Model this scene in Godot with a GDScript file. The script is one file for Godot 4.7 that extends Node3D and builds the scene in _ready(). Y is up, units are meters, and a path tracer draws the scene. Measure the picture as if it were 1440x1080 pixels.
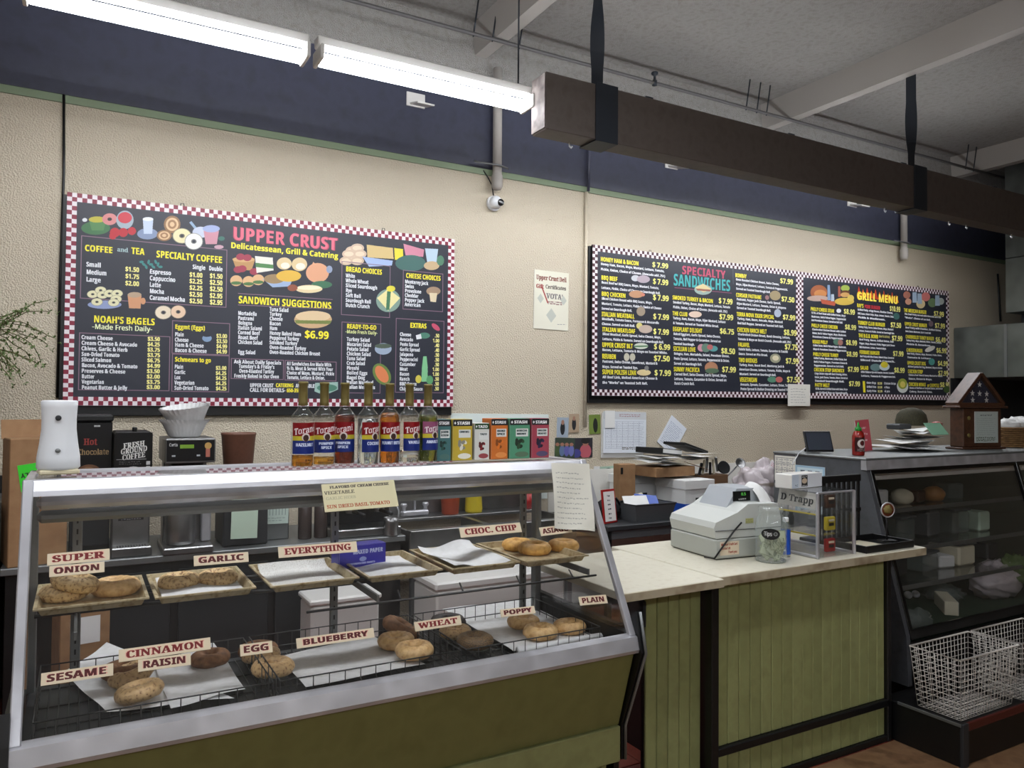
extends Node3D
# A deli counter with painted menu boards, a bagel case and a cash desk. World axes: x runs along the menu wall, y is up, the menu wall lies at z = -5.084.

const FOCAL := 1074.4
const CAM_H := 1.6
const WALL := 5.084

var M := {}
var used_names := {}
var cam_r: Vector3
var cam_u: Vector3
var cam_f: Vector3
var mesh_cache := {}
var rng := RandomNumberGenerator.new()

# ------------------------------------------------------------------ placing
func ray(px, py) -> Vector3:
	return cam_f + cam_r * ((px - 720.0) / FOCAL) + cam_u * ((540.0 - py) / FOCAL)

func pz(px, py, n) -> Vector3:       # the point seen at a pixel on the plane z = -n
	var d = ray(px, py)
	return Vector3(0, CAM_H, 0) + d * (-n / d.z)

func ph(px, py, h) -> Vector3:       # ... on the level y = h
	var d = ray(px, py)
	return Vector3(0, CAM_H, 0) + d * ((h - CAM_H) / d.y)

func px_at(px, py, s) -> Vector3:    # ... on the plane x = s
	var d = ray(px, py)
	return Vector3(0, CAM_H, 0) + d * (s / d.x)

func plane_at(px, py, origin: Vector3, normal: Vector3) -> Vector3:
	var c = Vector3(0, CAM_H, 0)
	var d = ray(px, py)
	return c + d * ((origin - c).dot(normal) / d.dot(normal))

# ------------------------------------------------------------------ nodes
func numbered(called: String) -> String:
	if not used_names.has(called):
		used_names[called] = 0
		return called
	used_names[called] += 1
	return "%s_%03d" % [called, used_names[called]]

func tag(o, label, category = "", group = "", kind = ""):
	if label: o.set_meta("label", label)
	if category: o.set_meta("category", category)
	if group: o.set_meta("group", group)
	if kind: o.set_meta("kind", kind)
	return o

func thing(called: String, label: String, category: String, at := Vector3.ZERO, turn := 0.0, group := "") -> Node3D:
	var o := Node3D.new()
	o.name = numbered(called)
	add_child(o)
	o.position = at
	o.rotation.y = turn
	tag(o, label, category, group)
	return o

func part(parent: Node, called: String, mesh: Mesh, mat: Material, at := Vector3.ZERO, rot := Vector3.ZERO, label := "") -> MeshInstance3D:
	var o := MeshInstance3D.new()
	o.name = numbered(called) if parent == self else called
	o.mesh = mesh
	o.material_override = mat
	o.position = at
	o.rotation = rot
	o.cast_shadow = GeometryInstance3D.SHADOW_CASTING_SETTING_ON
	parent.add_child(o, true)
	if label: o.set_meta("label", label)
	return o

func struct_part(called: String, mesh: Mesh, mat: Material, at := Vector3.ZERO, rot := Vector3.ZERO) -> MeshInstance3D:
	var o = part(self, called, mesh, mat, at, rot)
	o.set_meta("kind", "structure")
	return o

func solo(called: String, mesh: Mesh, mat: Material, label: String, category: String, at := Vector3.ZERO, rot := Vector3.ZERO, group := "") -> MeshInstance3D:
	var o = part(self, called, mesh, mat, at, rot)
	tag(o, label, category, group)
	return o

# ------------------------------------------------------------------ meshes
func otri(st: SurfaceTool, a: Vector3, b: Vector3, c: Vector3, inside: Vector3):
	if (c - a).cross(b - a).dot((a + b + c) / 3.0 - inside) < 0.0:
		var t = b
		b = c
		c = t
	st.add_vertex(a)
	st.add_vertex(b)
	st.add_vertex(c)

func oquad(st: SurfaceTool, a, b, c, d, inside):
	otri(st, a, b, c, inside)
	otri(st, a, c, d, inside)

func new_st(smooth := false) -> SurfaceTool:
	var st := SurfaceTool.new()
	st.begin(Mesh.PRIMITIVE_TRIANGLES)
	st.set_smooth_group(0 if smooth else -1)
	return st

func done(st: SurfaceTool) -> ArrayMesh:
	st.generate_normals()
	return st.commit()

func add_box(st: SurfaceTool, size: Vector3, at := Vector3.ZERO, b := 0.0, basis := Basis()):
	var h = size / 2.0
	b = minf(b, minf(h.x, minf(h.y, h.z)) * 0.9)
	var v = {}
	for sx in [-1, 1]:
		for sy in [-1, 1]:
			for sz in [-1, 1]:
				v[[sx, sy, sz, 0]] = at + basis * Vector3(sx * h.x, sy * (h.y - b), sz * (h.z - b))
				v[[sx, sy, sz, 1]] = at + basis * Vector3(sx * (h.x - b), sy * h.y, sz * (h.z - b))
				v[[sx, sy, sz, 2]] = at + basis * Vector3(sx * (h.x - b), sy * (h.y - b), sz * h.z)
	for s in [-1, 1]:
		oquad(st, v[[s, -1, -1, 0]], v[[s, 1, -1, 0]], v[[s, 1, 1, 0]], v[[s, -1, 1, 0]], at)
		oquad(st, v[[-1, s, -1, 1]], v[[1, s, -1, 1]], v[[1, s, 1, 1]], v[[-1, s, 1, 1]], at)
		oquad(st, v[[-1, -1, s, 2]], v[[1, -1, s, 2]], v[[1, 1, s, 2]], v[[-1, 1, s, 2]], at)
	if b > 0.0:
		for s in [-1, 1]:
			for t in [-1, 1]:
				oquad(st, v[[s, t, -1, 0]], v[[s, t, 1, 0]], v[[s, t, 1, 1]], v[[s, t, -1, 1]], at)
				oquad(st, v[[s, -1, t, 0]], v[[s, 1, t, 0]], v[[s, 1, t, 2]], v[[s, -1, t, 2]], at)
				oquad(st, v[[-1, s, t, 1]], v[[1, s, t, 1]], v[[1, s, t, 2]], v[[-1, s, t, 2]], at)
				for u in [-1, 1]:
					otri(st, v[[s, t, u, 0]], v[[s, t, u, 1]], v[[s, t, u, 2]], at)

func box(x: float, y: float, z: float, b := 0.003) -> ArrayMesh:
	var key = ["box", snappedf(x, 0.0005), snappedf(y, 0.0005), snappedf(z, 0.0005), b]
	if not mesh_cache.has(key):
		var st = new_st()
		add_box(st, Vector3(x, y, z), Vector3.ZERO, b)
		mesh_cache[key] = done(st)
	return mesh_cache[key]

# a box part given by its bounds: s0..s1 along the wall, h0..h1 up, n0..n1 towards the wall
func span(parent, called, s0, s1, h0, h1, n0, n1, mat, b := 0.003, label := "") -> MeshInstance3D:
	var at = Vector3((s0 + s1) / 2.0, (h0 + h1) / 2.0, -(n0 + n1) / 2.0)
	if parent != self: at -= parent.position
	return part(parent, called, box(absf(s1 - s0), absf(h1 - h0), absf(n1 - n0), b), mat, at, Vector3.ZERO, label)

func lathe(profile: Array, seg := 24, ripple := 0.0, pleats := 0) -> ArrayMesh:
	var st = new_st(true)
	for i in profile.size() - 1:
		for j in seg:
			var q = []
			for k in [[i, j], [i + 1, j], [i + 1, j + 1], [i, j + 1]]:
				var p: Vector2 = profile[k[0]]
				var a = TAU * (k[1] % seg) / seg
				var r = p.x * (1.0 + ripple * (float(k[0]) / profile.size()) * (1.0 if pleats and (k[1] % 2) else -1.0 if pleats else 0.0))
				q.append(Vector3(cos(a) * r, p.y, sin(a) * r))
			if q[0].distance_to(q[3]) > 1e-6:
				st.add_vertex(q[0]); st.add_vertex(q[3]); st.add_vertex(q[2])
			if q[1].distance_to(q[2]) > 1e-6:
				st.add_vertex(q[0]); st.add_vertex(q[2]); st.add_vertex(q[1])
	return done(st)

func cyl(r: float, h: float, seg := 20, b := 0.0) -> ArrayMesh:   # stands on y = 0, with caps
	var key = ["cyl", r, h, seg, b]
	if not mesh_cache.has(key):
		var e = maxf(b, 0.0004)
		mesh_cache[key] = lathe([Vector2(0, 0), Vector2(r - e, 0), Vector2(r - e * 0.3, e * 0.3), Vector2(r, e), Vector2(r, h - e), Vector2(r - e * 0.3, h - e * 0.3), Vector2(r - e, h), Vector2(0, h)], seg)
	return mesh_cache[key]

func add_tube(st: SurfaceTool, pts: Array, r: float, seg := 6, closed := false):
	var n = pts.size()
	var rings = []
	var side = Vector3.ZERO
	for i in n:
		var a: Vector3 = pts[(i - 1 + n) % n] if closed or i > 0 else pts[i]
		var b: Vector3 = pts[(i + 1) % n] if closed or i < n - 1 else pts[i]
		var t = (b - a).normalized()
		if side == Vector3.ZERO:
			side = t.cross(Vector3.UP if absf(t.y) < 0.9 else Vector3.RIGHT).normalized()
		side = (side - t * side.dot(t)).normalized()
		var up = side.cross(t)
		var ring = []
		for k in seg:
			var ang = TAU * k / seg
			ring.append(pts[i] + (side * cos(ang) + up * sin(ang)) * r)
		rings.append(ring)
	for i in (n if closed else n - 1):
		var i2 = (i + 1) % n
		var mid = (pts[i] + pts[i2]) / 2.0
		for k in seg:
			oquad(st, rings[i][k], rings[i][(k + 1) % seg], rings[i2][(k + 1) % seg], rings[i2][k], mid)
	if not closed:
		for e in [0, n - 1]:
			var inner: Vector3 = pts[1] if e == 0 else pts[n - 2]
			for k in range(1, seg - 1):
				otri(st, rings[e][0], rings[e][k], rings[e][k + 1], inner)

func tube(pts: Array, r: float, seg := 6, closed := false, smooth := true) -> ArrayMesh:
	var st = new_st(smooth)
	add_tube(st, pts, r, seg, closed)
	return done(st)

func extrude(poly: PackedVector2Array, depth: float) -> ArrayMesh:   # outline in x, y; thickness along z, centred
	var st = new_st()
	var idx = Geometry2D.triangulate_polygon(poly)
	var d = depth / 2.0
	for i in range(0, idx.size(), 3):
		var a = poly[idx[i]]; var b = poly[idx[i + 1]]; var c = poly[idx[i + 2]]
		otri(st, Vector3(a.x, a.y, d), Vector3(b.x, b.y, d), Vector3(c.x, c.y, d), Vector3(a.x, a.y, 0))
		otri(st, Vector3(a.x, a.y, -d), Vector3(b.x, b.y, -d), Vector3(c.x, c.y, -d), Vector3(a.x, a.y, 0))
	var turn = 1.0 if not Geometry2D.is_polygon_clockwise(poly) else -1.0
	for i in poly.size():
		var a = poly[i]; var b = poly[(i + 1) % poly.size()]
		var out = Vector2(b.y - a.y, a.x - b.x) * turn
		var mid = (a + b) / 2.0 - out.normalized() * 0.01
		oquad(st, Vector3(a.x, a.y, -d), Vector3(b.x, b.y, -d), Vector3(b.x, b.y, d), Vector3(a.x, a.y, d), Vector3(mid.x, mid.y, 0))
	return done(st)

# profile in (n, h) pulled along x from s0 to s1, as a part in world place
func profile_part(parent, called, pts: Array, s0: float, s1: float, mat, label := "") -> MeshInstance3D:
	var poly = PackedVector2Array()
	for p in pts: poly.append(Vector2(p[0], p[1]))
	var at = Vector3((s0 + s1) / 2.0, 0, 0)
	if parent != self: at -= parent.position
	return part(parent, called, extrude(poly, absf(s1 - s0)), mat, at, Vector3(0, PI / 2, 0), label)

# a printed card: front face (towards +z) shows the atlas rectangle, the rest is plain
func card(w: float, h: float, t: float, uv: Rect2, bow := 0.0) -> ArrayMesh:
	var st = new_st(bow != 0.0)
	var nx = 8 if bow != 0.0 else 1
	for i in nx:
		var u0 = float(i) / nx; var u1 = float(i + 1) / nx
		var q = []
		for c in [[u0, 0.0], [u1, 0.0], [u1, 1.0], [u0, 1.0]]:
			q.append([Vector3((c[0] - 0.5) * w, (0.5 - c[1]) * h, t / 2.0 + bow * sin(PI * c[0])), Vector2(uv.position.x + uv.size.x * c[0], uv.position.y + uv.size.y * c[1])])
		for k in [0, 1, 2, 0, 2, 3]:
			st.set_uv(q[k][1])
			st.add_vertex(q[k][0])
	st.generate_normals()
	var m: ArrayMesh = st.commit()
	if t > 0.0 and bow == 0.0:
		var s2 = new_st()
		var x = w / 2.0; var y = h / 2.0; var z = t / 2.0
		var o = Vector3.ZERO
		oquad(s2, Vector3(-x, -y, -z), Vector3(x, -y, -z), Vector3(x, y, -z), Vector3(-x, y, -z), o)
		for s in [-1, 1]:
			oquad(s2, Vector3(s * x, -y, -z), Vector3(s * x, y, -z), Vector3(s * x, y, z), Vector3(s * x, -y, z), o)
			oquad(s2, Vector3(-x, s * y, -z), Vector3(x, s * y, -z), Vector3(x, s * y, z), Vector3(-x, s * y, z), o)
		s2.generate_normals()
		s2.commit(m)
	return m

func card_node(parent, called, w, h, t, uv, at := Vector3.ZERO, rot := Vector3.ZERO, front = null, rest = null, bow := 0.0) -> MeshInstance3D:
	var o = part(parent, called, card(w, h, t, uv, bow), null, at, rot)
	o.set_surface_override_material(0, front if front else M.print)
	if t > 0.0 and bow == 0.0: o.set_surface_override_material(1, rest if rest else M.paper)
	return o

# a bent sheet: grid over u, v in 0..1 with a function that gives the point
func sheet(nx: int, ny: int, f: Callable, uv := Rect2(0, 0, 1, 1)) -> ArrayMesh:
	var st = new_st(true)
	for i in nx:
		for j in ny:
			for k in [[0, 0], [1, 0], [1, 1], [0, 0], [1, 1], [0, 1]]:
				var u = float(i + k[0]) / nx; var v = float(j + k[1]) / ny
				st.set_uv(uv.position + uv.size * Vector2(u, v))
				st.add_vertex(f.call(u, v))
	return done(st)

func blob(r: Vector3, seed_: int, amount: float, freq: float, rows := 18, cols := 26, ridged := false) -> ArrayMesh:
	var nz := FastNoiseLite.new()
	nz.seed = seed_
	nz.frequency = freq
	nz.noise_type = FastNoiseLite.TYPE_SIMPLEX
	nz.fractal_type = FastNoiseLite.FRACTAL_RIDGED if ridged else FastNoiseLite.FRACTAL_FBM
	nz.fractal_octaves = 3
	var f = func(u, v):
		var a = TAU * u; var b = PI * (v - 0.5)
		var d = Vector3(cos(b) * cos(a), sin(b), cos(b) * sin(a))
		var k = 1.0 + amount * nz.get_noise_3dv(d * 10.0)
		var p = d * r * k
		p.y = maxf(p.y, -r.y * 0.8)
		return p
	var st = new_st(true)
	for i in cols:
		for j in rows:
			var q = []
			for k in [[0, 0], [0, 1], [1, 1], [1, 0]]:
				q.append(f.call(float((i + k[0]) % cols) / cols, float(j + k[1]) / rows))
			if j > 0:
				st.add_vertex(q[0]); st.add_vertex(q[3]); st.add_vertex(q[2])
			if j < rows - 1:
				st.add_vertex(q[0]); st.add_vertex(q[2]); st.add_vertex(q[1])
	return done(st)

# ------------------------------------------------------------------ materials
func noise_tex(freq: float, seed_: int, type := FastNoiseLite.TYPE_SIMPLEX, ramp: Array = [], octaves := 3, size := 256, normal := false) -> NoiseTexture2D:
	var nz := FastNoiseLite.new()
	nz.noise_type = type
	nz.frequency = freq
	nz.seed = seed_
	nz.fractal_octaves = octaves
	var t := NoiseTexture2D.new()
	t.noise = nz
	t.width = size
	t.height = size
	t.seamless = true
	t.as_normal_map = normal
	if ramp.size():
		var g := Gradient.new()
		g.offsets = PackedFloat32Array(ramp.map(func(e): return e[0]))
		g.colors = PackedColorArray(ramp.map(func(e): return e[1]))
		t.color_ramp = g
	return t

func mat(c: Color, rough := 0.6, metal := 0.0, more := {}) -> StandardMaterial3D:
	var m := StandardMaterial3D.new()
	m.albedo_color = c
	m.roughness = rough
	m.metallic = metal
	for k in more: m.set(k, more[k])
	return m

func tri(m: StandardMaterial3D, tex: Texture2D, scale: float, world := true) -> StandardMaterial3D:
	m.albedo_texture = tex
	m.uv1_triplanar = true
	m.uv1_world_triplanar = world
	m.uv1_scale = Vector3.ONE * scale
	return m

func bump(m: StandardMaterial3D, tex: Texture2D, cm: float, scale: float, world := true) -> StandardMaterial3D:
	m.heightmap_enabled = true
	m.heightmap_texture = tex
	m.heightmap_scale = cm
	m.uv1_triplanar = true
	m.uv1_world_triplanar = world
	m.uv1_scale = Vector3.ONE * scale
	return m

func glass(c: Color, rough := 0.02) -> StandardMaterial3D:
	return mat(c, rough, 0.0, {"transparency": BaseMaterial3D.TRANSPARENCY_ALPHA})

# ------------------------------------------------------------------ flat print: a small painter
var fonts := []
var ts: TextServer
var atlas: Image
var atlas_x := 0
var atlas_y := 0
var atlas_row := 0
const ATLAS := 2048

func setup_paint():
	ts = TextServerManager.get_primary_interface()
	for a in [["Droid Sans", 400], ["Droid Sans", 700], ["Droid Serif", 700], ["Droid Serif", 400]]:
		var f := SystemFont.new()
		f.font_names = PackedStringArray([a[0]])
		f.font_weight = a[1]
		fonts.append(f)
	atlas = Image.create_empty(ATLAS, ATLAS, false, Image.FORMAT_RGBA8)
	atlas.fill(Color(0.9, 0.9, 0.88))

func alloc(w: int, h: int, bg: Color) -> Rect2i:
	if atlas_x + w + 4 > ATLAS:
		atlas_x = 0
		atlas_y += atlas_row + 4
		atlas_row = 0
	var r = Rect2i(atlas_x + 2, atlas_y + 2, w, h)
	atlas_x += w + 4
	atlas_row = maxi(atlas_row, h)
	atlas.fill_rect(Rect2i(r.position - Vector2i(2, 2), r.size + Vector2i(4, 4)), bg)
	return r

func uv_of(r: Rect2i) -> Rect2:
	return Rect2(Vector2(r.position) / ATLAS, Vector2(r.size) / ATLAS)

func line_mask(s: String, font: int, size: int) -> Image:
	var st = ts.create_shaped_text()
	ts.shaped_text_add_string(st, s, fonts[font].get_rids(), size)
	ts.shaped_text_shape(st)
	var w = int(ceil(ts.shaped_text_get_size(st).x)) + 4
	var gl = ts.shaped_text_get_glyphs(st)
	var sz = Vector2i(size, 0)
	var out = Image.create_empty(w, int(size * 1.0) + 4, false, Image.FORMAT_RGBA8)
	for g in gl: ts.font_render_glyph(g.font_rid, sz, g.index)
	var pages = {}
	var x = 1.0
	for g in gl:
		var t = ts.font_get_glyph_texture_idx(g.font_rid, sz, g.index)
		if t >= 0:
			var key = [g.font_rid, t]
			if not pages.has(key):
				var im: Image = ts.font_get_texture_image(g.font_rid, sz, t)
				im = im.duplicate()
				im.convert(Image.FORMAT_RGBA8)
				pages[key] = im
			var r = ts.font_get_glyph_uv_rect(g.font_rid, sz, g.index)
			var off = ts.font_get_glyph_offset(g.font_rid, sz, g.index)
			out.blend_rect(pages[key], Rect2i(r), Vector2i(int(round(x + off.x)), int(round(size * 0.76 + off.y))))
		x += g.advance
	ts.free_rid(st)
	return out

# letters whose capitals are cap high, from (x, y) = top left of the capitals; stretched to w if given
func put_text(im: Image, s: String, x: float, y: float, cap: float, c: Color, font := 0, w := 0.0, centre := false, slope := 0.0):
	var size = maxi(6, int(round(cap / 0.714)))
	var m = line_mask(s, font, size)
	if w > 0.0: m.resize(maxi(2, int(round(w))), m.get_height(), Image.INTERPOLATE_BILINEAR)
	var solid = Image.create_empty(m.get_width(), m.get_height(), false, Image.FORMAT_RGBA8)
	solid.fill(c)
	if centre: x -= m.get_width() / 2.0
	var step = m.get_width() if slope == 0.0 else 2
	for c0 in range(0, m.get_width(), step):
		im.blend_rect_mask(solid, m, Rect2i(c0, 0, mini(step, m.get_width() - c0), m.get_height()), Vector2i(int(round(x)) + c0, int(round(y - size * 0.046 - slope * c0))))

func fill_poly(im: Image, pts: PackedVector2Array, c: Color):
	var y0 = 1e9; var y1 = -1e9
	for p in pts:
		y0 = minf(y0, p.y)
		y1 = maxf(y1, p.y)
	for y in range(maxi(0, int(floor(y0))), mini(im.get_height(), int(ceil(y1)) + 1)):
		var yy = y + 0.5
		var xs = []
		for i in pts.size():
			var a = pts[i]; var b = pts[(i + 1) % pts.size()]
			if (a.y <= yy) != (b.y <= yy):
				xs.append(a.x + (yy - a.y) / (b.y - a.y) * (b.x - a.x))
		xs.sort()
		for k in range(0, xs.size() - 1, 2):
			im.fill_rect(Rect2i(int(round(xs[k])), y, maxi(1, int(round(xs[k + 1] - xs[k]))), 1), c)

func fill_ellipse(im: Image, cx, cy, rx, ry, c: Color, rot := 0.0):
	var p = PackedVector2Array()
	for i in 28:
		p.append(Vector2(cx, cy) + Vector2(cos(TAU * i / 28) * rx, sin(TAU * i / 28) * ry).rotated(rot))
	fill_poly(im, p, c)

func stroke(im: Image, a: Vector2, b: Vector2, w: float, c: Color):
	var d = (b - a).normalized().orthogonal() * w / 2.0
	fill_poly(im, PackedVector2Array([a + d, b + d, b - d, a - d]), c)

func scribble(im: Image, r: Rect2i, rows: int, c: Color, seed_: int, thick := 2, fill := 0.8):   # lines of handwriting too small to read
	rng.seed = seed_
	for i in rows:
		var y = r.position.y + int((i + 0.5) * r.size.y / rows)
		var x = r.position.x
		var end = r.position.x + int(r.size.x * (fill + (1.0 - fill) * rng.randf()))
		while x < end:
			var w = rng.randi_range(3, 14)
			im.fill_rect(Rect2i(x, y + rng.randi_range(-1, 1), mini(w, end - x), thick), c)
			x += w + rng.randi_range(2, 6)

# ------------------------------------------------------------------ painted menu boards
const BW := 2048
const BH := 1024
var bim: Image
var hom := []          # pixel of the photograph to board
var crop := [0.0, 0.0, 1.0]
const YELLOW := Color(0.95, 0.9, 0.2)
const CHALK := Color(0.88, 0.89, 0.9)
const PALE := Color(0.93, 0.9, 0.55)
const FRAME := Color(0.52, 0.4, 0.47)
const SLATE := Color(0.15, 0.163, 0.205)

func solve_hom(q: Array):        # q: top left, top right, bottom right, bottom left corner pixels
	var rows = []
	var dst = [Vector2(0, 0), Vector2(BW, 0), Vector2(BW, BH), Vector2(0, BH)]
	for i in 4:
		var x = q[i].x; var y = q[i].y; var u = dst[i].x; var v = dst[i].y
		rows.append([x, y, 1.0, 0.0, 0.0, 0.0, -u * x, -u * y, u])
		rows.append([0.0, 0.0, 0.0, x, y, 1.0, -v * x, -v * y, v])
	for c in 8:
		var p = c
		for r in range(c, 8):
			if absf(rows[r][c]) > absf(rows[p][c]): p = r
		var t = rows[c]; rows[c] = rows[p]; rows[p] = t
		for r in 8:
			if r != c:
				var f = rows[r][c] / rows[c][c]
				for k in range(c, 9): rows[r][k] -= f * rows[c][k]
	hom = []
	for c in 8: hom.append(rows[c][8] / rows[c][c])

func hb(x: float, y: float) -> Vector2:      # crop coordinates to board
	x = crop[0] + x / crop[2]
	y = crop[1] + y / crop[2]
	var w = hom[6] * x + hom[7] * y + 1.0
	return Vector2((hom[0] * x + hom[1] * y + hom[2]) / w, (hom[3] * x + hom[4] * y + hom[5]) / w)

# words: left end, top of capitals there, right end, height of capitals (in the crop's pixels)
func wd(s: String, x0: float, y0: float, x1: float, h: float, c := CHALK, font := 1):
	var a = hb(x0, y0)
	var cap = hb(x0, y0 + h).y - a.y
	var y = y0
	var b = hb(x1, y)
	for i in 4:
		y += (a.y - b.y) * h / cap
		b = hb(x1, y)
	put_text(bim, s, a.x, a.y, cap, c, font, b.x - a.x)

func ell(x, y, rx, ry, c: Color, rot := 0.0):
	var p = PackedVector2Array()
	for i in 24:
		var v = Vector2(cos(TAU * i / 24) * rx, sin(TAU * i / 24) * ry).rotated(rot)
		p.append(hb(x + v.x, y + v.y))
	fill_poly(bim, p, c)

func pol(pts: Array, c: Color):
	var p = PackedVector2Array()
	for i in range(0, pts.size(), 2): p.append(hb(pts[i], pts[i + 1]))
	fill_poly(bim, p, c)

func rect_frame(x0, y0, x1, y1):   # by two opposite corners, along the board's own axes
	var a = hb(x0, y0); var b = hb(x1, y1)
	for r in [Rect2i(int(a.x), int(a.y), int(b.x - a.x), 4), Rect2i(int(a.x), int(b.y) - 4, int(b.x - a.x), 4), Rect2i(int(a.x), int(a.y), 4, int(b.y - a.y)), Rect2i(int(b.x) - 4, int(a.y), 4, int(b.y - a.y))]:
		bim.fill_rect(r, FRAME)

func bagel_print(x, y, rx, ry, c: Color):
	ell(x, y, rx, ry, c.darkened(0.35))
	ell(x, y, rx * 0.92, ry * 0.92, c)
	ell(x, y, rx * 0.3, ry * 0.28, c.darkened(0.5))
	ell(x, y, rx * 0.18, ry * 0.18, SLATE)

func start_board(check: float, dark: Color):
	bim = Image.create_empty(BW, BH, false, Image.FORMAT_RGBA8)
	bim.fill(Color(0.9, 0.87, 0.88))
	var nx = int(round(BW / check)); var ny = int(round(BH / check))
	for i in nx:
		for j in ny:
			if (i < 2 or i >= nx - 2 or j < 2 or j >= ny - 2) and (i + j) % 2 == 0:
				bim.fill_rect(Rect2i(int(i * BW / float(nx)), int(j * BH / float(ny)), int(BW / float(nx)), int(BH / float(ny))), dark)
	var bx = int(2.0 * BW / nx); var by = int(2.0 * BH / ny)
	bim.fill_rect(Rect2i(bx, by, BW - 2 * bx, BH - 2 * by), SLATE)

func board_material() -> StandardMaterial3D:
	return mat(Color.WHITE, 0.45, 0.0, {"albedo_texture": ImageTexture.create_from_image(bim), "texture_repeat": false})

func board_one() -> StandardMaterial3D:
	start_board(21.34, Color(0.5, 0.1, 0.2))
	solve_hom([Vector2(94.9, 272), Vector2(634.7, 339), Vector2(634.7, 572.9), Vector2(87.4, 568.9)])
	crop = [90.0, 270.0, 5.143]
	rect_frame(125, 320, 1165, 840)
	# drinks and pastries along the top
	ell(228, 268, 104, 48, Color(0.22, 0.42, 0.25)); pol([178, 205, 300, 225, 285, 285, 200, 285], Color(0.3, 0.5, 0.28)); ell(238, 207, 60, 22, Color(0.72, 0.68, 0.2)); ell(150, 210, 18, 14, CHALK)
	ell(328, 205, 54, 42, Color(0.8, 0.5, 0.5)); ell(328, 205, 16, 12, Color(0.15, 0.05, 0.05))
	ell(437, 210, 62, 66, Color(0.6, 0.66, 0.7)); ell(437, 195, 50, 40, Color(0.75, 0.2, 0.25))
	for e in [[365, 300, 36], [425, 300, 34], [487, 290, 30], [350, 325, 26]]: ell(e[0], e[1], e[2], e[2] * 0.95, Color(0.72, 0.13, 0.18))
	ell(598, 310, 74, 40, Color(0.5, 0.56, 0.68)); pol([565, 205, 640, 205, 632, 310, 572, 310], Color(0.75, 0.8, 0.88)); ell(602, 205, 38, 14, Color(0.9, 0.92, 0.95))
	for e in [[775, 243, 60, 62], [718, 322, 54, 40]]:
		for k in 4: ell(e[0], e[1], e[2] * (1.0 - 0.24 * k), e[3] * (1.0 - 0.24 * k), [Color(0.55, 0.4, 0.26), Color(0.85, 0.72, 0.55), Color(0.6, 0.44, 0.3), Color(0.85, 0.72, 0.55)][k])
	stroke(bim, hb(905, 225), hb(950, 280), 14, Color(0.55, 0.65, 0.75)); ell(980, 300, 60, 40, Color(0.75, 0.78, 0.84))
	bagel_print(845, 325, 68, 55, Color(0.9, 0.86, 0.68)); bagel_print(930, 365, 66, 60, Color(0.92, 0.92, 0.88))
	pol([1000, 290, 1110, 290, 1095, 385, 1015, 385], Color(0.78, 0.55, 0.6)); ell(1055, 275, 62, 26, Color(0.6, 0.65, 0.8)); ell(1110, 405, 34, 14, Color(0.75, 0.6, 0.65)); ell(1128, 345, 24, 16, Color(0.2, 0.4, 0.35))
	wd("COFFEE", 148, 385, 355, 45, YELLOW); wd("and", 380, 405, 465, 30, Color(0.65, 0.75, 0.75), 3); wd("TEA", 482, 408, 580, 45, YELLOW)
	wd("SPECIALTY COFFEE", 660, 430, 1138, 48, YELLOW)
	for k in 9: ell(555 + k * 17, 510 + (k % 3) * 18, 16, 9, Color(0.2, 0.5, 0.48), 0.6 * (k % 4))
	var y = 508
	for e in [["Small", 268], ["Medium", 308], ["Large", 268]]:
		wd(e[0], 158, y, e[1], 34); y += 54
	y = 543
	for e in ["$1.50", "$1.75", "$2.00"]:
		wd(e, 438, y, 543, 34, PALE); y += 50
	wd("Single", 920, 530, 1016, 32); wd("Double", 1038, 540, 1140, 32)
	y = 560
	for e in [["Espresso", 770], ["Cappuccino", 802], ["Latte", 698], ["Mocha", 722], ["Caramel Mocha", 872]]:
		wd(e[0], 612, y, e[1], 33); y += 47
	y = 583
	for e in [["$1.00", "$1.50"], ["$2.25", "$2.50"], ["$2.25", "$2.50"], ["$2.50", "$2.95"], ["$2.50", "$2.95"]]:
		wd(e[0], 898, y, 996, 34, PALE); wd(e[1], 1044, y + 9, 1140, 34, PALE); y += 47
	ell(290, 815, 122, 30, Color(0.55, 0.6, 0.75))
	for e in [[205, 740], [262, 712], [275, 745], [325, 735], [380, 735], [372, 775], [235, 795], [355, 800]]: bagel_print(e[0], e[1], 42, 28, Color(0.88, 0.86, 0.7))
	pol([455, 745, 555, 752, 548, 845, 465, 840], Color(0.8, 0.58, 0.42)); ell(505, 745, 50, 20, Color(0.7, 0.6, 0.5)); ell(566, 790, 18, 24, Color(0.8, 0.58, 0.42))
	bagel_print(712, 872, 62, 50, Color(0.9, 0.84, 0.74)); bagel_print(818, 868, 56, 48, Color(0.9, 0.78, 0.66))
	wd("NOAH'S BAGELS", 208, 893, 655, 48, YELLOW); wd("-Made Fresh Daily-", 198, 952, 636, 36, Color(0.9, 0.93, 0.75), 0)
	crop = [90.0, 430.0, 5.143]
	rect_frame(108, 190, 755, 615)
	y = 208
	var items = [["Cream Cheese", 352], ["Cream Cheese & Avocado", 527], ["Chives, Garlic & Herb", 458], ["Sun-Dried Tomato", 400], ["Sliced Salmon", 342], ["Bacon, Avocado & Tomato", 530], ["Preserves & Cheese", 442], ["Butter", 218], ["Vegetarian", 288], ["Peanut Butter & Jelly", 455]]
	for i in 10:
		wd(items[i][0], 122, y + i * 40.2, items[i][1], 29)
		wd(["$3.50", "$4.25", "$3.75", "$3.75", "$6.75", "$4.99", "$3.50", "$2.00", "$3.75", "$3.00"][i], 598 - i, y + 16 + i * 38.6, 692, 29, PALE)
	rect_frame(775, 105, 1188, 360)
	rect_frame(775, 345, 1185, 625)
	wd("Eggmt (Eggs)", 795, 135, 1015, 32, YELLOW)
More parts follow.
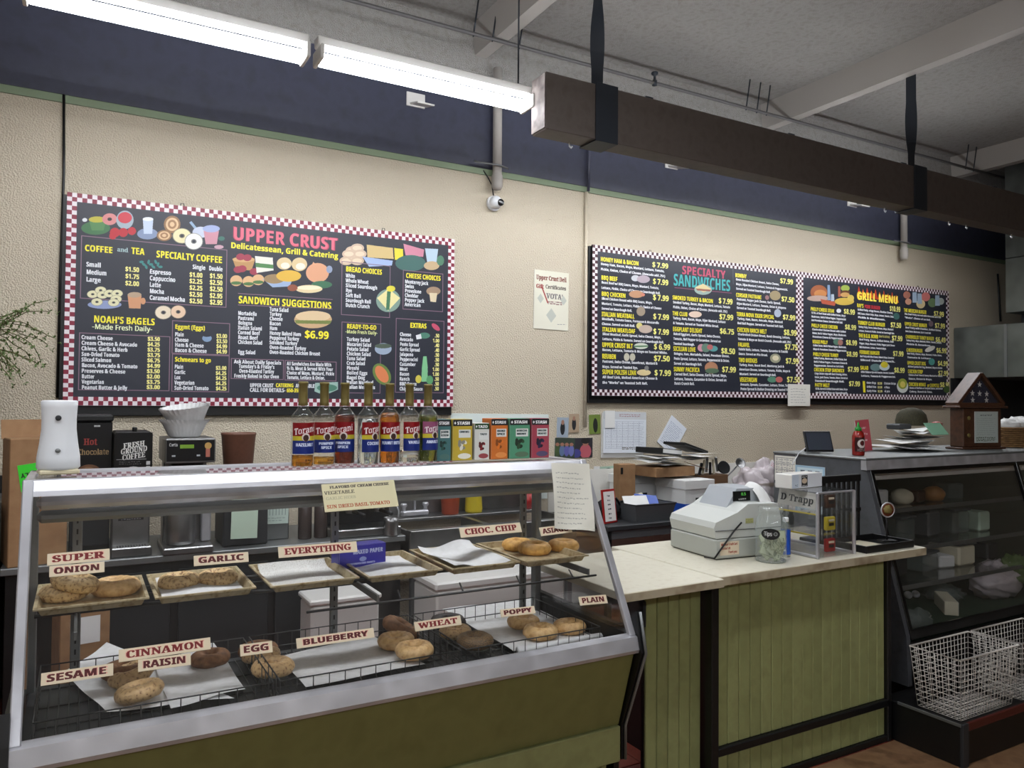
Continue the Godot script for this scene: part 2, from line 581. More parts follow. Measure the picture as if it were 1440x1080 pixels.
	for i in 4:
		wd(["Plain", "Cheese", "Ham & Cheese", "Bacon & Cheese"][i], 793, 190 + i * 38, [862, 897, 1005, 1027][i], 29)
		wd(["$3.00", "$3.50", "$4.99", "$4.99"][i], 1092, 203 + i * 37, 1174, 29, PALE)
	ell(1025, 235, 34, 26, Color(0.5, 0.6, 0.72)); ell(1025, 215, 30, 10, SLATE)
	wd("Schmears to go", 793, 368, 1058, 33, YELLOW)
	for i in 5:
		wd(["Plain", "Garlic", "Lox", "Vegetarian", "Sun-Dried Tomato"][i], 790, 425 + i * 38, [858, 872, 838, 938, 1040][i], 28)
		wd(["$3.00", "$4.25", "$4.25", "$4.25", "$4.25"][i], 1088, 435 + i * 37, 1170, 28, PALE)
	crop = [310.0, 300.0, 4.235]
	wd("UPPER CRUST", 58, 84, 690, 80, Color(0.72, 0.25, 0.35)); wd("UPPER CRUST", 63, 90, 682, 72, Color(0.85, 0.4, 0.48))
	wd("Delicatessean, Grill & Catering", 52, 178, 690, 34, YELLOW)
	# basket, sandwiches, roast and salad
	pol([62, 275, 195, 285, 175, 345, 85, 340], Color(0.72, 0.55, 0.35)); ell(128, 280, 66, 16, Color(0.8, 0.65, 0.45))
	for e in [[110, 265], [150, 270], [95, 340], [190, 352], [120, 335]]: ell(e[0], e[1], 26, 20, Color(0.6, 0.2, 0.28))
	for e in [[85, 405], [158, 410], [215, 400]]: ell(e[0], e[1], 36, 32, Color(0.85, 0.68, 0.5)); ell(e[0], e[1] + 14, 32, 10, Color(0.3, 0.45, 0.25))
	pol([195, 260, 300, 270, 305, 345, 205, 360], Color(0.9, 0.89, 0.84)); pol([198, 300, 304, 312, 304, 335, 200, 325], Color(0.3, 0.5, 0.28))
	for e in [[368, 305, 44, 36], [458, 310, 46, 40]]: ell(e[0], e[1], e[2], e[3], Color(0.85, 0.76, 0.58)); ell(e[0] + 6, e[1] + 12, e[2] * 0.6, e[3] * 0.5, Color(0.9, 0.88, 0.82))
	pol([240, 395, 420, 395, 400, 440, 300, 445], Color(0.6, 0.68, 0.8)); ell(310, 395, 62, 28, Color(0.6, 0.5, 0.35)); ell(395, 378, 74, 34, Color(0.85, 0.68, 0.25))
	ell(565, 360, 68, 58, Color(0.85, 0.62, 0.48)); pol([540, 295, 575, 330, 520, 340], Color(0.85, 0.62, 0.48)); ell(590, 430, 62, 22, Color(0.22, 0.42, 0.3)); ell(515, 455, 80, 24, Color(0.88, 0.8, 0.62)); ell(515, 448, 70, 12, Color(0.94, 0.9, 0.78)); ell(635, 340, 18, 22, Color(0.55, 0.6, 0.7)); ell(418, 448, 30, 20, Color(0.55, 0.3, 0.2))
	wd("SANDWICH SUGGESTIONS", 98, 495, 652, 42, YELLOW)
	stroke(bim, hb(95, 480), hb(655, 518), 4, FRAME); stroke(bim, hb(95, 548), hb(655, 573), 4, FRAME)
	# bread and cheeses
	for e in [[770, 230], [800, 215], [735, 290], [780, 265], [815, 250], [750, 250], [800, 290]]: ell(e[0], e[1], 40, 26, Color(0.8, 0.7, 0.6)); ell(e[0], e[1], 28, 14, Color(0.88, 0.8, 0.7))
	pol([855, 195, 1010, 215, 1015, 280, 860, 270], Color(0.8, 0.7, 0.48)); pol([830, 265, 1010, 290, 1005, 318, 870, 325], Color(0.62, 0.7, 0.85))
	pol([1018, 215, 1070, 222, 1072, 285, 1022, 285], Color(0.85, 0.8, 0.2)); pol([1072, 190, 1195, 225, 1190, 268, 1085, 258], Color(0.78, 0.5, 0.58)); ell(1115, 305, 90, 48, Color(0.25, 0.4, 0.38)); pol([1200, 218, 1278, 222, 1268, 310, 1215, 308], Color(0.7, 0.78, 0.84)); ell(1240, 320, 46, 26, Color(0.75, 0.65, 0.5)); ell(1292, 290, 22, 30, Color(0.3, 0.48, 0.38))
	rect_frame(708, 292, 996, 628); rect_frame(1072, 345, 1310, 595)
	wd("BREAD CHOICES", 732, 323, 948, 30, YELLOW)
	for i in 7: wd(["White", "Whole Wheat", "Sliced Sourdough", "Rye", "Soft Roll", "Sourdough Roll", "Dutch Crunch"][i], 732, 365 + i * 29, [790, 870, 922, 772, 825, 885, 878][i], 22)
	ell(985, 525, 72, 68, Color(0.5, 0.6, 0.55)); pol([985, 455, 1055, 510, 985, 585, 918, 510], Color(0.9, 0.86, 0.62)); pol([978, 470, 1000, 470, 992, 580, 972, 580], Color(0.25, 0.45, 0.32)); ell(1000, 455, 26, 18, Color(0.85, 0.8, 0.25))
	wd("CHEESE CHOICES", 1088, 362, 1296, 28, YELLOW)
	for i in 6: wd(["Monterey Jack", "Swiss", "Provolone", "Cheddar", "Pepper Jack", "American"][i], 1082, 400 + i * 27, [1222, 1138, 1182, 1165, 1200, 1178][i], 22)
	ell(1252, 470, 42, 26, Color(0.62, 0.52, 0.42)); pol([1228, 480, 1275, 482, 1268, 535, 1235, 532], Color(0.84, 0.78, 0.65))
	crop = [310.0, 430.0, 4.235]
	for i in 8: wd(["Mortadella", "Pastrami", "Bologna", "Italian Salami", "Corned Beef", "Roast Beef", "Chicken Salad", "Egg Salad"][i], 95, 33 + i * 28.5 + (30 if i == 7 else 0), [210, 192, 182, 240, 228, 215, 243, 202][i], 23)
	for i in 10: wd(["Tuna Salad", "Turkey", "Cheese", "Bacon", "Ham", "Honey Baked Ham", "Peppered Turkey", "Smoked Turkey", "Oven-Roasted Turkey", "Oven-Roasted Chicken Breast"][i], 282, 10 + i * 28.2, [398, 356, 362, 353, 330, 472, 460, 450, 502, 585][i], 23)
	ell(540, 85, 112, 52, Color(0.78, 0.64, 0.48)); ell(540, 66, 104, 32, Color(0.86, 0.76, 0.6)); pol([432, 88, 650, 92, 640, 112, 440, 108], Color(0.45, 0.5, 0.25))
	wd("$6.99", 490, 148, 638, 46, YELLOW)
	rect_frame(55, 312, 368, 442); rect_frame(375, 325, 680, 452)
	for i in 4:
		wd(["Ask About Daily Specials", "Tuesday's & Friday's", "Oven-Roasted Turkey", "Freshly Baked in Our Oven"][i], [72, 100, 102, 72][i], 320 + i * 28, [355, 315, 312, 342][i], 22)
		wd(["All Sandwiches Are Made With", "½ lb. Meat & Served With Your", "Choice of Mayo, Mustard, Pickle", "Tomato, Lettuce & Onion."][i], 385, 335 + i * 27, [652, 662, 670, 615][i], 20)
	wd("UPPER CRUST", 166, 462, 310, 22); wd("CATERING", 320, 463, 428, 22, YELLOW); wd("AVAILABLE!", 438, 466, 560, 22)
	wd("CALL FOR DETAILS-", 166, 490, 380, 22); wd("650-355", 385, 493, 470, 22, YELLOW)
	pol([555, 460, 690, 455, 690, 500, 610, 535, 550, 510], Color(0.6, 0.72, 0.68)); ell(625, 490, 60, 22, Color(0.3, 0.5, 0.42))
	rect_frame(710, 98, 942, 525); rect_frame(1032, 78, 1318, 525)
	wd("READY-TO-GO", 740, 110, 918, 28, YELLOW); wd("-Made Fresh Daily-", 732, 145, 925, 20, Color(0.85, 0.88, 0.6), 0)
	for i in 11: wd(["Turkey Salad", "Macaroni Salad", "Potato Salad", "Chicken Salad", "Tuna Salad", "Crab Salad", "Piroshi", "Boiled Eggs", "Bagel Dog", "Italian Meatloaf", "Italian Meatballs"][i], 740, 190 + i * 28.4, [880, 888, 872, 886, 855, 852, 816, 866, 852, 902, 912][i], 22)
	ell(957, 260, 50, 34, Color(0.6, 0.66, 0.74)); ell(957, 243, 50, 14, Color(0.3, 0.36, 0.3))
	ell(950, 410, 70, 48, Color(0.4, 0.5, 0.25), 1.0); ell(950, 410, 56, 32, Color(0.85, 0.5, 0.32), 1.0)
	wd("EXTRAS", 1115, 105, 1215, 30, YELLOW); ell(1268, 132, 30, 14, Color(0.75, 0.3, 0.4), 0.7); ell(1200, 182, 34, 18, Color(0.3, 0.5, 0.42)); pol([1150, 180, 1180, 172, 1185, 200, 1155, 205], CHALK)
	for i in 12:
		wd(["Cheese", "Avocado", "Pesto Spread", "Garlic Spread", "Jalapeno", "Pepperocini", "Cucumber", "Meat", "Bacon", "Ranch", "BBQ Sauce", "Chipotle Sauce"][i], 1055, 163 + i * 29.3, [1125, 1136, 1170, 1176, 1138, 1165, 1152, 1105, 1115, 1118, 1160, 1195][i], 21)
		wd([".50", "1.00", ".40", ".40", ".50", ".50", ".50", "1.00", "1.00", ".50", ".50", ".50"][i], 1262 if i in [0, 2, 3, 4, 5, 6, 9, 10, 11] else 1250, 172 + i * 28.5, 1292, 21, PALE)
	pol([1195, 305, 1215, 305, 1222, 370, 1222, 455, 1185, 455, 1188, 370], Color(0.5, 0.75, 0.55)); ell(1168, 440, 18, 24, Color(0.8, 0.75, 0.3)); ell(1235, 445, 20, 26, Color(0.35, 0.6, 0.4))
	return board_material()

func item(title: String, x, y, x1, lines: Array, ends: Array, price: String, px_, py_, px1, th: float, lh: float, step: float, ph_: float):
	wd(title, x, y, x1, th, YELLOW)
	for i in lines.size(): wd(lines[i], x + 4, y + th + lh * 0.55 + i * step, ends[i], lh)
	wd(price, px_, py_, px1, ph_, Color(0.94, 0.92, 0.5))

func board_two() -> StandardMaterial3D:
	start_board(21.34, Color(0.26, 0.09, 0.13))
	solve_hom([Vector2(828.4, 346.5), Vector2(1118.4, 381.4), Vector2(1113, 558.8), Vector2(830.6, 556)])
	crop = [820.0, 340.0, 7.717]
	item("HONEY HAM & BACON", 150, 185, 562, ["Honey Ham, Bacon, Mayo, Mustard, Lettuce, Tomato,", "Pickle, Onion, Choice of Cheese. (Avocado add .75¢)"], [838, 845], "$ 7.99", 702, 232, 880, 48, 27, 57, 56)
	item("BBQ BEEF", 160, 388, 338, ["Roast Beef w/ BBQ Sauce, Mayo, Mustard, Tomato,", "Lettuce, Pickle, Choice of Cheese on Sourdough Roll."], [780, 795], "$ 7.99", 710, 415, 880, 48, 27, 56, 60)
	item("BBQ CHICKEN", 165, 562, 425, ["Sliced Chicken Breast with BBQ Sauce, Mayo,", "Mustard, Tomato, Lettuce, Pickle & Choice of Cheese", "Served on Sourdough Roll."], [710, 806, 494], "$ 7.99", 712, 590, 885, 48, 27, 54, 60)
	item("ITALIAN MEATBALL", 170, 782, 520, ["Meatballs, Tomato Sauce, Parmesan & Mozzarella", "Cheese. Served on Soft Roll."], [780, 526], "$ 7.99", 715, 795, 888, 48, 27, 52, 60)
	ell(525, 415, 44, 34, Color(0.75, 0.76, 0.78)); ell(610, 425, 70, 42, Color(0.68, 0.62, 0.66))
	ell(535, 590, 78, 40, Color(0.74, 0.56, 0.42)); ell(605, 595, 22, 18, Color(0.8, 0.5, 0.42)); ell(585, 775, 46, 50, Color(0.62, 0.56, 0.48)); ell(570, 930, 32, 34, Color(0.86, 0.82, 0.5)); ell(635, 965, 72, 44, Color(0.76, 0.68, 0.62))
	crop = [820.0, 450.0, 8.0]
	item("ITALIAN MEATLOAF", 185, 100, 548, ["Sliced Meatloaf, Garlic Spread, Swiss Cheese, Mayo,", "Lettuce, Pickle & Tomato. Served on Sourdough Roll."], [830, 862], "$ 7.99", 742, 112, 920, 48, 28, 55, 62)
	item("UPPER CRUST BLT", 185, 272, 522, ["Bacon, Lettuce, Tomato & Mayo on Toasted White."], [902], "$ 6.99", 748, 280, 935, 50, 28, 55, 62)
	item("REUBEN", 188, 398, 342, ["Pastrami, Swiss Cheese, Sauerkraut, Mustard &", "Mayo. Served on Toasted Rye."], [792, 580], "$7.50", 748, 408, 928, 50, 28, 58, 62)
	item("SUPER POLISH LINK", 192, 568, 562, ["All Beef Link, Melted American Cheese &", "the \"Works\" on Toasted Soft Roll."], [792, 688], "$ 7.99", 755, 568, 940, 50, 28, 60, 62)
	ell(610, 308, 76, 34, Color(0.78, 0.8, 0.74)); pol([530, 305, 690, 300, 688, 316, 532, 322], Color(0.35, 0.5, 0.35)); ell(455, 430, 30, 44, Color(0.78, 0.76, 0.68)); ell(518, 430, 30, 42, Color(0.76, 0.74, 0.66)); ell(642, 598, 76, 34, Color(0.88, 0.8, 0.6)); ell(672, 550, 24, 26, Color(0.5, 0.5, 0.5))
	crop = [930.0, 360.0, 4.91]
	wd("SPECIALTY", 110, 72, 412, 58, Color(0.72, 0.27, 0.38)); wd("SANDWICHES", 52, 132, 445, 80, Color(0.25, 0.66, 0.66))
	stroke(bim, hb(60, 228), hb(450, 262), 5, Color(0.55, 0.3, 0.4)); ell(255, 240, 60, 36, Color(0.6, 0.68, 0.65)); pol([200, 228, 255, 198, 312, 236, 258, 260], Color(0.85, 0.78, 0.58)); pol([205, 232, 310, 240, 300, 252, 215, 246], Color(0.6, 0.35, 0.28))
	item("SMOKED TURKEY & BACON", 45, 282, 324, ["Smoked Turkey, Bacon, Mayo, Mustard, Lettuce, Tomato", "Pickle, Onion, Choice of Cheese. (Avocado add .75¢)"], [440, 420], "$ 7.99", 360, 296, 458, 28, 17, 34, 38)
	item("THE CLUB", 45, 392, 148, ["Turkey, Ham, Bacon, Mayo, Dijon Mustard, Lettuce", "& Tomato. Served on Toasted White Bread."], [408, 360], "$7.99", 362, 406, 462, 28, 17, 34, 38)
	item("EGGPLANT DELIGHT", 47, 498, 248, ["Baked Eggplant, Garlic Spread, Swiss Cheese,", "Tomato, Bell Pepper & Cucumber. Served on", "Toasted Sourdough."], [372, 374, 196], "$6.75", 364, 505, 466, 30, 17, 33, 38)
	item("SICILIAN LOVE", 50, 632, 202, ["Bologna, Ham, Mortadella, Salami, Provolone Cheese,", "Pesto Spread, Lettuce, Tomato, Pepperoncini & Onion.", "Served on Sourdough Roll."], [430, 430, 244], "$8.50", 372, 640, 470, 30, 17, 33, 38)
	item("SUNNY PACIFICA", 52, 770, 228, ["Corned Beef, Swiss Cheese, Garlic Spread, Mayo,", "Lettuce, Tomato, Cucumber & Onion. Served on", "Dutch Crunch Roll."], [410, 408, 192], "$7.99", 376, 766, 474, 30, 17, 31, 38)
	ell(200, 412, 44, 22, Color(0.88, 0.78, 0.7)); ell(240, 640, 26, 26, Color(0.78, 0.55, 0.6)); ell(270, 640, 30, 30, Color(0.4, 0.52, 0.45)); ell(320, 645, 30, 20, Color(0.35, 0.6, 0.6)); ell(298, 635, 20, 18, Color(0.72, 0.4, 0.4)); ell(305, 775, 44, 40, Color(0.7, 0.5, 0.38)); ell(310, 795, 46, 18, Color(0.35, 0.45, 0.35))
	item("BOMBAY", 477, 120, 556, ["Oven Roasted Chicken Breast, Swiss Cheese,", "Mayo, Dijon Mustard, Lettuce, Tomato & Pepperoncini.", "Served on Toasted Sourdough Roll."], [782, 840, 720], "$7.99", 786, 152, 880, 28, 16, 32, 36)
	item("CORSAIR PASTRAMI", 480, 258, 656, ["Pastrami, Pepper Jack Cheese, Garlic Spread,", "Dijon Mustard, Lettuce, Tomato, Onion & Jalapeno", "Served on Toasted Sourdough Roll."], [788, 824, 720], "$7.50", 792, 280, 886, 28, 16, 30, 36)
	item("TERRA NOVA TIGER SPECIAL", 482, 392, 740, ["Turkey, Ham, Bacon, Avocado, Mayo, Mustard", "Red Bell Pepper. Served on Toasted Soft Roll."], [798, 804], "$7.99", 798, 406, 888, 28, 16, 32, 36)
	item("CHICKEN RANCH MELT", 484, 498, 686, ["Charbroiled Chicken Breast, Ranch Dressing, Lettuce,", "Tomato & Mayo on Dutch Crunch. (Avocado add .75¢)"], [846, 852], "$8.99", 802, 510, 894, 30, 16, 32, 38)
	item("FALAFEL", 487, 602, 568, ["Falafel Balls, Lettuce, Tomato, Cucumber & Tzatziki", "Sauce. Served on Pita Bread."], [828, 690], "$7.75", 806, 610, 898, 28, 16, 31, 38)
	item("TWO BRIDGES", 490, 706, 618, ["Turkey, Ham, Roast Beef, Monterey Jack &", "American Cheese, Lettuce, Tomato, Pickle, Mayo &", "Mustard. Served on Sourdough Roll."], [800, 840, 745], "$7.99", 810, 706, 902, 30, 16, 31, 38)
	item("VEGETARIAN", 495, 838, 614, ["Avocado, Sprouts, Cucumber, Lettuce, Onion, Tomato,", "Pesto Spread & Italian Dressing on Toasted Wheat."], [856, 856], "$7.50", 814, 832, 908, 30, 16, 30, 38)
	ell(750, 275, 38, 34, Color(0.62, 0.56, 0.42)); ell(694, 290, 14, 16, Color(0.6, 0.45, 0.45)); ell(764, 398, 24, 28, Color(0.66, 0.7, 0.76)); ell(740, 708, 36, 32, Color(0.6, 0.6, 0.5)); ell(742, 706, 22, 18, Color(0.86, 0.82, 0.7)); ell(715, 852, 32, 20, Color(0.35, 0.55, 0.45)); ell(762, 852, 24, 20, Color(0.75, 0.4, 0.38))
	stroke(bim, hb(462, 90), hb(462, 200), 3, Color(0.4, 0.4, 0.45))
	return board_material()

func board_three() -> StandardMaterial3D:
	start_board(21.34, Color(0.26, 0.09, 0.13))
	solve_hom([Vector2(1118.4, 381.4), Vector2(1331, 410.6), Vector2(1328, 562.5), Vector2(1113, 558.8)])
	crop = [1110.0, 380.0, 5.4]
	ell(190, 165, 66, 56, Color(0.62, 0.36, 0.22)); ell(200, 175, 48, 30, Color(0.75, 0.5, 0.28)); ell(180, 210, 84, 22, Color(0.7, 0.6, 0.55)); pol([200, 215, 320, 238, 310, 268, 210, 250], Color(0.72, 0.35, 0.25))
	pol([258, 110, 276, 110, 280, 225, 255, 225], Color(0.5, 0.6, 0.72)); pol([284, 180, 306, 180, 308, 232, 282, 232], Color(0.7, 0.75, 0.8)); ell(395, 135, 34, 24, Color(0.6, 0.68, 0.3)); ell(395, 165, 36, 14, Color(0.4, 0.25, 0.15)); ell(392, 185, 36, 18, Color(0.8, 0.62, 0.38)); pol([340, 120, 356, 120, 358, 200, 338, 200], Color(0.65, 0.35, 0.28)); ell(385, 235, 76, 28, Color(0.8, 0.68, 0.3)); ell(435, 210, 26, 24, Color(0.82, 0.72, 0.35))
	for k in 10: pol([485 + k * 32, 195 + k * 5, 500 + k * 32, 118 + k * 6 + (k % 2) * 16, 520 + k * 32, 205 + k * 5], [Color(0.75, 0.25, 0.15), Color(0.85, 0.4, 0.15)][k % 2])
	wd("GRILL MENU", 482, 160, 805, 62, Color(0.95, 0.78, 0.2)); wd("GRILL MENU", 488, 168, 800, 52, Color(0.96, 0.9, 0.35))
	for e in [[870, 190, 28, Color(0.65, 0.42, 0.35)], [880, 240, 24, Color(0.75, 0.55, 0.45)], [975, 258, 34, Color(0.82, 0.74, 0.55)], [1015, 205, 34, Color(0.78, 0.45, 0.42)], [1065, 250, 34, Color(0.4, 0.5, 0.35)], [1130, 240, 26, Color(0.65, 0.68, 0.65)]]: ell(e[0], e[1], e[2], e[2], e[3])
	for e in [[930, 170], [968, 180], [1104, 195]]: pol([e[0] - 16, e[1], e[0] + 16, e[1], e[0] + 18, e[1] + 78, e[0] - 18, e[1] + 78], Color(0.6, 0.68, 0.75))
	var c1 = [["PHILLY CHEESE STEAK", 275, 306, ["1/3 lb. of Beef Steak with Grilled Onion, Mayo", "Mushroom, Bell & Yellow Pepper, Pepperoncini", "And Provolone Cheese. Served on Soft Roll."], "$8.99", 378, 290], ["PHILLY CHEESE CHICKEN", 400, 330, ["Charbroiled Chicken Breast with Grilled", "Onion, Red & Yellow Pepper, Mayo, Mushroom,", "Provolone Cheese & Pepperoncini."], "$8.99", 384, 408], ["VEGGIE PHILLY", 522, 248, ["Grilled Onion, Red & Yellow Pepper, Mushroom,", "Mayo & Provolone Cheese & Pepperoncini."], "$8.99", 388, 525], ["PHILLY CHEESE TURKEY", 618, 328, ["Grilled Turkey, Mushroom, Grilled Onion, Red", "Bell & Yellow Pepper, Provolone Cheese &", "Pepperoncini. Served on Soft Roll."], "$8.99", 390, 612], ["CHICKEN STRIP SANDWICH", 735, 370, ["Crispy Chicken strips with Ranch Dressing, Lettuce,", "Onion, Jack Cheese, Tomato, Onion. Served on", "Toasted Sourdough Roll."], "$7.99", 396, 728], ["PATTY MELT", 852, 252, ["1/3 lb. Served & Grilled Onion with Swiss, Mayo", "on Grilled Rye or Sourdough."], "$7.99", 402, 838]]
	for e in c1: item(e[0], 115 + e[1] * 0.025, e[1], e[2], e[3], [392, 395, 370].slice(0, e[3].size()), e[4], e[5], e[6], e[5] + 90, 27, 15, 28, 38)
	var c2 = [["RAY'S", 252, 534, ["Grilled Patty, crispy Bacon, Cheddar Cheese,", "BBQ Sauce, Onion Strips, Mayo, Lettuce, Tomato, Onion", "Pickle & Mushroom."], "$10.99", 735, 272], ["TURKEY CLUB BURGER", 382, 696, ["Turkey Patty, Bacon, Swiss Cheese, Mayo, Mustard", "Lettuce, Tomato & Pickle. Served on Sourdough Bun."], "$7.50", 738, 395], ["THE B.O.B. BOMB", 478, 640, ["Beef Patty, Bacon, Grilled Onion, Bell", "Pepper, Mayo, Mustard, Pickle, Pepper Jack Cheese", "With Mushroom, Lettuce, Tomato & Mayo."], "$7.99", 745, 495], ["FERRARI BURGER", 605, 648, ["Beef Patty with Bleu Cheese, Onion & Mayo. Served on", "Sliced Dutch Crunch."], "$7.99", 750, 612], ["SALAD", 724, 560, ["Grilled Chicken or Gyro with Romaine, Avocado, Cucumber,", "Lettuce, Tomato & Pepperoncini."], "$8.99", 756, 738]]
	for e in c2: item(e[0], 476 + e[1] * 0.025, e[1], e[2], e[3], [760, 768, 700].slice(0, e[3].size()), e[4], e[5], e[6], e[5] + 84, 28, 15, 29, 38)
	wd("PORK BURGER", 540, 260, 662, 27, Color(0.78, 0.2, 0.22)); wd("(Beef & Grilled)", 645, 490, 730, 18, Color(0.75, 0.72, 0.4))
	var c3 = [["THE MEXICAN BURGER", 290, 1018, ["The Beef Patty served with Avocado and the", "\"Works\". Choice of on Roll."], "$7.99", 1074, 312], ["UPPER CRUST BURGER", 393, 1020, ["Beef Patty with Cheddar, Grilled Onion,", "Swiss Cheese, Mushrooms. Dutch Crunch Roll."], "$7.99", 1080, 402], ["CHARBROILED TURKEY BURGER", 490, 1070, ["Turkey Patty, Mayo, Mustard, Onion, Tomato, Lettuce,", "Pickle & American."], "$6.49", 1082, 508], ["CHEESEBURGER", 590, 980, ["Beef Patty, Cheese, Mayo, Mustard, Pickle, Onion,", "Tomato & Lettuce."], "$6.99", 1086, 590], ["UPPER CRUST DOG", 688, 1004, ["All Beef Jumbo Hot Dog, Mustard, Mayo & Relish"], "$4.99", 1095, 688], ["CHICKEN STRIP", 752, 980, ["Choice of w/ Fries & Honey Mustard or Ranch", "Sauce, Onion & Mayo."], "$7.99", 1096, 762], ["CHICKEN WINGS", 850, 1000, ["Choice of Buffalo or Teriyaki Sauce, served w/", "Celery, Ranch & Fries."], "$8.99", 1108, 850]]
	for e in c3: item(e[0], 832 + e[1] * 0.04, e[1], e[2], e[3], [1130, 1050].slice(0, e[3].size()), e[4], e[5], e[6], e[5] + 80, 27, 14, 28, 38)
	wd("or CHIPOTLE", 1010, 860, 1104, 26, YELLOW)
	ell(340, 305, 18, 16, CHALK); ell(318, 540, 28, 24, Color(0.35, 0.5, 0.42)); ell(345, 545, 20, 22, Color(0.65, 0.45, 0.4)); ell(785, 350, 24, 26, Color(0.25, 0.4, 0.38)); ell(612, 735, 40, 28, Color(0.4, 0.52, 0.52)); ell(682, 730, 40, 30, Color(0.75, 0.8, 0.8)); ell(682, 715, 28, 24, Color(0.82, 0.76, 0.2)); ell(1050, 408, 18, 22, Color(0.45, 0.38, 0.4)); ell(1038, 598, 42, 18, Color(0.85, 0.84, 0.8), -0.4); ell(1048, 695, 24, 26, Color(0.3, 0.6, 0.56)); ell(1160, 905, 26, 26, Color(0.3, 0.4, 0.2))
	pol([510, 838, 528, 838, 530, 925, 512, 925], YELLOW)
	for i in 3:
		wd(["Onion Rings", "Grilled Fries", "Curly Fries"][i], 540, 842 + i * 31, 615, 16); wd(["$2.99", "$2.99", "$2.99"][i], 625, 848 + i * 30, 662, 16, PALE)
		wd(["Chicken Strips", "-4 Piece", "-6 pcs"][i], 675, 848 + i * 30, 768 if i == 0 else 720, 16)
	ell(818, 880, 44, 50, Color(0.84, 0.86, 0.84)); ell(818, 860, 36, 40, Color(0.6, 0.65, 0.25)); ell(820, 865, 20, 24, Color(0.86, 0.8, 0.4))
	return board_material()

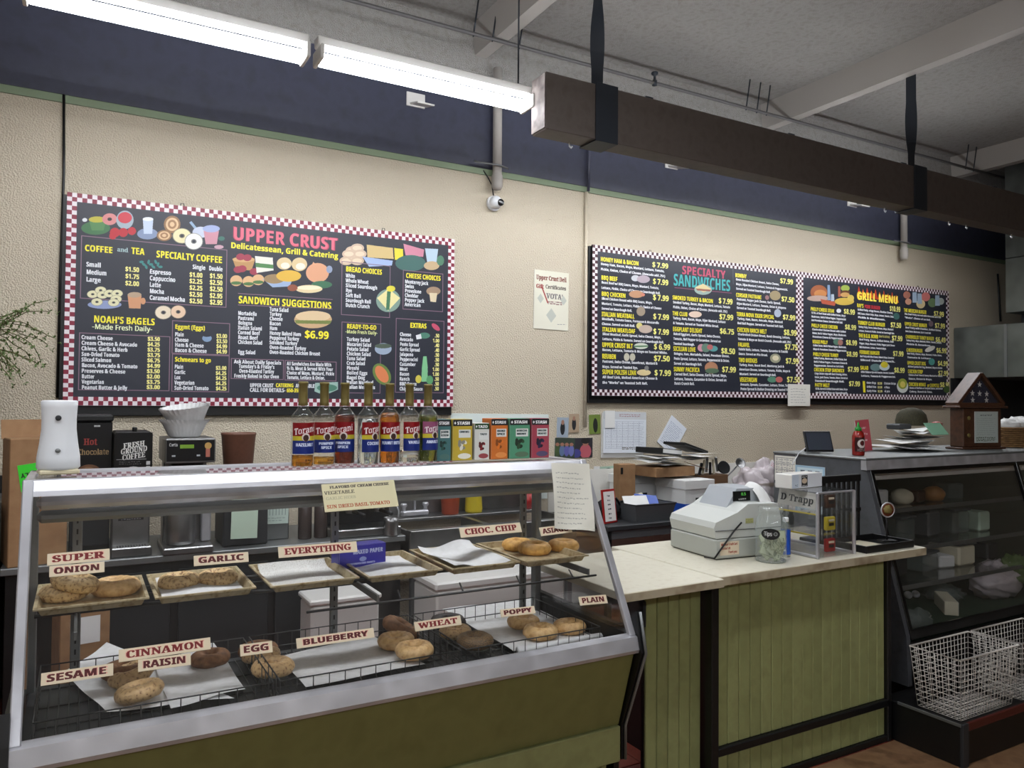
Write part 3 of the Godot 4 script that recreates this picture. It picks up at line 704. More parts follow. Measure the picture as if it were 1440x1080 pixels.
func make_materials():
	M.glow = mat(Color(1, 1, 1), 0.5, 0.0, {"emission_enabled": true, "emission": Color(0.96, 0.975, 1.0), "emission_energy_multiplier": TUBE_GLOW})
	var fine = noise_tex(0.05, 3, FastNoiseLite.TYPE_SIMPLEX, [], 4, 512)
	var peel = noise_tex(0.045, 11, FastNoiseLite.TYPE_SIMPLEX_SMOOTH, [], 2, 512)
	var popcorn = noise_tex(0.09, 5, FastNoiseLite.TYPE_SIMPLEX, [], 3, 512)
	var mottle = noise_tex(0.012, 7, FastNoiseLite.TYPE_SIMPLEX, [[0.0, Color(0.9, 0.89, 0.87)], [0.5, Color(1, 1, 1)], [1.0, Color(0.94, 0.93, 0.92)]], 4, 512)
	M.wall = bump(mat(Color(0.775, 0.73, 0.645), 0.33), peel, 0.55, 3.2)
	M.wall_white = mat(Color(0.86, 0.85, 0.82), 0.4)
	M.navy = tri(mat(Color(0.235, 0.245, 0.31), 0.42), mottle, 0.7)
	M.green_trim = mat(Color(0.47, 0.53, 0.42), 0.5)
	M.ceiling = bump(tri(mat(Color(0.6, 0.59, 0.575), 0.9), mottle, 1.5), popcorn, 0.7, 1.5)
	M.rib = mat(Color(0.63, 0.61, 0.585), 0.85)
	M.pipe = mat(Color(0.36, 0.35, 0.35), 0.6)
	M.beam = tri(mat(Color(0.36, 0.325, 0.305), 0.5), mottle, 1.1)
	M.strap = mat(Color(0.12, 0.145, 0.18), 0.5)
	M.beam_end = tri(mat(Color(0.5, 0.47, 0.46), 0.8), noise_tex(0.03, 21, FastNoiseLite.TYPE_VALUE, [[0.0, Color(0.45, 0.42, 0.42)], [0.55, Color(0.8, 0.78, 0.76)], [1.0, Color(1, 1, 1)]], 3, 256), 3.0)
	M.olive = tri(mat(Color(0.46, 0.46, 0.27), 0.45), mottle, 0.9)
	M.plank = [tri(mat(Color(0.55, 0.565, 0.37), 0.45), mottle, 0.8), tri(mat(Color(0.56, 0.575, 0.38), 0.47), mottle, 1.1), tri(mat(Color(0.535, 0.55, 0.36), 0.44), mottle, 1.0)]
	M.black = mat(Color(0.035, 0.037, 0.042), 0.45)
	M.black_gloss = mat(Color(0.03, 0.03, 0.035), 0.22)
	M.rubber = mat(Color(0.05, 0.05, 0.055), 0.75)
	M.charcoal = mat(Color(0.16, 0.165, 0.175), 0.55)
	M.grey_plastic = mat(Color(0.33, 0.34, 0.35), 0.5)
	M.white_gloss = mat(Color(0.88, 0.89, 0.9), 0.3)
	M.white_enamel = mat(Color(0.85, 0.84, 0.82), 0.35)
	M.cream_plastic = mat(Color(0.78, 0.74, 0.62), 0.45)
	var brushed = noise_tex(0.03, 31, FastNoiseLite.TYPE_VALUE, [[0.0, Color(0.8, 0.8, 0.8)], [1.0, Color(1, 1, 1)]], 2, 256)
	M.alu = tri(mat(Color(0.84, 0.84, 0.86), 0.32, 0.6), brushed, 2.0)
	M.steel = tri(mat(Color(0.62, 0.62, 0.62), 0.32, 0.9), brushed, 1.5)
	M.steel_dull = mat(Color(0.5, 0.51, 0.51), 0.45, 0.7)
	M.hood = tri(mat(Color(0.5, 0.52, 0.5), 0.42, 0.75), brushed, 1.0)
	M.dark_steel = mat(Color(0.2, 0.21, 0.22), 0.5, 0.6)
	M.grey_panel = tri(mat(Color(0.32, 0.33, 0.35), 0.5, 0.2), mottle, 1.4)
	M.wire = mat(Color(0.3, 0.3, 0.3), 0.4, 0.8)
	M.wire_white = mat(Color(0.82, 0.8, 0.77), 0.45)
	M.glass = glass(Color(0.1, 0.13, 0.12, 0.03))
	M.glass_side = glass(Color(0.08, 0.12, 0.1, 0.08))
	M.acrylic = glass(Color(0.4, 0.42, 0.42, 0.05), 0.03)
	M.jar = glass(Color(0.75, 0.8, 0.78, 0.16), 0.02)
	M.bottle_glass = glass(Color(0.5, 0.55, 0.53, 0.05), 0.02)
	M.counter = bump(tri(mat(Color(0.83, 0.81, 0.74), 0.35), noise_tex(0.02, 41, FastNoiseLite.TYPE_SIMPLEX, [[0.0, Color(0.95, 0.94, 0.92)], [0.5, Color(1, 1, 1)], [1.0, Color(0.98, 0.975, 0.96)]], 4, 512), 1.6), fine, 0.01, 1.6)
	M.counter_edge = tri(mat(Color(0.72, 0.68, 0.6), 0.55), noise_tex(0.02, 43, FastNoiseLite.TYPE_VALUE, [[0.0, Color(0.5, 0.42, 0.36)], [0.35, Color(0.95, 0.94, 0.9)], [1.0, Color(1, 1, 1)]], 4, 256), 1.3)
	M.wood_edge = mat(Color(0.34, 0.25, 0.19), 0.6)
	M.tray = tri(mat(Color(0.8, 0.75, 0.62), 0.4, 0.4), noise_tex(0.03, 51, FastNoiseLite.TYPE_SIMPLEX, [[0.0, Color(0.65, 0.55, 0.42)], [0.4, Color(1, 0.98, 0.94)], [1.0, Color(1, 1, 1)]], 4, 256), 3.0)
	M.parchment = tri(mat(Color(0.9, 0.9, 0.9), 0.65, 0.0, {"backlight_enabled": true, "backlight": Color(0.12, 0.12, 0.12)}), noise_tex(0.025, 53, FastNoiseLite.TYPE_SIMPLEX, [[0.0, Color(0.93, 0.93, 0.92)], [1.0, Color(1, 1, 1)]], 3, 256), 4.0)
	M.crumbs = tri(mat(Color(0.9, 0.9, 0.88), 0.7), noise_tex(0.16, 54, FastNoiseLite.TYPE_SIMPLEX, [[0.0, Color(0.35, 0.24, 0.15)], [0.2, Color(0.4, 0.3, 0.2)], [0.23, Color(1, 1, 1)], [1.0, Color(1, 1, 1)]], 2, 256), 5.0)
	M.paper = mat(Color(0.87, 0.87, 0.86), 0.75)
	M.paper_warm = mat(Color(0.85, 0.82, 0.72), 0.75)
	M.paper_green = mat(Color(0.72, 0.8, 0.72), 0.75)
	var crust = func(seed_, lo, hi): return noise_tex(0.022, seed_, FastNoiseLite.TYPE_SIMPLEX, [[0.0, lo], [0.6, hi], [1.0, hi.lightened(0.12)]], 4, 256)
	M.bagel = tri(mat(Color.WHITE, 0.45), crust.call(61, Color(0.68, 0.48, 0.27), Color(0.9, 0.75, 0.52)), 7.0, false)
	M.bagel_onion = tri(mat(Color.WHITE, 0.55), noise_tex(0.07, 62, FastNoiseLite.TYPE_SIMPLEX, [[0.0, Color(0.3, 0.17, 0.09)], [0.25, Color(0.52, 0.34, 0.18)], [0.36, Color(0.86, 0.73, 0.52)], [1.0, Color(0.93, 0.82, 0.62)]], 3, 256), 3.2, false)
	M.bagel_dark = tri(mat(Color.WHITE, 0.75), crust.call(63, Color(0.34, 0.21, 0.12), Color(0.52, 0.35, 0.2)), 7.0, false)
	M.bagel_black = tri(mat(Color.WHITE, 0.55), crust.call(64, Color(0.07, 0.05, 0.04), Color(0.17, 0.11, 0.08)), 7.0, false)
	M.bagel_seed = tri(mat(Color.WHITE, 0.6), noise_tex(0.14, 65, FastNoiseLite.TYPE_SIMPLEX, [[0.0, Color(0.1, 0.09, 0.09)], [0.5, Color(0.2, 0.17, 0.14)], [0.62, Color(0.6, 0.46, 0.28)], [1.0, Color(0.72, 0.56, 0.34)]], 2, 256), 7.0, false)
	M.bagel_cheese = tri(mat(Color.WHITE, 0.5), crust.call(66, Color(0.68, 0.47, 0.2), Color(0.88, 0.68, 0.36)), 7.0, false)
	M.bagel_raisin = tri(mat(Color.WHITE, 0.5), noise_tex(0.06, 67, FastNoiseLite.TYPE_SIMPLEX, [[0.0, Color(0.18, 0.09, 0.05)], [0.16, Color(0.42, 0.24, 0.13)], [0.22, Color(0.8, 0.65, 0.45)], [1.0, Color(0.9, 0.77, 0.57)]], 3, 256), 3.5, false)
	M.cardboard = tri(mat(Color(0.6, 0.46, 0.32), 0.8), noise_tex(0.02, 71, FastNoiseLite.TYPE_SIMPLEX, [[0.0, Color(0.88, 0.86, 0.84)], [1.0, Color(1, 1, 1)]], 4, 256), 2.0)
	M.cardboard_dark = mat(Color(0.4, 0.29, 0.19), 0.8)
	M.brown_plastic = tri(mat(Color(0.42, 0.28, 0.22), 0.5), mottle, 3.0)
	M.wood = tri(mat(Color(0.3, 0.185, 0.115), 0.42), noise_tex(0.012, 81, FastNoiseLite.TYPE_SIMPLEX, [[0.0, Color(0.65, 0.6, 0.55)], [0.5, Color(1, 1, 1)], [1.0, Color(0.8, 0.75, 0.7)]], 4, 256), 4.0)
	M.floor = tri(mat(Color(0.52, 0.4, 0.29), 0.42), noise_tex(0.01, 83, FastNoiseLite.TYPE_SIMPLEX, [[0.0, Color(0.62, 0.55, 0.5)], [0.5, Color(1, 1, 1)], [1.0, Color(0.8, 0.74, 0.68)]], 5, 512), 0.9)
	M.grout = mat(Color(0.2, 0.13, 0.11), 0.9)
	M.tile = [tri(mat(Color(0.42, 0.17, 0.12), 0.5), mottle, 2.0), tri(mat(Color(0.46, 0.19, 0.13), 0.5), mottle, 2.3), tri(mat(Color(0.38, 0.155, 0.115), 0.52), mottle, 1.7)]
	M.room = mat(Color(0.66, 0.63, 0.58), 0.8)
	M.wicker = tri(mat(Color(0.6, 0.46, 0.28), 0.7), noise_tex(0.05, 91, FastNoiseLite.TYPE_VALUE, [[0.0, Color(0.6, 0.55, 0.5)], [1.0, Color(1, 1, 1)]], 2, 256), 6.0)
	M.bag = mat(Color(0.76, 0.72, 0.73), 0.3)
	M.film = glass(Color(0.6, 0.65, 0.63, 0.25), 0.15)
	M.leaf = mat(Color(0.34, 0.42, 0.22), 0.6, 0.0, {"backlight_enabled": true, "backlight": Color(0.15, 0.2, 0.08)})
	M.stem = mat(Color(0.36, 0.34, 0.2), 0.7)
	M.green_mat = bump(mat(Color(0.06, 0.2, 0.11), 0.85), popcorn, 0.3, 4.0)
	M.deli_back = mat(Color(0.24, 0.29, 0.25), 0.4, 0.2)
	M.red_plastic = mat(Color(0.6, 0.07, 0.07), 0.4)
	M.yellow_plastic = mat(Color(0.78, 0.7, 0.16), 0.45)
	M.orange_plastic = mat(Color(0.72, 0.3, 0.17), 0.45)
	M.blue_plastic = mat(Color(0.09, 0.28, 0.66), 0.35)
	M.green_plastic = mat(Color(0.06, 0.5, 0.16), 0.4)
	M.camo = tri(mat(Color.WHITE, 0.85), noise_tex(0.05, 95, FastNoiseLite.TYPE_SIMPLEX, [[0.0, Color(0.1, 0.1, 0.07)], [0.45, Color(0.17, 0.16, 0.1)], [0.55, Color(0.26, 0.24, 0.15)], [1.0, Color(0.2, 0.2, 0.12)]], 2, 256), 8.0)
	M.gold_cap = mat(Color(0.5, 0.45, 0.26), 0.4, 0.35)
	M.print = mat(Color.WHITE)
	M.print_gloss = mat(Color.WHITE)

func finish_atlas():
	var t = ImageTexture.create_from_image(atlas)
	for e in [["print", 0.7], ["print_gloss", 0.3]]:
		M[e[0]].albedo_texture = t
		M[e[0]].roughness = e[1]
		M[e[0]].texture_repeat = false

# ------------------------------------------------------------------ the scene
func _ready():
	rng.seed = 7
	# camera
	var yaw = 0.5141356; var pitch = 0.02268; var roll = 0.0077585
	cam_f = Vector3(sin(yaw) * cos(pitch), sin(pitch), -cos(yaw) * cos(pitch))
	var r0 = Vector3(cos(yaw), 0, sin(yaw))
	var u0 = r0.cross(cam_f)
	cam_r = r0 * cos(roll) + u0 * sin(roll)
	cam_u = u0 * cos(roll) - r0 * sin(roll)
	var cam := Camera3D.new()
	cam.name = "camera"
	cam.transform = Transform3D(Basis(cam_r, cam_u, -cam_f), Vector3(0, CAM_H, 0))
	cam.fov = rad_to_deg(2.0 * atan(540.0 / FOCAL))
	cam.near = 0.05
	cam.far = 60.0
	add_child(cam)
	cam.current = true
	# surroundings: a closed room lit by its fluorescent fittings
	var env := Environment.new()
	env.background_mode = Environment.BG_COLOR
	env.background_color = Color(0.02, 0.02, 0.025)
	env.tonemap_mode = Environment.TONE_MAPPER_LINEAR
	env.tonemap_exposure = 0.86
	env.sdfgi_enabled = true
	env.ssao_enabled = true
	env.ssil_enabled = true
	var we := WorldEnvironment.new()
	we.name = "surroundings"
	we.environment = env
	add_child(we)
	setup_paint()
	make_materials()
	# fluorescent fittings: two in view, the others behind the beam and over the customers
	var strip = "white fluorescent strip light with two bare tubes, "
	light_fitting(-0.22, 0.93, 3.305, 3.8, "white fluorescent strip light with two bare tubes, far from the beam", "", [-0.48])
	light_fitting(1.03, 2.22, 3.312, 3.8, "white fluorescent strip light with two bare tubes, ending at the brown beam", "", [0.46])
	for i in 4:
		light_fitting(2.5 + i * 1.3, 3.69 + i * 1.3, 3.42, 4.02, "fluorescent strip light hidden behind the brown beam", "strip lights behind the beam", [])
	for i in 4:
		light_fitting(-2.2 + i * 1.3, -1.0 + i * 1.3, 3.4, 1.6, "fluorescent strip light in the row hung just before the counter", "strip lights before the counter")
	for i in 5:
		light_fitting(-2.2 + i * 1.3, -1.0 + i * 1.3, 3.4, -2.8, "fluorescent strip light in the row hung over the customers", "strip lights over the customers")
	structure()
	ceiling_things()
	menus()
	wall_things()
	bagel_case()
	case_contents()
	case_top_things()
	back_counter()
	desk_clutter()
	cash_counter()
	deli_case()
	cook_line()
	finish_atlas()

const TUBE_GLOW := 42.0
const TUBE_ENERGY := 1.1

func light_fitting(s0: float, s1: float, h: float, n: float, label: String, group: String, hangers := [-0.35, 0.35]):
	var l = s1 - s0
	var o = thing("strip_light", label, "light", Vector3((s0 + s1) / 2.0, h, -n), 0.0, group)
	part(o, "housing", box(l + 0.06, 0.05, 0.075, 0.006), M.white_enamel, Vector3(0, 0.085, 0))
	for s in [-1, 1]:
		part(o, "tube", tube([Vector3(-l / 2.0, 0, s * 0.042), Vector3(l / 2.0, 0, s * 0.042)], 0.017, 10), M.glow, Vector3.ZERO, Vector3.ZERO, "glowing white tube")
		part(o, "end_socket", box(0.02, 0.075, 0.15, 0.004), M.white_enamel, Vector3(s * (l / 2.0 + 0.016), 0.018, 0))
	var a := AreaLight3D.new()
	a.name = "lamp"
	a.area_size = Vector2(l, 0.12)
	a.light_color = Color(0.96, 0.975, 1.0)
	a.light_energy = TUBE_ENERGY
	a.area_range = 14.0
	a.area_attenuation = 2.0
	a.shadow_enabled = true
	a.rotation.x = -PI / 2
	a.position = Vector3(0, -0.022, 0)
	o.add_child(a)
	for x in hangers:
		part(o, "hanger", tube([Vector3(x * l, 0.1, 0), Vector3(x * l, 4.42 - h, 0)], 0.005, 5), M.strap)
	if not hangers.size():
		part(o, "side_bracket", box(0.06, 0.02, n - 3.74, 0.002), M.strap, Vector3(0, 0.1, (n - 3.74) / 2.0 + 0.0))

func structure():
	var o
	# the menu wall: cream paint below, green line, navy band, bare plaster above
	o = span(self, "wall_back", -4.0, 10.5, 0.0, 3.3, WALL, WALL + 0.2, M.wall, 0.0); tag(o, "", "", "", "structure")
	o = span(self, "trim_1", -4.0, 10.5, 3.3, 3.345, WALL - 0.012, WALL + 0.2, M.green_trim, 0.0); tag(o, "", "", "", "structure")
	o = span(self, "wall_back_band", -4.0, 10.5, 3.345, 3.98, WALL - 0.02, WALL + 0.2, M.navy, 0.0); tag(o, "", "", "", "structure")
	o = span(self, "wall_back_upper", -4.0, 10.5, 3.98, 4.5, WALL, WALL + 0.2, M.ceiling, 0.0); tag(o, "", "", "", "structure")
	o = span(self, "wall_left", -4.2, -4.0, 0, 4.5, -4.5, WALL + 0.2, M.room, 0.0); tag(o, "", "", "", "structure")
	o = span(self, "wall_right", 10.5, 10.7, 0, 4.5, -4.5, WALL + 0.2, M.room, 0.0); tag(o, "", "", "", "structure")
	o = span(self, "wall_front", -4.2, 10.7, 0, 4.5, -4.7, -4.5, M.room, 0.0); tag(o, "", "", "", "structure")
	o = span(self, "ceiling", -4.2, 10.7, 4.42, 4.6, -4.7, WALL + 0.2, M.ceiling, 0.0); tag(o, "", "", "", "structure")
	for i in 5:
		var s = -3.5 + i * 3.04
		o = part(self, "trim_%d" % (i + 2), extrude(PackedVector2Array([Vector2(-0.075, 0.24), Vector2(-0.05, 0), Vector2(0.05, 0), Vector2(0.075, 0.24)]), WALL + 4.5), M.rib, Vector3(s, 4.19, -(WALL - 4.5) / 2.0))
		o.set_meta("kind", "structure")
	# floors: brown boards for the customers, red quarry tiles behind the counter
	o = span(self, "floor", -4.2, 10.7, -0.1, 0.0, -4.7, 2.3, M.floor, 0.0); tag(o, "", "", "", "structure")
	o = span(self, "floor_tiled", -4.2, 10.7, -0.1, -0.006, 2.3, WALL + 0.2, M.grout, 0.0); tag(o, "", "", "", "structure")
	var tile = box(0.194, 0.012, 0.194, 0.002)
	for i in 16:
		for j in 13:
			part(o, "tile", tile, M.tile[(i * 7 + j * 5 + (i * j) % 3) % 3], Vector3(0.3 + i * 0.2, -0.006, -2.4 - j * 0.2) - o.position)
	var rest = span(o, "tile_field", -4.1, 0.195, -0.012, 0.0, 2.302, 4.9, M.tile[0], 0.0)
	rest.set_meta("kind", "stuff")
	rest = span(o, "tile_field", 3.405, 10.5, -0.012, 0.0, 2.302, 4.9, M.tile[0], 0.0)
	rest.set_meta("kind", "stuff")
	# white washable panel behind the desk
	o = span(self, "wall_back_lower", 3.2, 8.55, 0.0, 1.055, WALL - 0.008, WALL, M.wall_white, 0.0); tag(o, "", "", "", "structure")

func ceiling_things():
	# boxed beam hung on straps
	var b = thing("hanging_beam", "dark brown boxed beam hung from the ceiling on black straps", "beam", Vector3(2.24, 3.13, -3.6))
	var l = 7.9
	part(b, "box", box(l, 0.325, 0.15, 0.004), M.beam, Vector3(l / 2.0 + 0.004, 0.1625, -0.085))
	part(b, "end_cap", box(0.006, 0.31, 0.145, 0.001), M.beam_end, Vector3(0.0, 0.1625, -0.085), Vector3.ZERO, "worn pale end of the beam")
	for s in [0.42, 3.45, 6.5]:
		var st = thing_part(b, "strap", Vector3(s, 0, 0))
		var w = 0.16
		part(st, "band_front", box(w, 0.345, 0.008, 0.001), M.strap, Vector3(0, 0.1625, -0.004))
		part(st, "band_under", box(w, 0.008, 0.16, 0.001), M.strap, Vector3(0, -0.006, -0.085))
		part(st, "band_back", box(w, 0.345, 0.008, 0.001), M.strap, Vector3(0, 0.1625, -0.166))
		var twist = func(u, v):
			var a = clampf((u - 0.15) / 0.55, 0.0, 1.0) * PI * 0.5
			var c = (v - 0.5) * 0.085
			return Vector3(-0.03 + cos(a) * c, 0.32 + u * 0.76, -0.06 + sin(a) * c)
		part(st, "hanger", sheet(14, 1, twist), M.strap)
	for s in [0.25, 3.2, 4.05, 4.3, 5.0, 5.4, 5.8]:
		part(b, "hook", tube([Vector3(s, 0.0, -0.14), Vector3(s, -0.02, -0.14), Vector3(s + 0.012, -0.03, -0.14), Vector3(s + 0.02, -0.018, -0.14)], 0.005, 5), M.white_gloss)
	# sprinkler pipe near the ceiling
	var p = thing("sprinkler_pipe", "thin pipe running under the ceiling with one upright sprinkler head", "pipe", Vector3(0, 4.17, -4.75))
	part(p, "pipe", tube([Vector3(-2.0, 0, 0), Vector3(10.3, 0, 0)], 0.014, 8), M.pipe)
	part(p, "sprinkler_head", lathe([Vector2(0, -0.02), Vector2(0.02, -0.02), Vector2(0.02, 0.02), Vector2(0.01, 0.025), Vector2(0.01, 0.06), Vector2(0.028, 0.07), Vector2(0.028, 0.085), Vector2(0, 0.09)], 10), M.strap, Vector3(3.98, 0, 0))
	for s in [2.35, 2.5, 2.72, 5.0, 5.13, 5.25, 8.3, 8.45]:
		part(p, "hanger_wire", tube([Vector3(s, -0.02, 0), Vector3(s + 0.03, 0.25, 0.02)], 0.006, 5), M.strap)
	# vent pipes coming down the navy band
	for e in [[2.69, 3.2, "pale drain pipe on the navy band, above the security camera"], [7.62, 3.16, "pale drain pipe on the navy band, above the grill menu"]]:
		var v = thing("vent_pipe", e[2], "pipe", Vector3(e[0], e[1], -WALL + 0.07))
		part(v, "pipe", tube([Vector3(0, 0.1, 0), Vector3(0, 0.9, 0)], 0.034, 12), M.rib)
		part(v, "elbow", lathe([Vector2(0, -0.02), Vector2(0.03, -0.015), Vector2(0.042, 0.01), Vector2(0.042, 0.09), Vector2(0.035, 0.1), Vector2(0.035, 0.12)], 12), M.rib)
		part(v, "clamp", tube([Vector3(-0.2, 0.16, 0.02), Vector3(0, 0.155, 0.045), Vector3(0.08, 0.15, 0.02)], 0.008, 5), M.steel_dull)
	# grey metal brackets standing off the band
	for e in [[590, 142, "pale bracket on the navy band under the strip light"], [952, 231, "pale bracket on the navy band under the first beam strap"], [1207, 286, "grey bracket on the navy band under the second beam strap"]]:
		var q = pz(e[0], e[1], WALL - 0.1)
		var k = thing("wall_bracket", e[2], "bracket", q)
		part(k, "plate", box(0.14, 0.1, 0.012, 0.002), M.white_enamel, Vector3(0, 0.03, -0.072))
		part(k, "arm", box(0.13, 0.012, 0.15, 0.002), M.white_enamel, Vector3(0.02, -0.02, 0.0), Vector3(0.25, 0, 0))
	# wires and conduit on the wall
	solo("wall_cable", tube([Vector3(-0.115, 3.42, -WALL + 0.012), Vector3(-0.105, 2.9, -WALL + 0.014), Vector3(-0.112, 2.3, -WALL + 0.012), Vector3(-0.115, 1.6, -WALL + 0.012)], 0.008, 6), M.black, "black cable running down the cream wall beside the deli menu board", "cable")
	var c = thing("conduit", "cream painted conduit running down the wall beside the specialty menu", "conduit", Vector3(3.54, 0, -WALL + 0.016))
	part(c, "pipe", tube([Vector3(0, 1.4, 0), Vector3(0, 3.3, 0)], 0.014, 8), M.wall)
	part(c, "upper_pipe", tube([Vector3(0, 3.3, 0.03), Vector3(0, 3.66, 0.03), Vector3(0.04, 3.72, 0.03), Vector3(0.3, 3.74, 0.03), Vector3(3.4, 3.74, 0.03)], 0.012, 8), M.navy)
	solo("hood_cable", tube([pz(1403, 385, WALL - 0.02), pz(1405, 420, WALL - 0.02), pz(1407, 452, WALL - 0.02)], 0.012, 6), M.black, "black cable hanging on the wall beside the exhaust hood", "cable")
	# security camera
	var d = thing("security_camera", "white dome security camera on the cream wall", "camera", pz(697, 285, WALL - 0.045))
	part(d, "base", cyl(0.058, 0.03, 20, 0.006), M.white_gloss, Vector3(0, 0, -0.045), Vector3(PI / 2, 0, 0))
	part(d, "ball", blob(Vector3(0.05, 0.052, 0.05), 1, 0.0, 1.0, 14, 20), M.white_gloss)
	part(d, "lens", cyl(0.026, 0.02, 18, 0.004), M.black_gloss, Vector3(0.018, -0.006, 0.036), Vector3(PI / 2, 0, 0.0))
	part(d, "cord", tube([Vector3(0, 0.04, -0.03), Vector3(-0.02, 0.13, -0.02), Vector3(-0.05, 0.19, -0.03), Vector3(-0.09, 0.24, -0.035)], 0.005, 5), M.black)

func thing_part(parent: Node3D, called: String, at: Vector3) -> Node3D:
	var o := Node3D.new()
	o.name = called
	parent.add_child(o, true)
	o.position = at
	return o

func menus():
	var specs = [
		[-0.086, 2.44, 1.601 + 1.176, 1.22, board_one(), "menu_board", "black menu board headed UPPER CRUST with coffee, bagel and sandwich lists"],
		[3.581, 2.44, 1.6 + 1.272, 1.22, board_two(), "menu_board", "black menu board headed SPECIALTY SANDWICHES in a checked border"],
		[6.021, 2.44, 1.6 + 1.272, 1.22, board_three(), "menu_board", "black menu board headed GRILL MENU in flame lettering"]]
	for i in 3:
		var e = specs[i]
		var o = thing(e[5], e[6], "menu", Vector3(e[0], e[2] - e[3], -WALL))
		part(o, "backing", box(e[1] + 0.02, e[3] + 0.05, 0.03, 0.003), M.black, Vector3(e[1] / 2.0 - 0.012, e[3] / 2.0 - 0.035, 0.016))
		var f = card_node(o, "painted_panel", e[1], e[3], 0.018, Rect2(0, 0, 1, 1), Vector3(e[1] / 2.0, e[3] / 2.0, 0.041), Vector3.ZERO, e[4], M.black)
		for k in [0.25, 0.78]:
			part(o, "hanging_loop", tube([Vector3(e[1] * k - 0.012, e[3] - 0.01, 0.03), Vector3(e[1] * k - 0.008, e[3] + 0.02, 0.03), Vector3(e[1] * k + 0.008, e[3] + 0.02, 0.03), Vector3(e[1] * k + 0.012, e[3] - 0.01, 0.03)], 0.003, 5), M.wire)

# a card hung flat on the wall where the photograph shows it: corner pixels top left and bottom right
func wall_card(called, label, category, x0, y0, x1, y1, uv, tilt := 0.0, group := "", stand := 0.004, n := WALL):
	var a = pz(x0, y0, n - stand); var b = pz(x1, y1, n - stand)
	var o = card_node(self, called, b.x - a.x, a.y - b.y, 0.004, uv, (a + b) / 2.0, Vector3(0, 0, tilt))
	tag(o, label, category, group)
	return o

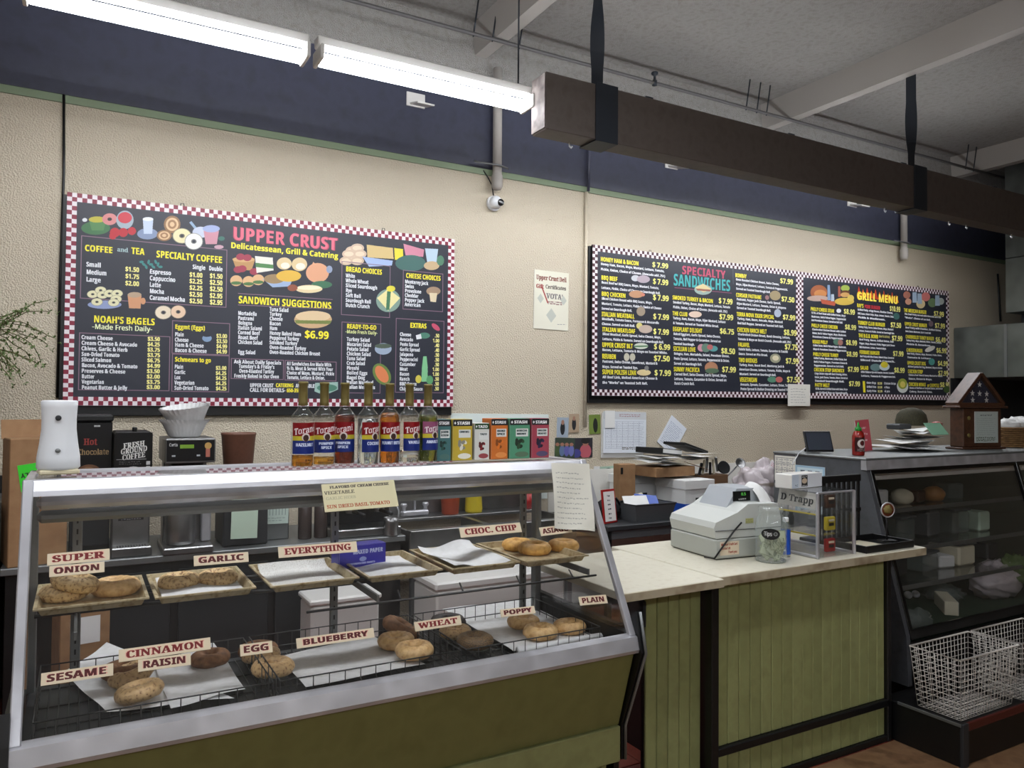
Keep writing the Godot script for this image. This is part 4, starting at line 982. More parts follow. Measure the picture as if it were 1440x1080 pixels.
func wall_things():
	# poster
	var r = alloc(150, 290, Color(0.86, 0.85, 0.78))
	put_text(atlas, "Upper Crust Deli", r.position.x + 8, r.position.y + 24, 22, Color(0.45, 0.2, 0.16), 2, 134)
	put_text(atlas, "Gift", r.position.x + 8, r.position.y + 70, 20, Color(0.55, 0.15, 0.15), 2, 34)
	put_text(atlas, "Certificates", r.position.x + 48, r.position.y + 70, 18, Color(0.3, 0.25, 0.22), 3, 92)
	put_text(atlas, "VOTA'", r.position.x + 52, r.position.y + 112, 26, Color(0.42, 0.4, 0.4), 2, 76)
	scribble(atlas, Rect2i(r.position + Vector2i(60, 146), Vector2i(66, 18)), 2, Color(0.5, 0.36, 0.36), 2, 5, 0.9)
	stroke(atlas, Vector2(r.position) + Vector2(32, 80), Vector2(r.position) + Vector2(60, 160), 6, Color(0.6, 0.25, 0.22))
	for e in [[75, 220, 22, 36], [28, 140, 14, 24], [128, 140, 14, 24]]: fill_poly(atlas, PackedVector2Array([Vector2(r.position) + Vector2(e[0], e[1] - e[3]), Vector2(r.position) + Vector2(e[0] + e[2], e[1]), Vector2(r.position) + Vector2(e[0], e[1] + e[3]), Vector2(r.position) + Vector2(e[0] - e[2], e[1])]), Color(0.72, 0.73, 0.69))
	scribble(atlas, Rect2i(r.position + Vector2i(102, 255), Vector2i(40, 10)), 1, Color(0.4, 0.4, 0.45), 4)
	wall_card("poster", "cream paper poster with red and grey lettering pinned between the menu boards", "poster", 751, 379, 799, 465, uv_of(r), -0.01)
	# note over the border of the two sandwich boards
	r = alloc(120, 130, Color(0.88, 0.87, 0.83))
	scribble(atlas, Rect2i(r.position + Vector2i(14, 20), Vector2i(90, 96)), 6, Color(0.5, 0.5, 0.5), 9, 2, 0.7)
	wall_card("paper_notice", "white paper notice hung over the seam between two menu boards", "notice", 1108, 540, 1139, 571, uv_of(r), 0.0, "", 0.07)
	# calendar and notes over the desk
	r = alloc(300, 300, Color(0.84, 0.86, 0.89))
	atlas.fill_rect(Rect2i(r.position + Vector2i(0, 0), Vector2i(300, 56)), Color(0.78, 0.79, 0.8))
	scribble(atlas, Rect2i(r.position + Vector2i(110, 12), Vector2i(160, 26)), 2, Color(0.6, 0.42, 0.45), 77, 5, 0.9)
	for i in 7: atlas.fill_rect(Rect2i(r.position + Vector2i(14 + i * 39, 70), Vector2i(2, 200)), Color(0.62, 0.64, 0.7))
	for i in 6: atlas.fill_rect(Rect2i(r.position + Vector2i(14, 70 + i * 39), Vector2i(272, 2)), Color(0.62, 0.64, 0.7))
	for i in 5: scribble(atlas, Rect2i(r.position + Vector2i(20, 76 + i * 39), Vector2i(260, 30)), 2, Color(0.42, 0.44, 0.52), 20 + i, 2, 0.9)
	scribble(atlas, Rect2i(r.position + Vector2i(130, 255), Vector2i(110, 20)), 2, Color(0.3, 0.28, 0.2), 31, 5, 0.9)
	var a = pz(849, 579, WALL - 0.03); var b = pz(909, 636, WALL - 0.03)
	var cal = thing("wall_calendar", "white wall calendar with a clipped note, hung above the cluttered desk", "calendar", Vector3((a.x + b.x) / 2, b.y, -WALL))
	card_node(cal, "page", b.x - a.x, a.y - b.y, 0.006, uv_of(r), Vector3(0, (a.y - b.y) / 2, 0.022), Vector3(-0.02, 0, -0.02))
	card_node(cal, "back_page", (b.x - a.x) * 0.98, (a.y - b.y) * 1.08, 0.006, Rect2(0.002, 0.002, 0.001, 0.001), Vector3(-0.01, (a.y - b.y) / 2 - 0.025, 0.008), Vector3(0, 0, -0.02), M.paper)
	card_node(cal, "clipped_note", 0.1, 0.14, 0.002, Rect2(0.002, 0.002, 0.001, 0.001), Vector3(-0.16, 0.28, 0.03), Vector3.ZERO, M.paper)
	r = alloc(160, 220, Color(0.87, 0.89, 0.92))
	scribble(atlas, Rect2i(r.position + Vector2i(18, 30), Vector2i(124, 170)), 14, Color(0.5, 0.55, 0.66), 41, 3, 0.75)
	var nt = card_node(self, "wall_note", 0.21, 0.28, 0.003, uv_of(r), pz(945, 612, WALL - 0.006), Vector3(0, 0, -0.62))
	tag(nt, "white printed sheet taped to the wall at a steep tilt", "notice")
	# long pale sheet behind the tea boxes
	r = alloc(260, 110, Color(0.84, 0.88, 0.86))
	scribble(atlas, Rect2i(r.position + Vector2i(120, 40), Vector2i(120, 20)), 2, Color(0.35, 0.4, 0.6), 44, 3)
	wall_card("wall_sheet", "long pale sheet fixed to the wall behind the tea boxes", "notice", 633, 582, 770, 700, uv_of(r), -0.012)
	# snapshots
	var shots = [[783, 587, 799, 615, Color(0.6, 0.65, 0.7), "snapshot of a person in a pale frame, pinned beside the tea boxes"], [800, 582, 814, 608, Color(0.66, 0.58, 0.48), "narrow snapshot with a dark figure on tan, pinned to the wall"], [828, 583, 844, 610, Color(0.42, 0.5, 0.2), "small bright green snapshot pinned beside the calendar"], [780, 616, 808, 644, Color(0.2, 0.25, 0.2), "snapshot of a group outdoors, pinned low on the wall"], [806, 616, 833, 643, Color(0.16, 0.15, 0.18), "snapshot of a person in pink, pinned low on the wall"], [844, 656, 867, 686, Color(0.62, 0.72, 0.64), "snapshot of a dark-haired person before green, above the desk"], [835, 656, 843, 672, Color(0.85, 0.85, 0.84), "tiny white card with a black dot pinned above the desk"]]
	for i in shots.size():
		var e = shots[i]
		r = alloc(60, 80, e[4])
		var o = Vector2(r.position)
		if i == 0 or i == 1: fill_ellipse(atlas, o.x + 30, o.y + 44, 12, 26, Color(0.1, 0.1, 0.12)); fill_ellipse(atlas, o.x + 30, o.y + 20, 8, 10, Color(0.6, 0.45, 0.38))
		if i == 2: fill_ellipse(atlas, o.x + 34, o.y + 45, 12, 30, Color(0.08, 0.1, 0.05))
		if i == 3:
			for k in 4: fill_ellipse(atlas, o.x + 8 + k * 14, o.y + 50, 8, 22, [Color(0.24, 0.32, 0.18), Color(0.36, 0.44, 0.58), Color(0.36, 0.36, 0.62), Color(0.4, 0.42, 0.66)][k]); fill_ellipse(atlas, o.x + 8 + k * 14, o.y + 26, 6, 7, Color(0.6, 0.42, 0.34))
		if i == 4: fill_ellipse(atlas, o.x + 38, o.y + 55, 18, 30, Color(0.7, 0.34, 0.38)); fill_ellipse(atlas, o.x + 38, o.y + 22, 9, 11, Color(0.62, 0.42, 0.34)); fill_ellipse(atlas, o.x + 10, o.y + 62, 14, 18, Color(0.24, 0.24, 0.5)); fill_ellipse(atlas, o.x + 38, o.y + 12, 14, 12, Color(0.08, 0.06, 0.06))
		if i == 5: fill_ellipse(atlas, o.x + 30, o.y + 40, 24, 34, Color(0.12, 0.3, 0.22)); fill_ellipse(atlas, o.x + 30, o.y + 44, 15, 22, Color(0.07, 0.05, 0.06)); fill_ellipse(atlas, o.x + 32, o.y + 48, 8, 12, Color(0.75, 0.55, 0.5))
		if i == 6: fill_ellipse(atlas, o.x + 30, o.y + 36, 16, 18, Color(0.06, 0.06, 0.07))
		wall_card("snapshot", e[5], "photo", e[0], e[1], e[2], e[3], uv_of(r), 0.03 * ((i % 3) - 1), "", 0.004 + 0.002 * (i % 2))
	# hanging vine at the left edge
	var p = thing("trailing_plant", "sparse green trailing plant hanging beside the deli menu board", "plant", Vector3(-0.45, 1.93, -4.6))
	var st = new_st(true); var lf = new_st()
	rng.seed = 12
	for k in 26:
		var pts = []
		var q = Vector3(rng.randf_range(-0.1, 0.08), rng.randf_range(-0.12, 0.05), rng.randf_range(-0.08, 0.08))
		var d = Vector3(rng.randf_range(0.1, 1.0), rng.randf_range(-0.7, 0.5), rng.randf_range(-0.4, 0.4)).normalized()
		for i in 9:
			pts.append(q)
			q += d * 0.034
			d = (d + Vector3(0, -0.12, 0) + Vector3(rng.randf_range(-0.3, 0.3), rng.randf_range(-0.3, 0.3), rng.randf_range(-0.3, 0.3))).normalized()
			for m in 5:
				var u = Vector3(rng.randf_range(-1, 1), rng.randf_range(-1, 1), rng.randf_range(-1, 1)).normalized()
				var w = u.cross(Vector3(0.3, 1, 0.2)).normalized() * 0.0055
				var e = q + u * 0.02
				oquad(lf, q, (q + e) / 2 + w, e, (q + e) / 2 - w, q - Vector3(0, 1, 0))
		add_tube(st, pts, 0.0022, 4)
	part(p, "stems", done(st), M.stem)
	var fo = part(p, "foliage", done(lf), M.leaf)
	fo.set_meta("kind", "stuff")
	part(p, "hanging_basket", lathe([Vector2(0, -0.12), Vector2(0.08, -0.12), Vector2(0.12, 0.0), Vector2(0.125, 0.02), Vector2(0.1, 0.0), Vector2(0, -0.01)], 18), M.brown_plastic, Vector3(-0.12, -0.05, 0))
	part(p, "hanging_wire", tube([Vector3(-0.12, -0.05, 0), Vector3(-0.12, 2.49, 0)], 0.003, 5), M.wire)

# ------------------------------------------------------------------ the bagel case
const C0 := -0.13        # ends of the case along the wall
const C1 := 1.70
const GT := Vector2(2.44, 1.375)     # front glass, top edge (n, h)
const GB := Vector2(2.13, 0.785)     # and bottom edge

func glass_point(px, py, lift := 0.0) -> Vector3:
	var nrm = Vector3(0, GT.x - GB.x, GT.y - GB.y).normalized()
	return plane_at(px, py, Vector3(0, GT.y, -GT.x) + nrm * lift, nrm)

func glass_basis(tilt: float) -> Basis:
	return Basis(Vector3.RIGHT, -atan2(GT.x - GB.x, GT.y - GB.y)) * Basis(Vector3.BACK, tilt)

func bagel_case():
	var o = thing("display_case", "aluminium framed glass display case of bagels with olive front panel", "display case", Vector3((C0 + C1) / 2.0, 0, -2.45))
	var ang = atan2(GT.x - GB.x, GT.y - GB.y)
	var len = GT.distance_to(GB)
	var mid = Vector3(0, (GT.y + GB.y) / 2.0, -(GT.x + GB.x) / 2.0 + 2.45)
	var W = C1 - C0
	# panes
	part(o, "front_pane", box(W - 0.05, len - 0.01, 0.006, 0.0), M.glass, mid + Vector3(0, 0, 0.0), Vector3(-ang, 0, 0))
	for s in [C0 + 0.012, C1 - 0.012]:
		profile_part(o, "end_pane", [[GB.x + 0.012, GB.y + 0.005], [GT.x + 0.02, GT.y - 0.02], [2.775, GT.y - 0.02], [2.775, GB.y + 0.005]], s - 0.003, s + 0.003, M.glass_side)
	span(o, "top_pane", C0 + 0.02, C1 - 0.02, 1.362, 1.37, GT.x + 0.02, 2.76, M.glass_side, 0.001)
	# aluminium frame
	profile_part(o, "top_bar", [[GT.x - 0.022, 1.334], [GT.x - 0.018, 1.348], [GT.x + 0.0, 1.375], [GT.x + 0.024, 1.377], [GT.x + 0.024, 1.337]], C0, C1, M.alu)
	span(o, "inner_bar", C0 + 0.03, C1 - 0.03, 1.29, 1.325, GT.x + 0.03, GT.x + 0.07, M.alu, 0.012)
	span(o, "inner_bar", C0 + 0.03, C1 - 0.03, 1.25, 1.285, GT.x + 0.05, GT.x + 0.085, M.steel_dull, 0.012)
	span(o, "back_top_bar", C0, C1, 1.345, 1.375, 2.745, 2.79, M.alu, 0.004)
	for s in [C0 + 0.012, C1 - 0.012]:
		part(o, "end_post", box(0.026, len, 0.02, 0.003), M.alu, mid + Vector3(s - o.position.x, 0, 0.004), Vector3(-ang, 0, 0))
		span(o, "end_top_bar", s - 0.012, s + 0.012, 1.345, 1.375, GT.x, 2.79, M.alu, 0.003)
		span(o, "back_post", s - 0.014, s + 0.014, 0.7, 1.36, 2.75, 2.79, M.steel_dull, 0.003)
	profile_part(o, "front_rail", [[GB.x - 0.022, GB.y + 0.002], [GB.x + 0.012, GB.y + 0.008], [GB.x + 0.012, GB.y - 0.05], [GB.x - 0.03, GB.y - 0.052], [GB.x - 0.034, GB.y - 0.04]], C0 - 0.005, C1 + 0.005, M.alu)
	# slotted shelf standards at the back
	for s in [0.0, 0.82, 1.62]:
		var st = thing_part(o, "shelf_standard", Vector3(s - o.position.x, 0, 0))
		part(st, "channel", box(0.028, 0.64, 0.014, 0.002), M.steel_dull, Vector3(0, 1.02, -0.315))
		for k in 18: part(st, "slot", box(0.005, 0.016, 0.003, 0.0), M.black, Vector3(0, 0.74 + k * 0.034, -0.307))
		part(st, "bracket", box(0.008, 0.022, 0.46, 0.001), M.steel_dull, Vector3(0, 0.982, -0.07))
	# shelf rods that carry the trays
	for n in [2.5, 2.62, 2.72]:
		part(o, "shelf_rod", tube([Vector3(C0 + 0.03, 0.994, -n) - o.position, Vector3(C1 - 0.03, 0.994, -n) - o.position], 0.006, 6), M.wire)
	part(o, "shelf_lip", tube([Vector3(0.6, 0.965, -2.3) - o.position, Vector3(C1 - 0.04, 0.965, -2.3) - o.position], 0.004, 6), M.wire)
	for s in [0.9, 1.12, 1.34, 1.56]: part(o, "lip_stay", tube([Vector3(s, 0.965, -2.3) - o.position, Vector3(s, 0.99, -2.33) - o.position], 0.003, 5), M.wire)
	# deck and body
	span(o, "deck", C0 + 0.01, C1 - 0.01, 0.69, 0.705, GB.x + 0.02, 2.79, M.dark_steel, 0.001)
	profile_part(o, "front_panel", [[2.118, 0.735], [2.205, 0.452], [2.235, 0.452], [2.15, 0.735]], C0 + 0.008, C1 - 0.008, M.olive)
	span(o, "lightened_base_board", C0 + 0.008, C1 - 0.008, 0.325, 0.45, 2.192, 2.217, M.plank[1], 0.003)  # lighter plank colour than the panel above stands in for light falling here
	span(o, "body", C0 + 0.03, C1 - 0.03, 0.02, 0.69, 2.275, 2.78, M.black, 0.002)
	var k = 0
	var s = C0 + 0.02
	while s < C1 - 0.04:
		var w = minf(0.088, C1 - 0.02 - s)
		span(o, "base_plank", s, s + w - 0.003, 0.0, 0.325, 2.252, 2.268, M.plank[k % 3], 0.004)
		s += w
		k += 1
	# black end cheeks with a metal edge
	for c in [[C1 - 0.002, C1 + 0.022], [C0 - 0.022, C0 + 0.002]]:
		profile_part(o, "end_cheek", [[2.12, 0.87], [2.1, 0.8], [2.085, 0.735], [2.195, 0.45], [2.195, 0.33], [2.24, 0.33], [2.24, 0.0], [2.79, 0.0], [2.79, 0.8], [2.2, 0.8]], c[0], c[1], M.black)
	part(o, "cheek_edge", tube([Vector3(C1 + 0.012, 0.87, -2.11) - o.position, Vector3(C1 + 0.012, 0.735, -2.078) - o.position, Vector3(C1 + 0.012, 0.45, -2.19) - o.position, Vector3(C1 + 0.012, 0.33, -2.19) - o.position], 0.006, 5), M.steel_dull)

func half_tray(at: Vector3, w: float, d: float, label: String) -> Node3D:
	var o = thing("baking_tray", label, "tray", at, 0.0)
	var st = new_st()
	var h = 0.024; var lip = 0.009; var t = 0.018
	var ring = func(x, y, z): return [Vector3(-x, y, -z), Vector3(x, y, -z), Vector3(x, y, z), Vector3(-x, y, z)]
	var a = ring.call(w / 2 - t, 0.002, d / 2 - t)
	var b = ring.call(w / 2 - lip, h, d / 2 - lip)
	var c = ring.call(w / 2, h, d / 2)
	var e = ring.call(w / 2, h - 0.005, d / 2)
	var f = ring.call(w / 2 - lip - 0.002, h - 0.004, d / 2 - lip - 0.002)
	var g = ring.call(w / 2 - t - 0.002, 0.0, d / 2 - t - 0.002)
	oquad(st, a[0], a[1], a[2], a[3], Vector3(0, -1, 0))
	oquad(st, g[0], g[1], g[2], g[3], Vector3(0, 1, 0))
	for i in 4:
		var j = (i + 1) % 4
		oquad(st, a[i], a[j], b[j], b[i], (a[i] + a[j]) * 0.6 + Vector3(0, -0.05, 0))
		oquad(st, b[i], b[j], c[j], c[i], Vector3(0, -1, 0))
		oquad(st, c[i], c[j], e[j], e[i], Vector3.ZERO)
		oquad(st, e[i], e[j], f[j], f[i], Vector3(0, 1, 0))
		oquad(st, f[i], f[j], g[j], g[i], Vector3(0, 0.3, 0))
	part(o, "pan", done(st), M.tray)
	return o

func bagel_mesh(R: float, r: float, seed_: int) -> ArrayMesh:
	var key = ["bagel", R, r, seed_]
	if mesh_cache.has(key): return mesh_cache[key]
	var nz := FastNoiseLite.new()
	nz.seed = seed_
	nz.frequency = 0.9
	var f = func(i, j, nu, nv):
		var a = TAU * (i % nu) / nu; var b = TAU * (j % nv) / nv
		var k = 1.0 + 0.13 * nz.get_noise_3d(cos(a) * 2.0, sin(b) * 1.2, sin(a) * 2.0)
		var q = R + r * cos(b) * k * (1.0 if cos(b) > 0.0 else 0.82)
		return Vector3(cos(a) * q, maxf(-r * 0.66, r * 0.86 * sin(b) * k), sin(a) * q)
	var st = new_st(true)
	for i in 30:
		for j in 14:
			var p = [f.call(i, j, 30, 14), f.call(i, j + 1, 30, 14), f.call(i + 1, j + 1, 30, 14), f.call(i + 1, j, 30, 14)]
			for q in [0, 3, 2, 0, 2, 1]: st.add_vertex(p[q])
	mesh_cache[key] = done(st)
	return mesh_cache[key]

func bagel(px, py, h, material, label, scale := 1.0, group := "", tip := Vector3.ZERO):
	var R = 0.034 * scale; var r = 0.024 * scale
	var q = ph(px, py, h + r * 0.66)
	if q.z < -2.7: q.z = -2.7
	return solo("bagel", bagel_mesh(R, r, 1 + int(px) % 4), material, label, "bagel", q, Vector3(tip.x, px * 0.37, tip.z), group)

func wire_basket_dark(s0, s1, label):
	var o = thing("wire_basket", label, "basket", Vector3((s0 + s1) / 2, 0.708, -2.51))
	var w = (s1 - s0) / 2.0; var d = 0.235; var h = 0.075
	var st = new_st(true)
	for i in 24:
		var x = -w + 2 * w * i / 23.0
		add_tube(st, [Vector3(x, 0.003, -d), Vector3(x, 0.003, d)], 0.0016, 4)
	for i in 4:
		var z = -d + 2 * d * i / 3.0
		add_tube(st, [Vector3(-w, 0.0, z), Vector3(w, 0.0, z)], 0.0022, 4)
	part(o, "floor_grid", done(st), M.wire)
	for e in [["front_fence", d], ["back_fence", -d]]:
		st = new_st(true)
		for y in [0.03, h]: add_tube(st, [Vector3(-w, y, e[1]), Vector3(w, y, e[1])], 0.0022, 5)
		for i in 13:
			var x = -w + 2 * w * i / 12.0
			add_tube(st, [Vector3(x, 0.0, e[1]), Vector3(x, h, e[1])], 0.0016, 4)
		part(o, e[0], done(st), M.wire)
	for sx in [-1, 1]:
		st = new_st(true)
		for y in [0.03, h]: add_tube(st, [Vector3(sx * w, y, -d), Vector3(sx * w, y, d)], 0.0022, 5)
		for i in 10:
			var z = -d + 2 * d * i / 9.0
			add_tube(st, [Vector3(sx * w, 0.0, z), Vector3(sx * w, h, z)], 0.0016, 4)
		part(o, "side_fence", done(st), M.wire)

func paper_patch(pts: Array, h: float, material, label: String, called := "parchment_sheet", wave := 0.004):   # a sheet lying at level h, corners by pixel: four corners in turn
	var c = []
	for p in pts: c.append(ph(p[0], p[1], h))
	var mid = (c[0] + c[1] + c[2] + c[3]) / 4.0
	var f = func(u, v):
		var q = c[0].lerp(c[1], u).lerp(c[3].lerp(c[2], u), v) - mid
		q.y += wave * (sin(u * 7.0 + v * 3.0) + sin(v * 9.0 - u * 2.0)) * 0.5 + wave
		return q
	return solo(called, sheet(12, 12, f), material, label, "paper", mid)

func placard(q: Array, lines: Array, serif: bool, label: String, called := "flavour_sign"):   # q: corner pixels TL, TR, BR, BL on the front glass
	var w = []
	for p in q: w.append(glass_point(p[0], p[1], 0.005))
	var width = ((w[1] - w[0]).length() + (w[2] - w[3]).length()) / 2.0
	var height = ((w[3] - w[0]).length() + (w[2] - w[1]).length()) / 2.0
	var vup = Vector3(0, GT.y - GB.y, -(GT.x - GB.x)).normalized()
	var e = (w[1] - w[0]).normalized()
	var tilt = atan2(e.dot(vup), e.x)
	var pw = int(clampf(width * 1500.0, 60, 420)); var phh = int(pw * height / width)
	var r = alloc(pw, phh, Color(0.83, 0.77, 0.66))
	var n = lines.size()
	for i in n:
		put_text(atlas, lines[i], r.position.x + pw * 0.06, r.position.y + phh * (0.16 + 0.0), phh * 0.62, Color(0.86, 0.62, 0.56), 2 if serif else 1, pw * 0.88)
		put_text(atlas, lines[i], r.position.x + pw * 0.07, r.position.y + phh * 0.2, phh * 0.56, Color(0.42, 0.06, 0.06) if serif else Color(0.3, 0.04, 0.05), 2 if serif else 1, pw * 0.86)
	var o = card_node(self, called, width, height, 0.003, uv_of(r), (w[0] + w[1] + w[2] + w[3]) / 4.0, Vector3.ZERO, M.print, M.paper_warm)
	o.transform.basis = glass_basis(tilt)
	tag(o, label, "sign")
	return o

func cr(ox, oy, k, pts: Array) -> Array:     # corner list in crop pixels to photograph pixels
	var out = []
	for i in range(0, pts.size(), 2): out.append([ox + pts[i] / k, oy + pts[i + 1] / k])
	return out

func case_contents():
	# trays on the shelf: front corners in the photograph
	var fronts = [[47, 211, "a super onion row of bagels"], [219, 361, "a paper sheet and two garlic bagels"], [381, 506, "crumbs on white paper"], [518, 623, "white paper and a blue box on its edge"], [635, 732, "creased white paper"], [740, 828, "paper and golden cheese bagels"]]
	var th = 1.001
	var centres = []
	for i in 6:
		var e = fronts[i]
		var a = pz(e[0], 800, 2.45 - i * 0.016).x; var b = pz(e[1], 800, 2.45 - i * 0.016).x
		var w = clampf(b - a, 0.2, 0.33)
		var fr = 2.45 - i * 0.016
		var dp = 2.775 - fr
		var t = half_tray(Vector3((a + b) / 2.0, th, -(fr + 2.775) / 2.0), w, dp, "shallow baking tray holding " + e[2])
		centres.append([t.position, w])
		if i in [1, 2, 3, 4]:
			rng.seed = 50 + i
			var ph0 = rng.randf() * 6.0
			var wave = [0.0, 0.004, 0.002, 0.004, 0.012][i]
			var f = func(u, v):
				var curl = pow(clampf((v - 0.8) / 0.2, 0, 1), 2) * (0.02 if i in [2, 4] else 0.004)
				return Vector3((u - 0.5) * (w - 0.05), 0.006 + wave * (1.0 + sin(u * 6.0 + ph0 + v * 2.0)) + curl, (0.5 - v) * (dp - 0.05))
			solo("tray_liner", sheet(12, 12, f), M.crumbs if i == 2 else M.parchment, ["", "white liner paper under the garlic bagels", "white liner paper sprinkled with dark crumbs", "white liner paper beside the blue box", "creased white liner paper on an empty tray"][i], "paper", t.position)
	var tr = th + 0.004
	bagel(106, 819, tr + 0.03, M.bagel_onion, "onion bagel leaning on another, behind the SUPER ONION sign", 1.15, "", Vector3(0.25, 0, 0))
	bagel(90, 833, tr, M.bagel_onion, "onion topped bagel in front of its tray, under the SUPER ONION sign", 1.15)
	bagel(163, 825, tr, M.bagel, "smooth pale bagel alone on the super onion tray", 1.2)
	bagel(252, 817, tr, M.bagel_onion, "garlic bagel beside the tray rim, further from the GARLIC sign", 1.1)
	bagel(306, 812, tr, M.bagel_seed if false else M.bagel_onion, "garlic bagel under the GARLIC sign", 1.1)
	bagel(728, 766, tr, M.bagel_cheese, "golden cheese bagel at the back of the asiago tray", 1.1)
	bagel(752, 771, tr, M.bagel_cheese, "golden cheese bagel at the front of the asiago tray", 1.15)
	bagel(792, 767, tr, M.bagel_cheese, "golden cheese bagel under the ASIAGO sign", 1.1)
	# blue box of waxed paper
	var r = alloc(180, 90, Color(0.2, 0.18, 0.62))
	put_text(atlas, "WAXED PAPER", r.position.x + 50, r.position.y + 18, 18, Color(0.75, 0.78, 0.92), 1, 120)
	fill_ellipse(atlas, r.position.x + 90, r.position.y + 58, 14, 10, Color(0.6, 0.64, 0.86))
	put_text(atlas, "INTERFOLDED SHEETS", r.position.x + 40, r.position.y + 72, 8, Color(0.7, 0.73, 0.9), 1, 100)
	var bp = ph(513, 797, tr + 0.002)
	var bx = thing("wax_paper_box", "blue carton of waxed paper standing between two trays", "box", bp + Vector3(-0.01, 0, -0.04), 0.12)
	part(bx, "carton", box(0.18, 0.078, 0.07, 0.003), mat(Color(0.16, 0.14, 0.55), 0.4), Vector3(0, 0.039, 0))
	card_node(bx, "printed_face", 0.178, 0.076, 0.001, uv_of(r), Vector3(0, 0.039, 0.0358), Vector3.ZERO, M.print_gloss)
	# wire baskets on the deck
	wire_basket_dark(-0.09, 0.5, "dark wire basket holding sesame and cinnamon raisin bagels")
	wire_basket_dark(0.52, 1.1, "dark wire basket holding egg and blueberry bagels")
	wire_basket_dark(1.12, 1.66, "dark wire basket holding wheat and poppy bagels")
	var bh = 0.716
	paper_patch([[88, 950], [150, 905], [330, 985], [150, 1005]], bh, M.parchment, "creased parchment under the cinnamon raisin bagels", "parchment_sheet", 0.006)
	paper_patch([[215, 935], [300, 905], [345, 972], [240, 1000]], bh + 0.006, M.parchment, "second parchment sheet beside the cinnamon raisin sign", "parchment_sheet", 0.006)
	paper_patch([[392, 925], [520, 893], [598, 935], [430, 968]], bh, M.parchment, "flat parchment under the BLUEBERRY sign", "parchment_sheet", 0.003)
	paper_patch([[622, 858], [745, 842], [845, 895], [722, 918]], bh, M.parchment, "wide parchment under the poppy bagels", "parchment_sheet", 0.005)
	solo("parchment_roll", tube([ph(728, 916, bh + 0.02), ph(845, 896, bh + 0.02)], 0.016, 10), M.parchment, "rolled front edge of parchment lying before the poppy bagels", "paper")
	var b2 = bh + 0.012
	bagel(169, 900, b2, M.bagel_dark, "dark brown bagel at the back of the sesame basket", 1.2)
	bagel(184, 948, b2, M.bagel_raisin, "raisin speckled bagel under the CINNAMON RAISIN sign", 1.15, "", Vector3(0.2, 0, 0.1))
	bagel(196, 972, b2 + 0.008, M.bagel_raisin, "raisin speckled bagel lying lowest in the sesame basket", 1.15, "", Vector3(0.15, 0, -0.1))
	bagel(278, 890, b2, M.bagel_dark, "brown bagel half hidden behind the CINNAMON sign", 1.1)
	bagel(348, 893, b2, M.bagel_dark, "dark bagel behind the EGG sign", 1.15)
	bagel(367, 921, b2, M.bagel_raisin, "pale dotted bagel just under the EGG sign", 1.1, "", Vector3(0.1, 0, 0.1))
	bagel(384, 938, b2 + 0.006, M.bagel_raisin, "pale dotted bagel in front of another, under the EGG sign", 1.15)
	bagel(547, 872, b2, M.bagel_dark, "large brown bagel beside the BLUEBERRY sign", 1.3, "", Vector3(0.5, 0, 0))
	bagel(557, 901, b2, M.bagel, "golden bagel between the BLUEBERRY and WHEAT signs", 1.15)
	bagel(583, 914, b2 + 0.004, M.bagel, "golden bagel in front of another, under the WHEAT sign", 1.15)
	bagel(602, 858, b2, M.bagel_black, "blackish pumpernickel bagel at the back under the WHEAT sign", 1.2)
	bagel(640, 888, b2, M.bagel_raisin, "brown wheat bagel under the WHEAT sign", 1.05)
	bagel(668, 901, b2, M.bagel_seed, "dark poppy seed bagel lying on bare wire", 1.15)
	bagel(736, 874, b2, M.bagel, "pale bagel right under the POPPY sign", 1.1)
	bagel(760, 888, b2, M.bagel, "pale bagel in front on the wide parchment", 1.15)
	bagel(801, 881, b2, M.bagel, "pale bagel on the wide parchment, below the PLAIN sign", 1.1)
	# signs stuck on the front glass
	placard(cr(40, 680, 7.2, [190, 715, 820, 660, 825, 775, 190, 833]), ["SUPER"], true, "cream sign reading SUPER in red serif capitals")
	placard(cr(40, 680, 7.2, [210, 840, 770, 790, 770, 895, 212, 950]), ["ONION"], false, "cream sign reading ONION in dark red capitals")
	placard(cr(230, 690, 7.2, [305, 662, 858, 620, 858, 715, 308, 770]), ["GARLIC"], false, "cream sign reading GARLIC")
	placard(cr(280, 760, 4.235, [470, 40, 938, 5, 940, 68, 474, 105]), ["EVERYTHING"], true, "cream sign reading EVERYTHING")
	placard(cr(600, 680, 7.2, [330, 450, 945, 395, 960, 492, 345, 550]), ["CHOC. CHIP"], true, "cream sign reading CHOC. CHIP")
	placard(cr(700, 640, 6.75, [395, 690, 690, 655, 700, 735, 408, 768]), ["ASIAGO"], false, "cream sign reading ASIAGO, partly covered by a note")
	placard(cr(0, 760, 3.376, [193, 632, 537, 583, 538, 640, 196, 692]), ["SESAME"], false, "cream sign reading SESAME")
	placard(cr(0, 760, 3.376, [562, 520, 998, 460, 1000, 515, 565, 580]), ["CINNAMON"], true, "cream sign reading CINNAMON")
	placard(cr(0, 760, 3.376, [655, 567, 905, 535, 906, 590, 657, 625]), ["RAISIN"], false, "cream sign reading RAISIN")
	placard(cr(280, 760, 4.235, [243, 622, 435, 598, 436, 665, 246, 692]), ["EGG"], false, "cream sign reading EGG")
	placard(cr(280, 760, 4.235, [578, 585, 1040, 520, 1041, 577, 582, 646]), ["BLUEBERRY"], false, "cream sign reading BLUEBERRY")
	placard(cr(560, 740, 4.0, [90, 540, 350, 502, 354, 555, 95, 592]), ["WHEAT"], true, "cream sign reading WHEAT")
	placard(cr(560, 740, 4.0, [572, 470, 765, 448, 770, 490, 580, 513]), ["POPPY"], false, "cream sign reading POPPY")
	placard(cr(560, 740, 4.0, [1015, 398, 1170, 385, 1174, 432, 1022, 447]), ["PLAIN"], false, "cream sign reading PLAIN")
